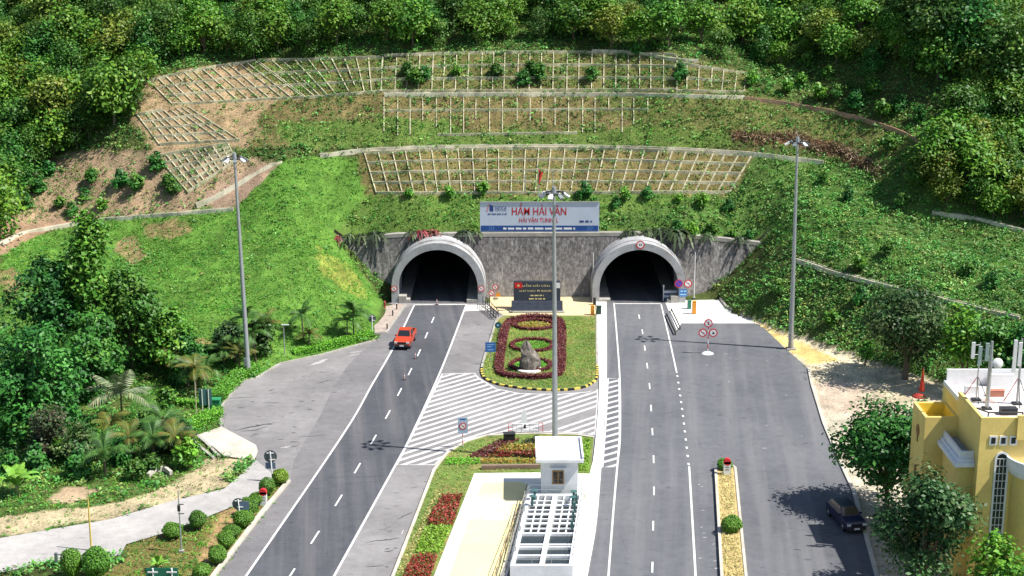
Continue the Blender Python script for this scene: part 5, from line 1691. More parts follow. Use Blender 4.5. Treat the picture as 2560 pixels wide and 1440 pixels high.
def rect_plate(c, w, h, m, parent, bars=(), face=M['white'], name="plate", rim=True):
    mb = MB(); mb.box((c[0], c[1] + 0.02, c[2]), (w, 0.035, h)); mb.part(name, m, parent)
    if rim:
        mb = MB(); P = [(c[0] + sx * w * .47, c[1] - 0.003, c[2] + sz * h * .47) for sx, sz in ((-1, -1), (1, -1), (1, 1), (-1, 1))]
        for a in range(4):
            u, v = Vector(P[a]), Vector(P[(a + 1) % 4]); d = (v - u).normalized() * 0.0; n = Vector((0, 1, 0)).cross(v - u).normalized() * 0.03
            mb.poly([u, v, v - n, u - n])
        mb.part("rim", face, parent)
    for (bx, bz, bw, bh) in bars:
        mb = MB(); mb.poly([(c[0] + (bx - bw / 2) * w, c[1] - .004, c[2] + (bz - bh / 2) * h), (c[0] + (bx + bw / 2) * w, c[1] - .004, c[2] + (bz - bh / 2) * h), (c[0] + (bx + bw / 2) * w, c[1] - .004, c[2] + (bz + bh / 2) * h), (c[0] + (bx - bw / 2) * w, c[1] - .004, c[2] + (bz + bh / 2) * h)])
        mb.part("symbol", face, parent)


# on the tunnel rings: fixed to the concrete
for k, (x, y, r_, gl, lab) in enumerate([(985, 722, 0.42, 1, "round red rimmed sign on the left foot of the left tunnel ring"), (1203, 722, 0.42, 0, "round red rimmed sign on the right foot of the left tunnel ring"), (1601, 612, 0.56, 3, "round height limit sign at the crown of the right tunnel ring")]):
    c = AY(x, y, 200.94); t = thing("road_sign", lab, "sign", (c.x, 200.98, c.z)); disc_plate((c.x, 200.94, c.z), r_, 'ban', t, gl)
    mb = MB(); mb.tube((c.x, 200.93, c.z), (c.x, 201.02, c.z), 0.08, 0.08, 8); mb.part("bracket", M['steel'], t)
# cluster on the right of the left tunnel
p = G(1237, 752); t = thing("road_sign", "post with two round signs and an orange warning triangle, right of the left tunnel", "sign", (p.x, p.y, 0))
c1 = AY(1238, 718, p.y - .08); disc_plate(c1, 0.38, 'ban', t, 1); c2 = AY(1229, 733, p.y - .08); disc_plate(c2, 0.38, 'ban', t, 0)
c3 = AY(1245, 735, p.y - .09); mb = MB(); mb.poly([(c3.x - .42, c3.y, c3.z - .35), (c3.x + .42, c3.y, c3.z - .35), (c3.x, c3.y, c3.z + .42)]); mb.part("warning_triangle", M['orange'], t)
rect_plate((c1.x + .02, p.y - .08, c2.z - .75), 0.7, 0.3, M['brown_paint'], t, rim=False); post(t, p, c1.z + .3)
# round dark sign and blue square by the median
p = G(1245, 838); c = AY(1245, 813, p.y - .06); t = thing("road_sign", "dark teal round sign at the upper left corner of the median garden", "sign", (p.x, p.y, 0)); disc_plate(c, 0.40, 'teal', t); post(t, p, c.z + .3)
p = G(1226, 912); c = AY(1226, 868, p.y - .06); t = thing("road_sign", "blue square information sign at the left edge of the median garden", "sign", (p.x, p.y, 0))
rect_plate(c, 1.2, 1.2, M['sblue'], t, [(0, -.25, .6, .14), (-.1, .05, .5, .12), (0, .26, .7, .1)], mat("pale blue print", (0.25, 0.45, 0.75))); post(t, p, c.z + .5)
# right tunnel group
p = G(1709, 757); t = thing("road_sign", "post with two discs above a blue square, beside the right tunnel", "sign", (p.x, p.y, 0))
c = AY(1697, 709, p.y - .08); disc_plate(c, 0.56, 'nopark', t); c = AY(1720, 709, p.y - .08); disc_plate(c, 0.54, 'ban', t, 0)
c = AY(1708, 732, p.y - .08); rect_plate(c, 1.05, 1.05, M['sblue'], t, [(-.2, .2, .34, .22), (.22, .2, .3, .22), (0, -.22, .75, .2)], mat("pale print", (0.35, 0.6, 0.85)))
post(t, p, AY(1709, 700, p.y).z); mb = MB(); zz = AY(1709, 709, p.y).z; mb.box((p.x, p.y, zz), (1.6, .05, .06)); mb.part("crossbar", M['steel'], t)
# trio standing on the right apron
p = G(1769, 884); t = thing("road_sign", "three red rimmed round signs on one banded post on the right apron", "sign", (p.x, p.y, 0))
for (x, y, gl) in ((1771, 808, 1), (1757, 832, 0), (1783, 832, 2)):
    disc_plate(AY(x, y, p.y - .08), 0.52, 'ban', t, gl)
post(t, p, AY(1770, 812, p.y).z, True, 0.05); zz = AY(1770, 832, p.y).z
mb = MB(); mb.box((p.x, p.y - .03, zz), (1.3, .05, .07)); mb.part("crossbar", M['steel'], t)
mb = MB(); mb.lathe([(0.0, 0.14), (0.5, 0.14), (0.72, 0.02)], (p.x, p.y, 0), 20); mb.part("base", M['white_slab'], t)
# speed board near the lower island
p = G(1157, 1120); c = AY(1157, 1064, p.y - .05); t = thing("road_sign", "tall pale blue board with a red ring at the tip of the lower island", "sign", (p.x, p.y, 0))
rect_plate(c, 0.98, 1.65, mat("pale blue board", (0.42, 0.52, 0.66), 0.55), t, [(0, .4, .6, .08)], M['sblue'], rim=False)
disc_plate((c.x, c.y - .02, c.z - .05), 0.36, 'ban', t, 0); post(t, p, c.z, True)


# signs that turn their backs
def back_sign(px, pyb, px_d, py_d, r, label, panel=None):
    p = G(px, pyb); c = AY(px_d, py_d, p.y + .07); t = thing("road_sign", label, "sign", (p.x, p.y, 0))
    mb = MB(); mb.tube(c, c + Vector((0, .03, 0)), r, r, 24); mb.part("plate", mat("dark grey sign back", (0.10, 0.12, 0.12), 0.6, 0.15, 3), t)
    mb = MB(); mb.tube((p.x, p.y, 0), (c.x, p.y, c.z + r * .8), 0.06, 0.055, 8); mb.part("post", M['white'], t)
    for dz, w in ((r * .55, r * 1.1), (-r * .5, r * 1.0)):
        mb = MB(); mb.box((c.x + (0 if dz > 0 else r * .25), c.y - 0.03, c.z + dz), (w, .04, .09)); mb.part("bracket", M['white'], t)
    if panel:
        q = AY(panel[0], panel[1], p.y + .07); mb = MB(); mb.box((q.x, q.y, q.z), (panel[2], .03, panel[3])); mb.part("panel", mat("blue grey panel back", (0.12, 0.17, 0.24), 0.55, 0.15, 3), t)
    return t


back_sign(682, 1205, 676, 1141, 0.62, "back of a large round sign with a small panel, left strip tip", (676, 1164, 0.95, 0.62))
back_sign(602, 1312, 596, 1260, 0.55, "back of a round sign with a square plate, among the clipped bushes", (611, 1266, 0.8, 0.95))
back_sign(931, 834, 930, 796, 0.5, "back of a round sign on the footway left of the left tunnel")
p0, p1 = G(386, 1490), G(434, 1488)
t = thing("road_sign", "back of a wide dark green road sign at the bottom edge", "sign", ((p0.x + p1.x) / 2, p0.y, 0))
zt = AY(405, 1421, p0.y).z
mb = MB(); mb.box(((p0.x + p1.x) / 2 - .05, p0.y + .1, zt - 1.1), (2.5, .05, 2.2)); mb.part("panel", M['sgreen'], t)
for p in (p0, p1):
    mb = MB(); mb.tube((p.x, p0.y, 0), (p.x, p0.y, zt), 0.07, 0.07, 8); mb.part("post", M['white'], t)
    mb = MB(); mb.box((p.x, p0.y - .06, zt - .3), (.8, .05, .1)); mb.part("bracket", M['white'], t)
p = G(512, 1046); t = thing("road_sign", "pair of tall blue green panels on pale posts behind the hedge corner", "sign", (p.x, p.y, 0))
for k, (x, dy) in enumerate(((505, 0), (521, .3))):
    c = AY(x, 993, p.y + dy); mb = MB(); mb.box((c.x, c.y + .06, c.z), (.68, .05, 1.75)); mb.part("panel", mat("blue green panel", (0.06, 0.15, 0.15), 0.5, 0.1, 3), t)
    mb = MB(); mb.tube((c.x, c.y, 0), (c.x, c.y, c.z + .85), 0.05, 0.05, 8); mb.part("post", mat("pale post paint", (0.6, 0.6, 0.52)), t)

# ------------------------------------------------------------------ plaque
PX0, PX1 = AY(1284, 750, 197.6).x, AY(1401, 750, 197.6).x
zA = AY(1340, 751, 197.4).z; zB = AY(1340, 704, 197.9).z
t = plaque = thing("stone_plaque", "large dark granite plaque with gold letters on the forecourt between the tunnels", "monument", ((PX0 + PX1) / 2, 197, 0))
cxm = (PX0 + PX1) / 2; hw = (PX1 - PX0) / 2
mb = MB(); mb.extr([(197.5, zA), (197.9, zB), (198.5, zB), (198.5, 0), (197.5, 0)], PX0, PX1); mb.part("slab", M['stone_dark'], t)
for i_ in range(6):
    for j_ in range(3):
        xa = PX0 - .28 + (2 * hw + .56) * i_ / 6 + .012; xb_ = PX0 - .28 + (2 * hw + .56) * (i_ + 1) / 6 - .012
        ya, yb_ = 196.25 + 1.2 * j_ / 3, 196.25 + 1.2 * (j_ + 1) / 3 - .02; za, zb = .25 + (zA - .25) * j_ / 3, .25 + (zA - .25) * (j_ + 1) / 3 - .02
        mb = MB(); mb.extr([(ya, za), (yb_, zb), (yb_ + .08, zb - .02), (ya + .08, za - .02)], xa, xb_); mb.part("tile", M['stone_dark'], t)
mb = MB(); mb.extr([(196.28, .2), (197.46, zA - .03), (197.46, 0), (196.28, 0)], PX0 - .28, PX1 + .28); mb.part("plinth", M['stone_dark'], t)
mb = MB(); mb.box((cxm, 196.4, .11), (2 * hw + 1.0, 1.0, .22)); mb.part("step", M['conc'], t)
sl = lambda z: 197.5 + .4 * (z - zA) / (zB - zA) - .012
for body, py, w, h in (("HẦM HẢI VÂN", 716, 3.6, .34), ("HAI VAN TUNNEL", 728, 4.3, .34)):
    z = AY(1338, py, 197.7).z; xx = AY(1340, py, 197.7).x; text_part(body, xx, z, sl(z + .2) - .03, w, h, M['gold'], t, bold=0.01)
for k, (py, xa, xb_) in enumerate(((738, 1326, 1359), (746, 1322, 1363))):
    z = AY(1338, py, 197.7).z; marks(t, AY(xa, py, 197.7).x, AY(xb_, py, 197.7).x, z, .2, sl(z + .1) - .02, M['gold'], 20 + k)
z = AY(1296, 714, 197.7).z; xx = AY(1296, 714, 197.7).x
mb = MB(); mb.box((xx, sl(z) - .06, z), (1.0, .05, .75)); mb.part("flag_panel", mat("flag panel red", (0.60, 0.02, 0.02), 0.5), t)
st_ = [(xx + (.24 if k % 2 == 0 else .1) * math.sin(math.pi * k / 5), sl(z) - .09, z + (.24 if k % 2 == 0 else .1) * math.cos(math.pi * k / 5)) for k in range(10)]
mb = MB(); mb.poly(st_); mb.part("star", M['gold'], t)
z = AY(1395, 714, 197.7).z; xx = AY(1395, 714, 197.7).x
mb = MB(); mb.box((xx, sl(z) - .05, z), (.55, .05, .7)); mb.part("white_panel", M['white'], t)

# ------------------------------------------------------------------ median garden
MED = curve_px([(1262, 791), (1242, 802), (1227, 850), (1213, 890), (1204, 925), (1210, 945), (1232, 958), (1262, 966), (1330, 975), (1400, 977), (1450, 972), (1482, 958), (1493, 938), (1492, 870), (1492, 791)], 3)
mb = MB(); W = [G(x, y) for x, y in MED]; mb.prism([(p.x, p.y) for p in W], -0.1, 0.13)
turf = mat("mown turf", (0.14, 0.20, 0.045), 0.95, 0.3, 0.5, 0.25, 8, 0.4, stain=(0.30, 0.24, 0.09), sscale=0.22)
lawn = tag(mb.top("median_lawn", turf), kind="structure")
if lawn.data.polygons[1].normal.z < 0: lawn.data.flip_normals()
kp = resample([G(x, y) for x, y in MED], 0.4)
for k in range(len(kp) - 1):
    a, c = kp[k], kp[k + 1]; front = a.y < 172.5
    mb = MB(); mb.strip([a, c], 0.26, 0.2, 0.1)
    mb.part("kerb_stone", (M['kerb_y'] if k % 2 else M['black']) if front else M['conc'], lawn)
def lawn_tufts(polys, n, name, label, seed, z0, cols, avoid=None):
    r = np.random.default_rng(seed); out = []
    for poly in polys:
        P2 = [(G(x, y).x, G(x, y).y) for x, y in poly]; xs_ = [a[0] for a in P2]; ys_ = [a[1] for a in P2]
        X = r.uniform(min(xs_), max(xs_), n); Y = r.uniform(min(ys_), max(ys_), n); m_ = inpoly(P2, X, Y)
        out.append(np.stack([X[m_], Y[m_], np.full(m_.sum(), z0)], -1))
    P = np.concatenate(out)
    return cover(name, P, 2, 0.06, 0.12, 0.075, cols, label, "grass", 0.4, 0.5, seed, 2.5)


LG = [(0.14, 0.32, 0.05), (0.18, 0.36, 0.05), (0.12, 0.27, 0.045), (0.28, 0.34, 0.08), (0.36, 0.33, 0.10)]
lawn_tufts([[(1250, 800), (1222, 870), (1208, 925), (1215, 945), (1262, 962), (1330, 971), (1400, 973), (1450, 968), (1478, 955), (1489, 938), (1488, 795)]], 17000, "grass", "short bright grass of the median garden", 71, 0.13, LG)


def ell(cx, cy, rx, ry, n=26): return [(cx + rx * math.cos(2 * math.pi * k / n), cy + ry * math.sin(2 * math.pi * k / n)) for k in range(n)]


ring_px = curve_px([(1278, 806), (1262, 830), (1255, 870), (1249, 910), (1250, 936), (1275, 946), (1330, 949), (1385, 945), (1402, 930), (1404, 880), (1405, 830), (1396, 806), (1370, 799), (1333, 797), (1300, 799)], 2)
hedge(ring_px[:-1], 0.95, 0.5, 'burgundy', "burgundy hedge forming the long outer loop of the median garden", 0.13, True, 120, 0.10, seed=11)
for k, (cy, rx, ry, lab, ox) in enumerate([(817, 50, 12, "burgundy oval hedge at the far end of the median garden", 1335), (868, 52, 15, "burgundy oval hedge in the middle of the median garden", 1331), (918, 50, 15, "burgundy oval hedge around the boulder", 1327)]):
    hedge(ell(ox, cy, rx, ry), 0.5, 0.4, 'burgundy', lab, 0.13, True, 110, 0.09, seed=12 + k)
    bed(ell(ox, cy, rx - 8, ry - 4), 0.28, ['yellowflower', 'hedge', 'hedge'][k], ["yellow and orange planting inside the far oval", "green planting inside the middle oval", "green planting inside the boulder oval"][k], 1500, 0.09, 0.13, seed=30 + k)
bed(ell(1462, 938, 26, 12), 0.12, 'drybed', "patch of dry orange plants at the lower right of the median garden", 700, 0.07, 0.13, seed=36)

# boulder on a round white base
p = G(1323, 929); t = thing("boulder", "pointed grey boulder on a round white base in the median garden", "boulder", (p.x, p.y, 0.13))
mb = MB(); mb.lathe([(0.0, 0.30), (1.25, 0.30), (1.42, 0.24), (1.42, -0.05)], (p.x, p.y, 0.13), 28); mb.part("base", M['white_slab'], t)
r = np.random.default_rng(8); mb = MB(); nu, nv = 11, 8
rows = []
off_ = r.uniform(-.22, .22, nu)
for v in range(nv):
    f_ = v / (nv - 1); z = 0.3 + 3.25 * f_
    rad = 1.25 * (1 - f_ ** 1.5) ** 0.8 + 0.06; row = []
    for u in range(nu):
        a = 2 * math.pi * u / nu
        k_ = rad * (1 + off_[u] + 0.12 * math.sin(3 * a + 4 * f_) + r.uniform(-.16, .16))
        row.append((p.x + k_ * math.cos(a) - 0.28 * f_ + .1 * math.sin(6 * f_), p.y + k_ * math.sin(a) * 0.75, 0.13 + z + r.uniform(-.2, .2) * (v > 0)))
    rows.append(row)
for v in range(nv - 1):
    for u in range(nu):
        u2 = (u + 1) % nu
        if (u + v) % 2: mb.poly([rows[v][u], rows[v][u2], rows[v + 1][u2]]); mb.poly([rows[v][u], rows[v + 1][u2], rows[v + 1][u]])
        else: mb.poly([rows[v][u], rows[v][u2], rows[v + 1][u]]); mb.poly([rows[v][u2], rows[v + 1][u2], rows[v + 1][u]])
mb.poly(rows[-1])
mb.part("rock", M['rock'], t)

# ------------------------------------------------------------------ lower island
LOW = [(905, 1650), (984, 1440), (1085, 1178), (1120, 1133), (1165, 1107), (1215, 1092), (1280, 1088), (1345, 1087), (1440, 1090), (1484, 1096), (1476, 1190), (1458, 1300), (1250, 1300), (1020, 1650)]
mb = MB(); W = [G(x, y) for x, y in LOW]; mb.prism([(p.x, p.y) for p in W], -0.1, 0.12)
low = tag(mb.top("island_lawn", turf), kind="structure")
if low.data.polygons[1].normal.z < 0: low.data.flip_normals()
mb = MB(); mb.strip([G(x, y) for x, y in LOW[:10]], 0.28, 0.2, 0.1); mb.part("kerb", M['pale_slab'], low)
mb = MB(); mb.poly([G(x, y, 0.14) for x, y in [(1186, 1183), (1352, 1181), (1330, 1240), (1275, 1415), (1262, 1460), (1222, 1650), (1005, 1650), (1085, 1440)]][::-1]); o = mb.top("court", M['white_slab']); tag(o, kind="structure")
if o.data.polygons[0].normal.z < 0: o.data.flip_normals()
mb = MB(); mb.poly([G(x, y, 0.145) for x, y in [(1206, 1206), (1300, 1204), (1322, 1212), (1300, 1290), (1250, 1440), (1196, 1650), (1060, 1650), (1122, 1440)]][::-1]); o2 = mb.part("yellow_surface", M['court'], o)
if o2.data.polygons[0].normal.z < 0: o2.data.flip_normals()
lawn_tufts([[(910, 1640), (990, 1440), (1090, 1182), (1122, 1138), (1168, 1112), (1218, 1096), (1340, 1091), (1480, 1098), (1472, 1188), (1186, 1183), (1085, 1440), (1005, 1650)]], 16000, "grass", "short grass of the lower island", 72, 0.12, LG)
bed([(1168, 1147), (1245, 1106), (1300, 1104), (1268, 1118), (1215, 1147)], 0.35, 'burgundy', "dark burgundy wedge of plants at the tip of the lower island", 1500, 0.1, 0.12, seed=1)
bed([(1215, 1147), (1240, 1132), (1345, 1131), (1340, 1147)], 0.38, 'redflower', "red flowering row in front of the white hut", 1400, 0.1, 0.12, seed=2)
bed([(1242, 1131), (1262, 1116), (1345, 1115), (1345, 1130)], 0.34, 'yellowflower', "orange and yellow row behind the red flowers", 1100, 0.1, 0.12, seed=3)
bed([(1320, 1104), (1345, 1094), (1350, 1114), (1300, 1114)], 0.4, 'dusky', "dull green clump beside the roof of the white hut", 500, 0.1, 0.12, seed=4)
bed([(1205, 1152), (1342, 1152), (1340, 1162), (1204, 1162)], 0.3, 'yellowflower', "narrow yellow border in front of the low brown wall", 800, 0.09, 0.12, seed=5)
bed([(1118, 1150), (1200, 1150), (1198, 1164), (1110, 1166)], 0.3, 'hedge', "green border left of the yellow border", 800, 0.09, 0.12, seed=6)
bed([(1105, 1243), (1157, 1241), (1132, 1317), (1066, 1317), (1072, 1300)], 0.4, 'redflower', "upper dark red flower block along the left kerb of the lower island", 2200, 0.11, 0.12, seed=7)
bed([(1064, 1321), (1128, 1320), (1100, 1388), (1036, 1388)], 0.35, 'lime', "yellow green plant block between the two red blocks", 1700, 0.10, 0.12, seed=8)
bed([(1034, 1394), (1094, 1393), (1072, 1460), (1000, 1462)], 0.4, 'redflower', "lower dark red flower block along the left kerb of the lower island", 1900, 0.11, 0.12, seed=9)
bed([(1090, 1228), (1106, 1228), (1064, 1318), (1010, 1440), (990, 1440)], 0.2, 'drybed', "strip of dry yellow plants along the kerb of the lower island", 1400, 0.08, 0.12, seed=10)
bed([(1450, 1100), (1478, 1100), (1470, 1180), (1448, 1180)], 0.35, 'lime', "yellow green shrubs on the right of the white hut", 900, 0.1, 0.12, seed=11)
# low brown wall at the head of the court
mb = MB(); a, c = G(1204, 1176), G(1350, 1174); mb.strip([a, c], 0.35, 0.55, 0.1); o = mb.top("low_wall", mat("brown low wall", (0.25, 0.17, 0.13), 0.85, 0.2, 2), (a + c) / 2)
tag(o, "low brown wall at the head of the yellow court", "wall")
# black spotlight box
p = G(1273, 1106); t = thing("equipment_box", "black box on pale feet among the flowers of the lower island", "box", (p.x, p.y, .12))
mb = MB(); mb.box((p.x, p.y, .62), (1.1, .7, .7), .12); mb.part("body", M['black'], t)
mb = MB(); mb.box((p.x, p.y, .99), (1.2, .8, .06), .12); mb.part("lid", M['dark'], t)
for s in (-1, 1):
    mb = MB(); mb.box((p.x + s * .4, p.y, .2), (.15, .5, .2)); mb.part("foot", M['pale_slab'], t)
# barrier fence with a white board
pa, pb_ = G(1271, 1082), G(1357, 1080); t = thing("barrier", "red and white portable barrier with a white triangular board before the island", "barrier", ((pa + pb_) / 2))
for k in range(9):
    x = pa.lerp(pb_, k / 8); mb = MB(); mb.tube(x, x + Vector((0, 0, .95)), .035, .035, 6); mb.part("upright", M['red'] if k in (0, 8) else (M['steel'] if k % 2 else M['white']), t)
for z in (.25, .6, .95):
    for k in range(8):
        x0_, x1_ = pa.lerp(pb_, k / 8), pa.lerp(pb_, (k + 1) / 8); mb = MB(); mb.tube(x0_ + Vector((0, 0, z)), x1_ + Vector((0, 0, z)), .04, .04, 6); mb.part("rail", M['white'] if k not in (0, 7) else mat("faded red", (.6, .25, .25)), t)
m_ = pa.lerp(pb_, .46)
mb = MB(); mb.poly([(m_.x - .32, m_.y + .3, .9), (m_.x + .3, m_.y + .3, .9), (m_.x + .3, m_.y + .35, 1.6), (m_.x + .08, m_.y + .4, 2.3), (m_.x - .12, m_.y + .4, 2.3), (m_.x - .32, m_.y + .35, 1.6)]); mb.part("board", M['white'], t)
mb = MB(); mb.box((m_.x + .06, m_.y - .05, .65), (.22, .1, .4)); mb.part("warning_lamp", M['dark'], t)

# ------------------------------------------------------------------ narrow median on the right
NM = [(1789, 1182), (1800, 1172), (1828, 1168), (1838, 1176), (1850, 1300), (1864, 1440), (1885, 1650), (1815, 1650), (1804, 1440), (1796, 1300)]
mb = MB(); W = [G(x, y) for x, y in NM]; mb.prism([(p.x, p.y) for p in W][::-1], -0.1, 0.26)
nm = tag(mb.top("median_bed", mat("dry pale soil", (0.50, 0.38, 0.17), 0.95, 0.25, 0.8, 0.2, 8)), kind="structure")
if nm.data.polygons[1].normal.z < 0: nm.data.flip_normals()
mb = MB(); mb.strip([G(x, y) for x, y in NM], 0.24, 0.34, 0.1, closed=True); mb.part("kerb", M['pale_slab'], nm)
bed([(1797, 1190), (1830, 1180), (1842, 1300), (1858, 1440), (1875, 1600), (1822, 1600), (1810, 1440), (1803, 1300)], 0.2, 'drybed', "dry straw coloured plants filling the narrow right median", 3600, 0.08, 0.27, seed=20)


def km_stone(px, py, label, face=-1, s=1.0, z0=0.25):
    p = G(px, py, z0); t = thing("kilometre_stone", label, "marker", p, "kilometre stones")
    mb = MB(); mb.box((p.x, p.y, z0 + .42 * s), (.5 * s, .28 * s, .84 * s)); mb.part("body", M['white'], t)
    mb = MB(); mb.extr([(p.y - .15 * s, z0 + .84 * s), (p.y + .15 * s, z0 + .84 * s), (p.y + .15 * s, z0 + 1.02 * s), (p.y - .15 * s, z0 + 1.02 * s)], p.x - .26 * s, p.x + .26 * s)
    mb.tube((p.x, p.y - .15 * s, z0 + 1.0 * s), (p.x, p.y + .15 * s, z0 + 1.0 * s), .26 * s, .26 * s, 16); mb.part("red_cap", M['red'], t)
    for q in range(2):
        mb = MB(); mb.box((p.x, p.y - .145 * s, z0 + (.62 - .2 * q) * s), (.28 * s, .012, .09 * s)); mb.part("engraved_line", M['brown_paint'], t)
    return t


km_stone(1817, 1186, "red topped white kilometre stone at the head of the narrow right median", s=1.3)
km_stone(659, 1262, "red topped kilometre stone between the ball bushes of the left strip", s=1.25, z0=0.0)

# ------------------------------------------------------------------ small street furniture
def railing(pts, h, label, m, rails=3, name="railing", step=1.0, group=None, r=0.045, z0=0.0):
    P = resample([Vector(p) for p in pts], step); t = thing(name, label, "railing", (P[0].x, P[0].y, z0), group)
    for p in P:
        mb = MB(); mb.tube((p.x, p.y, z0), (p.x, p.y, z0 + h), r, r, 6); mb.part("post", m, t)
    for q in range(rails):
        z = z0 + h * (q + 1) / rails; mb = MB()
        mb.path([(p.x, p.y, z) for p in P], [r] * len(P), 6); mb.part("rail", m, t)
    return t


railing([G(1207, 760), G(1207, 772), G(1240, 800)], 1.1, "black railing bending round the right foot of the left tunnel", M['black'], 3)
railing([G(1214, 762), G(1246, 796)], 1.1, "black railing nearer the dark plaque", M['black'], 2)
railing([G(1244, 786), G(1280, 783)], 0.5, "low dark bar beside the dark plaque", M['dark'], 1)
railing([G(1666, 790), G(1688, 838)], 0.32, "low dark guard rail on the right edge of the right road, nearer the lane", M['black'], 1, "guard_rail", 5, r=.1)
railing([G(1678, 778), G(1700, 824)], 0.32, "low dark guard rail at the edge of the white pad", M['dark'], 1, "guard_rail", 5, r=.08)
for k, (x, y) in enumerate([(992, 776), (982, 792), (968, 826)]):
    p = G(x, y); t = thing("bollard", ["short black bollard on the footway nearest the left tunnel", "short black bollard in the middle of the footway edge", "short black bollard at the near end of the footway edge"][k], "bollard", (p.x, p.y, .16), "footway bollards")
    mb = MB(); mb.tube((p.x, p.y, .16), (p.x, p.y, .95), .09, .08, 10); mb.part("shaft", M['black'], t); mb = MB(); mb.lathe([(.09, 0), (.06, .06), (0, .08)], (p.x, p.y, .95), 10); mb.part("cap", M['white'], t)
p = G(962, 772); t = thing("hydrant", "small red fire hydrant at the corner of the left tunnel", "hydrant", (p.x, p.y, .16))
mb = MB(); mb.lathe([(.18, 0), (.14, .1), (.13, .6), (.17, .65), (.15, .8), (.05, .95), (0, .96)], (p.x, p.y, .16), 12); mb.part("body", mat("faded hydrant red", (.35, .06, .05)), t, smooth=True)
mb = MB(); mb.tube((p.x - .28, p.y, .65), (p.x + .28, p.y, .65), .07, .07, 8); mb.part("outlet", M['dark'], t)


def cabinet(px, py, w, d, h, m, label, cap=None, z0=0.0, name="cabinet"):
    p = G(px, py); t = thing(name, label, "cabinet", (p.x, p.y, z0))
    mb = MB(); mb.box((p.x, p.y, z0 + h / 2), (w, d, h)); mb.part("body", m, t)
    mb = MB(); mb.box((p.x, p.y, z0 + h + .03), (w * 1.12, d * 1.12, .06)); mb.part("roof", cap or m, t)
    mb = MB(); mb.box((p.x, p.y - d / 2 - .012, z0 + h * .5), (w * .8, .02, h * .8)); mb.part("door", m, t)
    return t


cabinet(1735, 785, .5, .4, 1.7, M['orange'], "orange emergency call box on the white pad")
cabinet(1723, 772, .5, .4, 1.1, mat("cabinet green", (.05, .20, .13)), "small green cabinet on the white pad behind the call box")
cabinet(1481, 787, .45, .4, 1.2, M['orange'], "orange emergency call box left of the right tunnel")
cabinet(1497, 788, .6, .5, 1.2, mat("dark green cabinet", (.03, .07, .05)), "dark green cabinet left of the right tunnel")
cabinet(1486, 762, .35, .3, .9, M['black'], "small black cabinet at the foot of the white pole")
p = G(540, 1024); t = thing("litter_bin", "green litter bin at the hedge corner beside the apron", "bin", (p.x, p.y, 0))
mb = MB(); mb.prism([(p.x + a * .5, p.y + c * .4) for a, c in ((-1, -1), (1, -1), (1, 1), (-1, 1))], .1, 1.15); mb.part("body", mat("bin green", (.02, .20, .08), .5), t)
mb = MB(); mb.box((p.x, p.y, 1.2), (1.1, .9, .12)); mb.part("lid", mat("bin lid green", (.03, .26, .11), .5), t)
for s in (-1, 1):
    mb = MB(); mb.tube((p.x + s * .4, p.y - .35, .1), (p.x + s * .4, p.y - .25, .1), .1, .1, 10); mb.part("wheel", M['rubber'], t)
# toll-like barrier inside the right tunnel mouth
a = AY(1668, 755, 201.5); t = thing("kerb_barrier", "blue and white barrier block in the right foot of the right tunnel", "barrier", (21.3, 202.2, 0))
for q in range(4):
    mb = MB(); mb.box((21.25, 202.6, .25 + .3 * q), (1.7, .5, .28)); mb.part("block", M['white'] if q % 2 else mat("barrier blue", (.10, .16, .28)), t)
mb = MB(); mb.tube((20.3, 202.1, 0), (20.3, 202.1, 2.0), .07, .07, 8); mb.part("post", M['white'], t)
mb = MB(); mb.tube((20.3, 202.1, 2.0), (20.3, 202.1, 2.2), .12, .12, 10); mb.part("lamp_housing", M['panel'], t)
# pink delineator posts on the left road
for k, (x, y) in enumerate([(1011, 950), (1038, 897), (1092, 762)]):
    p = G(x, y); t = thing("delineator_post", ["faded pink delineator post between the lanes, nearer the camera", "faded pink delineator post between the lanes beside the pickup", "pale delineator post in the left tunnel mouth"][k], "post", (p.x, p.y, 0), "delineator posts")
    mb = MB(); mb.tube((p.x, p.y, .04), (p.x, p.y, .75), .06, .05, 8); mb.part("shaft", mat("faded pink", (.55, .25, .25)), t)
    mb = MB(); mb.box((p.x, p.y, .03), (.45, .3, .05)); mb.part("foot", M['rubber'], t); mb = MB(); mb.tube((p.x, p.y, .45), (p.x, p.y, .6), .068, .066, 8); mb.part("reflective_band", M['white'], t)


def thin_pole(px, pyb, pyt, label, m, arm=False, r=.06, brk=False):
    p = G(px, pyb); zt = AY(px, pyt, p.y).z; t = thing("thin_pole", label, "pole", (p.x, p.y, 0))
    mb = MB(); mb.tube((p.x, p.y, 0), (p.x, p.y, zt), r * 1.2, r * .8, 8); mb.part("shaft", m, t)
    if arm:
        mb = MB(); mb.box((p.x + .2, p.y, zt), (.9, .14, .1)); mb.part("lamp_head", M['panel'], t)
    if brk:
        for dz in (.45, .75):
            mb = MB(); mb.box((p.x + .15, p.y, zt * (1 - dz * .5)), (.5, .08, .06)); mb.part("bracket", M['dark'], t)
        mb = MB(); mb.box((p.x, p.y - .1, zt * .72), (.22, .2, .5)); mb.part("junction_box", M['dark'], t)
    mb = MB(); mb.box((p.x, p.y, .08), (.4, .4, .2)); mb.part("base", M['conc'], t)
    return t


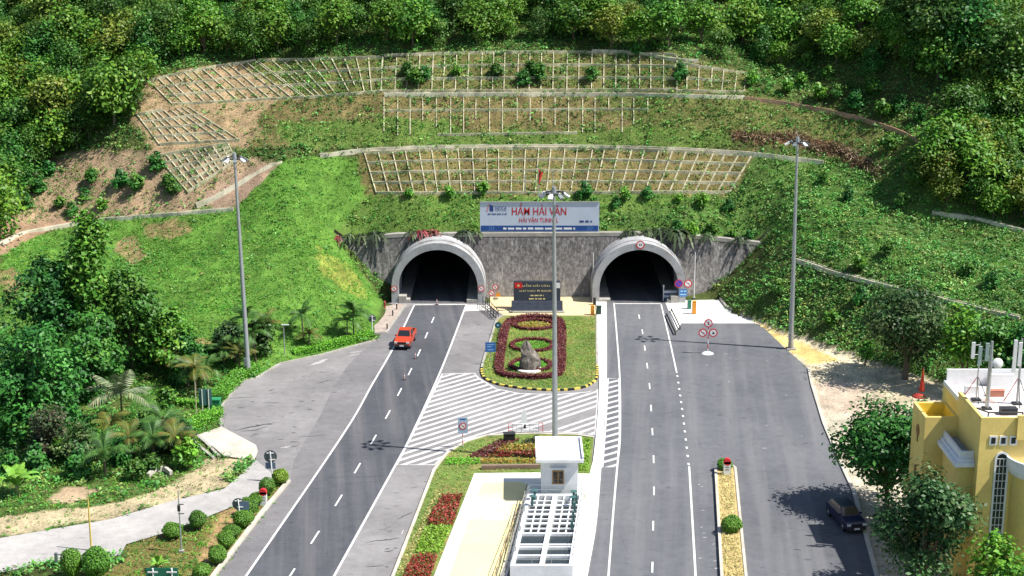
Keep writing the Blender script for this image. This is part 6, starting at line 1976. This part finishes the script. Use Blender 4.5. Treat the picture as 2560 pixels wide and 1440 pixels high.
thin_pole(712, 897, 812, "slim pale lamp post at the road bend below the lawn slope", M['steel'], True)
thin_pole(229, 1376, 1246, "thin yellow pole at the edge of the pale side road", M['pole_y'], r=.075)
thin_pole(454, 1380, 1226, "thin grey pole with brackets beside a clipped bush", M['steel'], brk=True)
thin_pole(492, 1046, 955, "thin pale pole beside the blue green panels", mat("pale bamboo", (.5, .45, .3)), r=.05)
p = G(142, 1416); t = thing("gate_post", "short grey post with a bar beside the clipped bushes at bottom left", "post", (p.x, p.y, 0))
mb = MB(); mb.box((p.x, p.y, .6), (.22, .22, 1.2)); mb.part("post", M['grey'], t); mb = MB(); mb.box((p.x + .5, p.y, 1.05), (.9, .08, .08)); mb.part("bar", M['grey'], t)
# concrete ditch and rubble on the left
mb = MB(); mb.strip([G(470, 1095), G(500, 1120), G(535, 1148)], .3, .2, .3); o = mb.top("ditch_wall", M['conc'], G(500, 1120)); tag(o, "weathered concrete ditch wall beside the pale slab on the left", "wall")
mb = MB(); pp = curve_px([(370, 1190), (385, 1178), (410, 1172), (428, 1184)], 4); mb.strip([G(x, y, .2) for x, y in pp], .3, .25, .2); o = mb.top("stone_edging", M['pale_slab'], G(400, 1180)); tag(o, "curved pale stone edging in the lower left garden", "edging")

# ------------------------------------------------------------------ pickup
def frustum(mb, y0, y1, x, z0, yt0, yt1, xt, z1, mx):
    b_ = [(-x, y0, z0), (x, y0, z0), (x, y1, z0), (-x, y1, z0)]; u_ = [(-xt, yt0, z1), (xt, yt0, z1), (xt, yt1, z1), (-xt, yt1, z1)]
    i = len(mb.v); mb.v += [tuple(mx @ Vector(p)) for p in b_ + u_]
    for q in ((3, 2, 1, 0), (4, 5, 6, 7), (0, 1, 5, 4), (1, 2, 6, 5), (2, 3, 7, 6), (3, 0, 4, 7)): mb.f.append(tuple(i + k for k in q))


def lerp3(a, b, t): return tuple(a[k] + (b[k] - a[k]) * t for k in range(3))


def inset_quad(q, fx, fz, off, mx):
    """a pane a little smaller than quad q (bl, br, tr, tl), pushed along its normal"""
    A, B_, Cc, D = [Vector(p) for p in q]
    n = (B_ - A).cross(D - A).normalized() * off

    def at2(u, v): return A.lerp(B_, u).lerp(D.lerp(Cc, u), v) + n
    return [mx @ at2(u, v) for u, v in ((fx, fz), (1 - fx, fz), (1 - fx, 1 - fz), (fx, 1 - fz))]


def pickup(loc, rz, label, paint, bed_open=True):
    t = thing("pickup_truck" if bed_open else "car", label, "pickup" if bed_open else "car", loc, None, rz); mx = Matrix.Identity(4)
    tail = 0.85 if bed_open else 2.25
    mb = MB(); mb.extr([(-2.55, .42), (-2.62, .62), (-2.58, .90), (-2.35, 1.04), (-1.2, 1.14), (tail, 1.14), (tail, .40)], -.90, .90); mb.part("body", paint, t, local=True)
    mb = MB(); y1c = .75 if bed_open else 2.0; yt1 = .55 if bed_open else 1.5
    frustum(mb, -1.25, y1c, .88, 1.13, -.55, yt1, .70, 1.78, mx); cabin = mb.part("cabin", paint, t, local=True)
    P = {'b': [(-.88, -1.25, 1.13), (.88, -1.25, 1.13), (.88, y1c, 1.13), (-.88, y1c, 1.13)], 'u': [(-.70, -.55, 1.78), (.70, -.55, 1.78), (.70, yt1, 1.78), (-.70, yt1, 1.78)]}
    for nm, q in (("windscreen", (P['b'][0], P['b'][1], P['u'][1], P['u'][0])), ("side_window", (P['b'][1], P['b'][2], P['u'][2], P['u'][1])), ("side_window", (P['b'][3], P['b'][0], P['u'][0], P['u'][3])), ("rear_window", (P['b'][2], P['b'][3], P['u'][3], P['u'][2]))):
        mb = MB(); mb.poly(inset_quad(q, .07, .10, .008, mx)); mb.part(nm, M['glass'], cabin, local=True)
    if bed_open:
        mb = MB(); mb.box((0, 1.72, .58), (1.76, 1.72, .3)); mb.part("bed_floor", M['dark'], t, local=True)
        for s in (-1, 1):
            mb = MB(); mb.box((s * .84, 1.72, .84), (.12, 1.72, .62)); mb.part("bed_side", paint, t, local=True)
        mb = MB(); mb.box((0, 2.56, .84), (1.8, .1, .62)); mb.part("tailgate", paint, t, local=True)
    mb = MB(); mb.box((0, -2.60, .50), (1.76, .18, .26)); mb.part("front_bumper", M['dark'], t, local=True)
    mb = MB(); mb.box((0, -2.612, .80), (1.0, .04, .22)); mb.part("grille", M['black'], t, local=True)
    mb = MB(); mb.box((0, -2.70, .52), (.5, .02, .16)); mb.part("number_plate", M['white'], t, local=True)
    for s in (-1, 1):
        mb = MB(); mb.box((s * .70, -2.56, .84), (.36, .12, .18)); mb.part("headlight", M['lamp'], t, local=True)
        mb = MB(); mb.box((s * 1.0, -.95, 1.22), (.2, .12, .16)); mb.part("mirror", paint, t, local=True)
        for y in (-1.65, 1.65):
            w = MB(); w.tube((s * .68, y, .38), (s * .93, y, .38), .38, .38, 18); wh = w.part("wheel", M['rubber'], t, local=True)
            w = MB(); w.tube((s * .925, y, .38), (s * .945, y, .38), .22, .2, 14); w.part("rim", M['chrome'], wh, local=True)
    return t


pa, pb_ = G(1022, 846), G(1004, 876); d = (pb_ - pa).normalized()
pickup(G(1014, 860), math.atan2(d.x, -d.y), "orange red pickup truck leaving the left tunnel in the outer lane", M['truck']).scale = (1.02, 1.02, 1.12)
pickup(G(2112, 1306), 0.18, "dark blue car parked in the tree shade beside the yellow building", M['navy'], False)

# ------------------------------------------------------------------ red parasol on the sandy verge
p = G(2303, 990); t = thing("parasol", "closed red parasol under the wide tree on the sandy verge", "parasol", (p.x, p.y, 0))
zt = AY(2306, 918, p.y).z
mb = MB(); mb.tube((p.x, p.y, 0), (p.x + .1, p.y, zt), .04, .03, 8); mb.part("pole", M['steel'], t)
mb = MB(); n = 12; prof = [(.34, .55), (.24, 1.2), (.17, 1.9), (.09, zt - .5), (.03, zt - .05)]
for a in range(len(prof) - 1):
    for k in range(n):
        q = []
        for rr, z, kk in ((prof[a][0], prof[a][1], k), (prof[a][0], prof[a][1], k + 1), (prof[a + 1][0], prof[a + 1][1], k + 1), (prof[a + 1][0], prof[a + 1][1], k)):
            f_ = 1.0 if kk % 2 else 0.6; an = 2 * math.pi * kk / n; q.append((p.x + .02 + rr * f_ * math.cos(an), p.y + rr * f_ * math.sin(an), z))
        mb.poly(q)
mb.part("folded_canopy", mat("parasol red", (.50, .05, .03), .8, .15, 3), t)
mb = MB(); mb.lathe([(0, .4), (.35, .34), (.7, .1), (.75, 0)], (p.x - .3, p.y - .2, 0), 14); mb.part("red_skirt", mat("parasol red dark", (.36, .04, .03), .8, .2, 3), t)
# ------------------------------------------------------------------ white hut and settling tank
TA = math.atan2(1.5, 15.0)              # the tank runs slightly to the right as it recedes
def TL_(u, v, z):                       # u across (0..5), v along (0 = near end .. 15)
    return Vector((-0.16 + u * math.cos(TA) + v * math.sin(TA), 115.9 - u * math.sin(TA) * 0.0 + v * math.cos(TA), z))


TZ = 1.2
t = tank = thing("settling_tank", "open white concrete tank with gridded basins below the white hut", "tank", TL_(2.5, 7.5, 0))


def tbox(u0, u1, v0, v1, z0, z1, name, m, parent=None):
    mb = MB(); mb.prism([TL_(a, c, 0)[:2] for a, c in ((u0, v0), (u1, v0), (u1, v1), (u0, v1))], z0, z1)
    return mb.part(name, m, parent or tank)


tbox(0, 5.1, 0, .35, 0, TZ, "end_wall", M['white_wall']); tbox(0, 5.1, 14.9, 15.3, 0, TZ, "end_wall", M['white_wall'])
tbox(0, .35, .353, 14.897, 0, TZ, "side_wall", M['white_wall']); tbox(4.75, 5.1, .353, 14.897, 0, TZ, "side_wall", M['white_wall'])
tbox(.35, 4.75, .35, 14.9, 0, .05, "basin_floor", M['basin_floor']); tbox(.352, 4.748, .352, 6.6, .05, .95, "water", M['water']); tbox(.352, 4.748, 6.63, 14.89, .05, .5, "water", M['water'])
tbox(2.35, 2.75, .353, 14.897, .3, TZ - .003, "spine_wall", M['white_wall'])
for v in (1.9, 3.6, 4.1, 6.4): tbox(.353, 2.347, v, v + .22, .3, TZ - .006, "cross_wall", M['white_wall']); tbox(2.753, 4.747, v, v + .22, .3, TZ - .006, "cross_wall", M['white_wall'])
for q, v in enumerate(np.arange(7.5, 14.6, 1.02)):
    for u0, u1 in ((.353, 2.347), (2.753, 4.747)): tbox(u0, u1, v, v + (.30 if q % 2 else .12), TZ - .15, TZ - .009, "cross_beam", M['white_wall'])
for u in (1.0, 1.65, 3.35, 4.0):
    tbox(u, u + .11, 6.62, 14.89, TZ - .14, TZ - .03, "long_beam", M['white_wall'])
for k in range(7):
    tbox(.1, .22, .6 + k * 2.1, .9 + k * 2.1, TZ, TZ + .35, "pipe_stub", M['steel']) if k % 2 else tbox(4.45, 4.65, 7.2 + k, 7.35 + k, TZ, TZ + .8, "valve", mat("valve green", (.05, .12, .11)))
for u, v in ((.8, 13.9), (4.3, 13.7), (.7, 12.6), (4.3, 12.4)):
    b_ = TL_(u, v, TZ); mb = MB(); mb.tube(b_, b_ + Vector((0, 0, .9)), .12, .1, 8); mb.lathe([(.3, 0), (.3, .05), (0, .06)], b_ + Vector((0, 0, .85)), 10); mb.part("pump", mat("pump teal", (.05, .13, .13)), tank)
for side in (0.12, 4.98):
    railing([TL_(side, v, TZ) for v in (0.2, 15)], .9, "thin steel railing along the %s rim of the open tank" % ("left" if side < 1 else "right"), M['steel'], 2, "tank_railing", 1.6, "tank railings", .02, TZ)
railing([TL_(u, .15, TZ) for u in (0.2, 4.9)], .9, "thin steel railing on the near end of the open tank", M['steel'], 2, "tank_railing", 1.2, "tank railings", .02, TZ)
railing([TL_(u, 15.1, TZ) for u in (0.2, 4.9)], .9, "thin steel railing between the open tank and the hut", M['steel'], 2, "tank_railing", 1.2, "tank railings", .02, TZ)
railing([G(1296, 1290, .145), G(1240, 1440, .145), G(1215, 1520, .145)], .95, "brown handrail along the right side of the yellow court", mat("rusty handrail", (.30, .20, .12), .7, .3, 3), 2, "handrail", 2.2, r=.03, z0=.145)
railing([G(1318, 1235, .145), G(1262, 1440, .145), G(1240, 1500, .145)], 1.0, "grey pipe rail against the left wall of the open tank", M['brown_paint'], 3, "pipe_rail", 1.4, r=.04, z0=.145)
# white terrace between the tank and the kerb walk
mb = MB(); a = [TL_(5.12, 0, 0), TL_(5.12, 18.5, 0)]; W = [G(x, y) for x, y in WALKL if 1150 < y < 1640]
pl_ = [(a[0].x - .3, a[0].y - 12), (a[0].x, a[0].y), (a[1].x, a[1].y)] + [(p.x - .02, p.y) for p in W]
mb.prism(pl_[::-1], -.05, .155); o = mb.top("terrace", M['white_slab']); tag(o, kind="structure")
mb = MB(); mb.prism([tuple(G(x, y)[:2]) for x, y in ((1322, 1240), (1476, 1240), (1479, 1188), (1345, 1186))], -.05, .152); o = mb.top("terrace", M['white_slab']); tag(o, kind="structure")
if o.data.polygons[1].normal.z < 0: o.data.flip_normals()
# hut
hx0, hx1 = 2.65, 5.95; hy0, hy1 = 131.9, 136.3; zr = 4.05
t = hut = thing("white_hut", "small white hut with a flat roof beside the open tank", "hut", ((hx0 + hx1) / 2, hy0, TZ - .2))
mb = MB(); mb.box(((hx0 + hx1) / 2, (hy0 + hy1) / 2, zr / 2), (hx1 - hx0, hy1 - hy0, zr)); mb.part("wall", M['white_wall'], t)
mb = MB(); mb.box(((hx0 + hx1) / 2, (hy0 + hy1) / 2, zr + .14), (hx1 - hx0 + 1.0, hy1 - hy0 + 1.1, .28)); roof = mb.part("roof", M['white_wall'], t)
rx0, rx1, ry0, ry1 = hx0 - .5, hx1 + .5, hy0 - .55, hy1 + .55
for q in (((rx0 + rx1) / 2, ry1 - .08, rx1 - rx0, .16), (rx1 - .08, (ry0 + ry1) / 2, .16, ry1 - ry0 - .33), (rx0 + .08, (ry0 + ry1) / 2, .16, ry1 - ry0 - .33)):
    mb = MB(); mb.box((q[0], q[1], zr + .28 + .12), (q[2], q[3], .24)); mb.part("parapet", M['white_wall'], roof)
wx = (AY(1395, 1193, hy0).x); wz = AY(1395, 1193, hy0).z
mb = MB(); mb.box((wx, hy0 - .03, wz), (1.05, .1, 1.3)); win = mb.part("window", M['wood'], t)
for s in (-1, 1):
    mb = MB(); mb.box((wx + s * .24, hy0 - .085, wz), (.36, .02, 1.06)); mb.part("pane", M['glass'], win)
    for dz in (-.18, .18):
        mb = MB(); mb.box((wx + s * .24, hy0 - .1, wz + dz), (.36, .015, .04)); mb.part("glazing_bar", M['wood'], win)
mb = MB(); mb.box((wx, hy0 - .2, wz + .95), (1.5, .4, .1)); mb.part("canopy", M['cornice'], t)

# ------------------------------------------------------------------ yellow building
t = bld = thing("yellow_building", "tall yellow building with pale cornices and roof antennas at the right edge", "building", (38, 118, 0))


def bbox(x0, x1, y0, y1, z0, z1, name, m, parent=None):
    mb = MB(); mb.box(((x0 + x1) / 2, (y0 + y1) / 2, (z0 + z1) / 2), (x1 - x0, y1 - y0, z1 - z0)); return mb.part(name, m, parent or bld)


bbox(33.9, 36.7, 121.05, 125, 0, 11.0, "stair_tower", M['yellow'])
for q in ((33.9, 34.15, 121.05, 125), (36.45, 36.59, 121.05, 125), (34.15, 36.45, 121.05, 121.3), (34.15, 36.45, 124.75, 125)): bbox(*q, 11.0, 12.0, "tower_parapet", M['yellow'])
bbox(34.15, 36.45, 121.3, 124.75, 11.0, 11.03, "tower_roof", M['yellow_lt'])
for q in ((34.15, 34.18, 121.3, 124.75), (36.42, 36.45, 121.3, 124.75), (34.18, 36.42, 124.72, 124.75)): bbox(*q, 11.03, 11.97, "roof_lining", M['yellow_lt'])
for z, h in ((10.2, 1.0), (6.8, 3.4)):
    mb = MB(); mb.tube((33.86, 123.0, z), (33.9, 123.0, z), .5 if h < 2 else .35, None, 16); w_ = mb.part("slit_window", mat("brown slit", (.30, .14, .05)), bld)
    bbox(33.87, 33.897, 122.85, 123.15, z - h, z, "slit_pane", M['glass'], w_)
bbox(35.5, 37.5, 116.2, 121.02, 0, 9.7, "middle_wing", M['yellow'])
bbox(35.0, 36.58, 115.7, 121.02, 9.7, 10.05, "cornice", M['cornice']); bbox(35.25, 36.58, 115.95, 121.02, 10.05, 10.3, "cornice", M['cornice'])
for q in ((35.45, 35.65, 116.15, 121.02), (35.65, 36.58, 116.15, 116.35)): bbox(*q, 10.3, 10.85, "wing_parapet", M['cornice'])
bbox(35.65, 36.58, 116.35, 121.02, 10.3, 10.32, "wing_roof", mat("grey roof screed", (.30, .31, .32), .9, .2, 1))
FX, FY = 36.6, 115.1
bbox(FX, 47, FY, 126.0, 0, 13.2, "main_block", M['yellow'])
for q in ((FX, FX + .25, FY, 121.5), (FX + .25, 47, FY, FY + .25)): bbox(*q, 13.2, 14.05, "parapet", M['yellow'])
bbox(FX, FX + .2, 121.5, 126, 13.2, 13.6, "parapet", M['white_wall']); bbox(FX + .2, 47, 125.8, 126, 13.2, 14.6, "parapet", M['white_wall'])
bbox(FX + .25, 47, FY + .25, 125.8, 13.2, 13.22, "roof_deck", mat("pale roof deck", (.62, .60, .58), .9, .15, .6, .1, 5, stain=(.45, .22, .16), sscale=.45))
bbox(39.4, 47, FY - .25, FY, 12.3, 14.3, "raised_parapet", M['yellow'])
for x in (2483, 2508, 2533):
    c = AY(x, 1101, FY); w_ = bbox(c.x - .3, c.x + .3, FY - .06, FY, c.z - .38, c.z + .38, "square_window", M['cornice']); bbox(c.x - .17, c.x + .17, FY - .075, FY - .055, c.z - .25, c.z + .25, "pane", M['glass'], w_)
# tall arched window
cL, cR = AY(2487, 1145, FY).x, AY(2523, 1145, FY).x; zc = AY(2505, 1146, FY).z; rw = (cR - cL) / 2; cxw = (cL + cR) / 2
arc = [(cxw + rw * math.cos(a), zc + rw * math.sin(a)) for a in np.linspace(0, math.pi, 15)]
mb = MB()
o_ = [(cxw + rw, 2.0)] + arc + [(cxw - rw, 2.0)]; i_ = [(cxw + (x - cxw) * .72, zc + (z - zc) * .72 if z > zc - 1e-6 else z) for x, z in o_]
for a in range(len(o_) - 1): mb.poly([(o_[a][0], FY - .08, o_[a][1]), (o_[a + 1][0], FY - .08, o_[a + 1][1]), (i_[a + 1][0], FY - .08, i_[a + 1][1]), (i_[a][0], FY - .08, i_[a][1])]); mb.poly([(i_[a][0], FY - .08, i_[a][1]), (i_[a + 1][0], FY - .08, i_[a + 1][1]), (i_[a + 1][0], FY - .01, i_[a + 1][1]), (i_[a][0], FY - .01, i_[a][1])]); mb.poly([(o_[a][0], FY - .08, o_[a][1]), (o_[a][0], FY, o_[a][1]), (o_[a + 1][0], FY, o_[a + 1][1]), (o_[a + 1][0], FY - .08, o_[a + 1][1])])
aw = mb.part("arched_window", M['cornice'], bld)
mb = MB(); mb.poly([(x, FY - .012, z) for x, z in i_][::-1]); mb.part("pane", M['glass'], aw)
for z in np.arange(2.6, zc + .3, .62):
    mb = MB(); mb.box((cxw, FY - .03, z), (rw * 1.42, .03, .05)); mb.part("glazing_bar", M['cornice'], aw)
for dx in (-.22, .22):
    mb = MB(); mb.box((cxw + dx * rw * 1.2, FY - .03, (zc + 2) / 2), (.045, .03, zc - 2)); mb.part("glazing_bar", M['cornice'], aw)
# round bay with a ringed balcony
bc = (41.7, 115.2); mb = MB(); mb.lathe([(2.4, 0), (2.4, 9.6)], (*bc, 0), 40); mb.part("round_bay", M['yellow'], bld, smooth=True)
for r0, z0, z1, m_ in ((2.55, 9.5, 9.75, M['cornice']), (2.75, 9.75, 10.05, M['cornice']), (2.9, 10.05, 10.9, M['cornice'])):
    mb = MB(); mb.lathe([(r0 - .5, z0), (r0, z0), (r0, z1), (r0 - .18, z1), (r0 - .18, z0 + .1), (0, z0 + .1)], (*bc, 0), 44); mb.part("balcony_ring", m_, bld, smooth=True)
# small round balcony on the stair tower
b2 = (33.85, 121.9); mb = MB(); mb.lathe([(.1, 4.3), (.9, 4.9), (1.15, 5.1), (1.15, 5.95), (1.0, 5.95), (1.0, 5.2), (0, 5.2)], (*b2, 0), 28); mb.part("round_balcony", M['yellow'], bld, smooth=True)
mb = MB(); mb.lathe([(.55, 0), (.55, 4.6)], (*b2, 0), 20); mb.part("balcony_column", M['yellow'], bld, smooth=True)

# antennas on the roof
RZ = 13.22
def on_roof(px, py): return G(px, py, RZ)


def antenna(px, pyb, pyt, label, r, panels, dish=None, tripod=True):
    p = on_roof(px, pyb); zt = AY(px, pyt, p.y).z; t = thing("antenna_mast", label, "antenna", p, "roof antennas")
    mb = MB(); mb.path([p, (p.x, p.y, RZ + (zt - RZ) * .6), (p.x, p.y, zt)], [r, r, r * .6], 12); mb.part("mast", M['steel'], t)
    mb = MB(); mb.box((p.x, p.y, RZ + .06), (.7, .7, .12)); mb.part("foot_plate", M['dark'], t)
    if tripod:
        for q in range(3):
            a = q * 2.1 + .4; mb = MB(); mb.tube((p.x + 1.1 * math.cos(a), p.y + 1.1 * math.sin(a), RZ), (p.x, p.y, RZ + (zt - RZ) * .42), .035, .03, 6); mb.part("stay", M['red'] if q == 1 else M['dark'], t)
    for (x, y0, y1, m_) in panels:
        c = AY(x, (y0 + y1) / 2, p.y - .25); h_ = AY(x, y0, p.y).z - AY(x, y1, p.y).z
        mb = MB(); mb.box((c.x, c.y, c.z), (.28, .16, h_)); pn = mb.part("panel", m_, t)
        for dz in (-.3, .3):
            mb = MB(); mb.tube((c.x, c.y + .05, c.z + dz * h_), (p.x, p.y, c.z + dz * h_), .03, .03, 6); mb.part("arm", M['steel'], pn)
    if dish:
        c = AY(dish[0], dish[1], p.y - .3); mb = MB(); mb.lathe([(0, 0), (.25, .03), (.42, .12), (.44, .14), (.42, .16), (0, .2)], (0, 0, 0), 20)
        mxx = Matrix.Translation(c) @ Matrix.Rotation(math.radians(80), 4, 'X'); mb.v = [tuple(mxx @ Vector(v)) for v in mb.v]; mb.part("dish", M['panel'], t, smooth=True)
        mb = MB(); mb.tube(c, (p.x, p.y, c.z), .03, .03, 6); mb.part("dish_arm", M['steel'], t)
    return t


P1, P2_ = M['panel'], mat("grey green panel", (.30, .40, .38), .5)
antenna(2467, 1022, 853, "thick steel antenna mast with three panels and a dish on the yellow roof", .17, [(2450, 866, 912, P2_), (2468, 858, 902, P2_)], (2493, 908), False)
antenna(2440, 1000, 856, "slim dark antenna mast with a white panel, leftmost on the yellow roof", .06, [(2433, 856, 896, P1)])
antenna(2542, 1010, 846, "antenna mast with tall white panels at the right edge of the roof", .10, [(2537, 850, 930, P1), (2550, 856, 915, P1)])
for k, (x, y, w, d, h, m_, lab) in enumerate([(2425, 985, .9, .6, .7, M['white'], "white equipment cabinet at the left of the yellow roof"), (2490, 990, 1.2, .5, .5, mat("brick red box", (.5, .2, .14)), "brick red box on the roof behind the thick mast"), (2520, 1035, 1.3, .7, .5, M['dark'], "dark cable coil box at the front of the roof"), (2500, 965, 2.0, .4, 1.0, M['white'], "low white parapet block at the back of the roof")]):
    p = on_roof(x, y); tt = thing("roof_box", lab, "cabinet", p, "boxes on the yellow roof"); mb = MB(); mb.box((p.x, p.y, RZ + h / 2), (w, d, h)); mb.part("body", m_, tt); mb = MB(); mb.box((p.x, p.y, RZ + h + .02), (w * 1.05, d * 1.05, .05)); mb.part("lid", m_, tt)
railing([on_roof(2425, 1030), on_roof(2470, 1046), on_roof(2556, 1046)], .5, "dark cable tray along the front of the yellow roof", M['dark'], 1, "cable_tray", 1.5, None, .06, RZ)
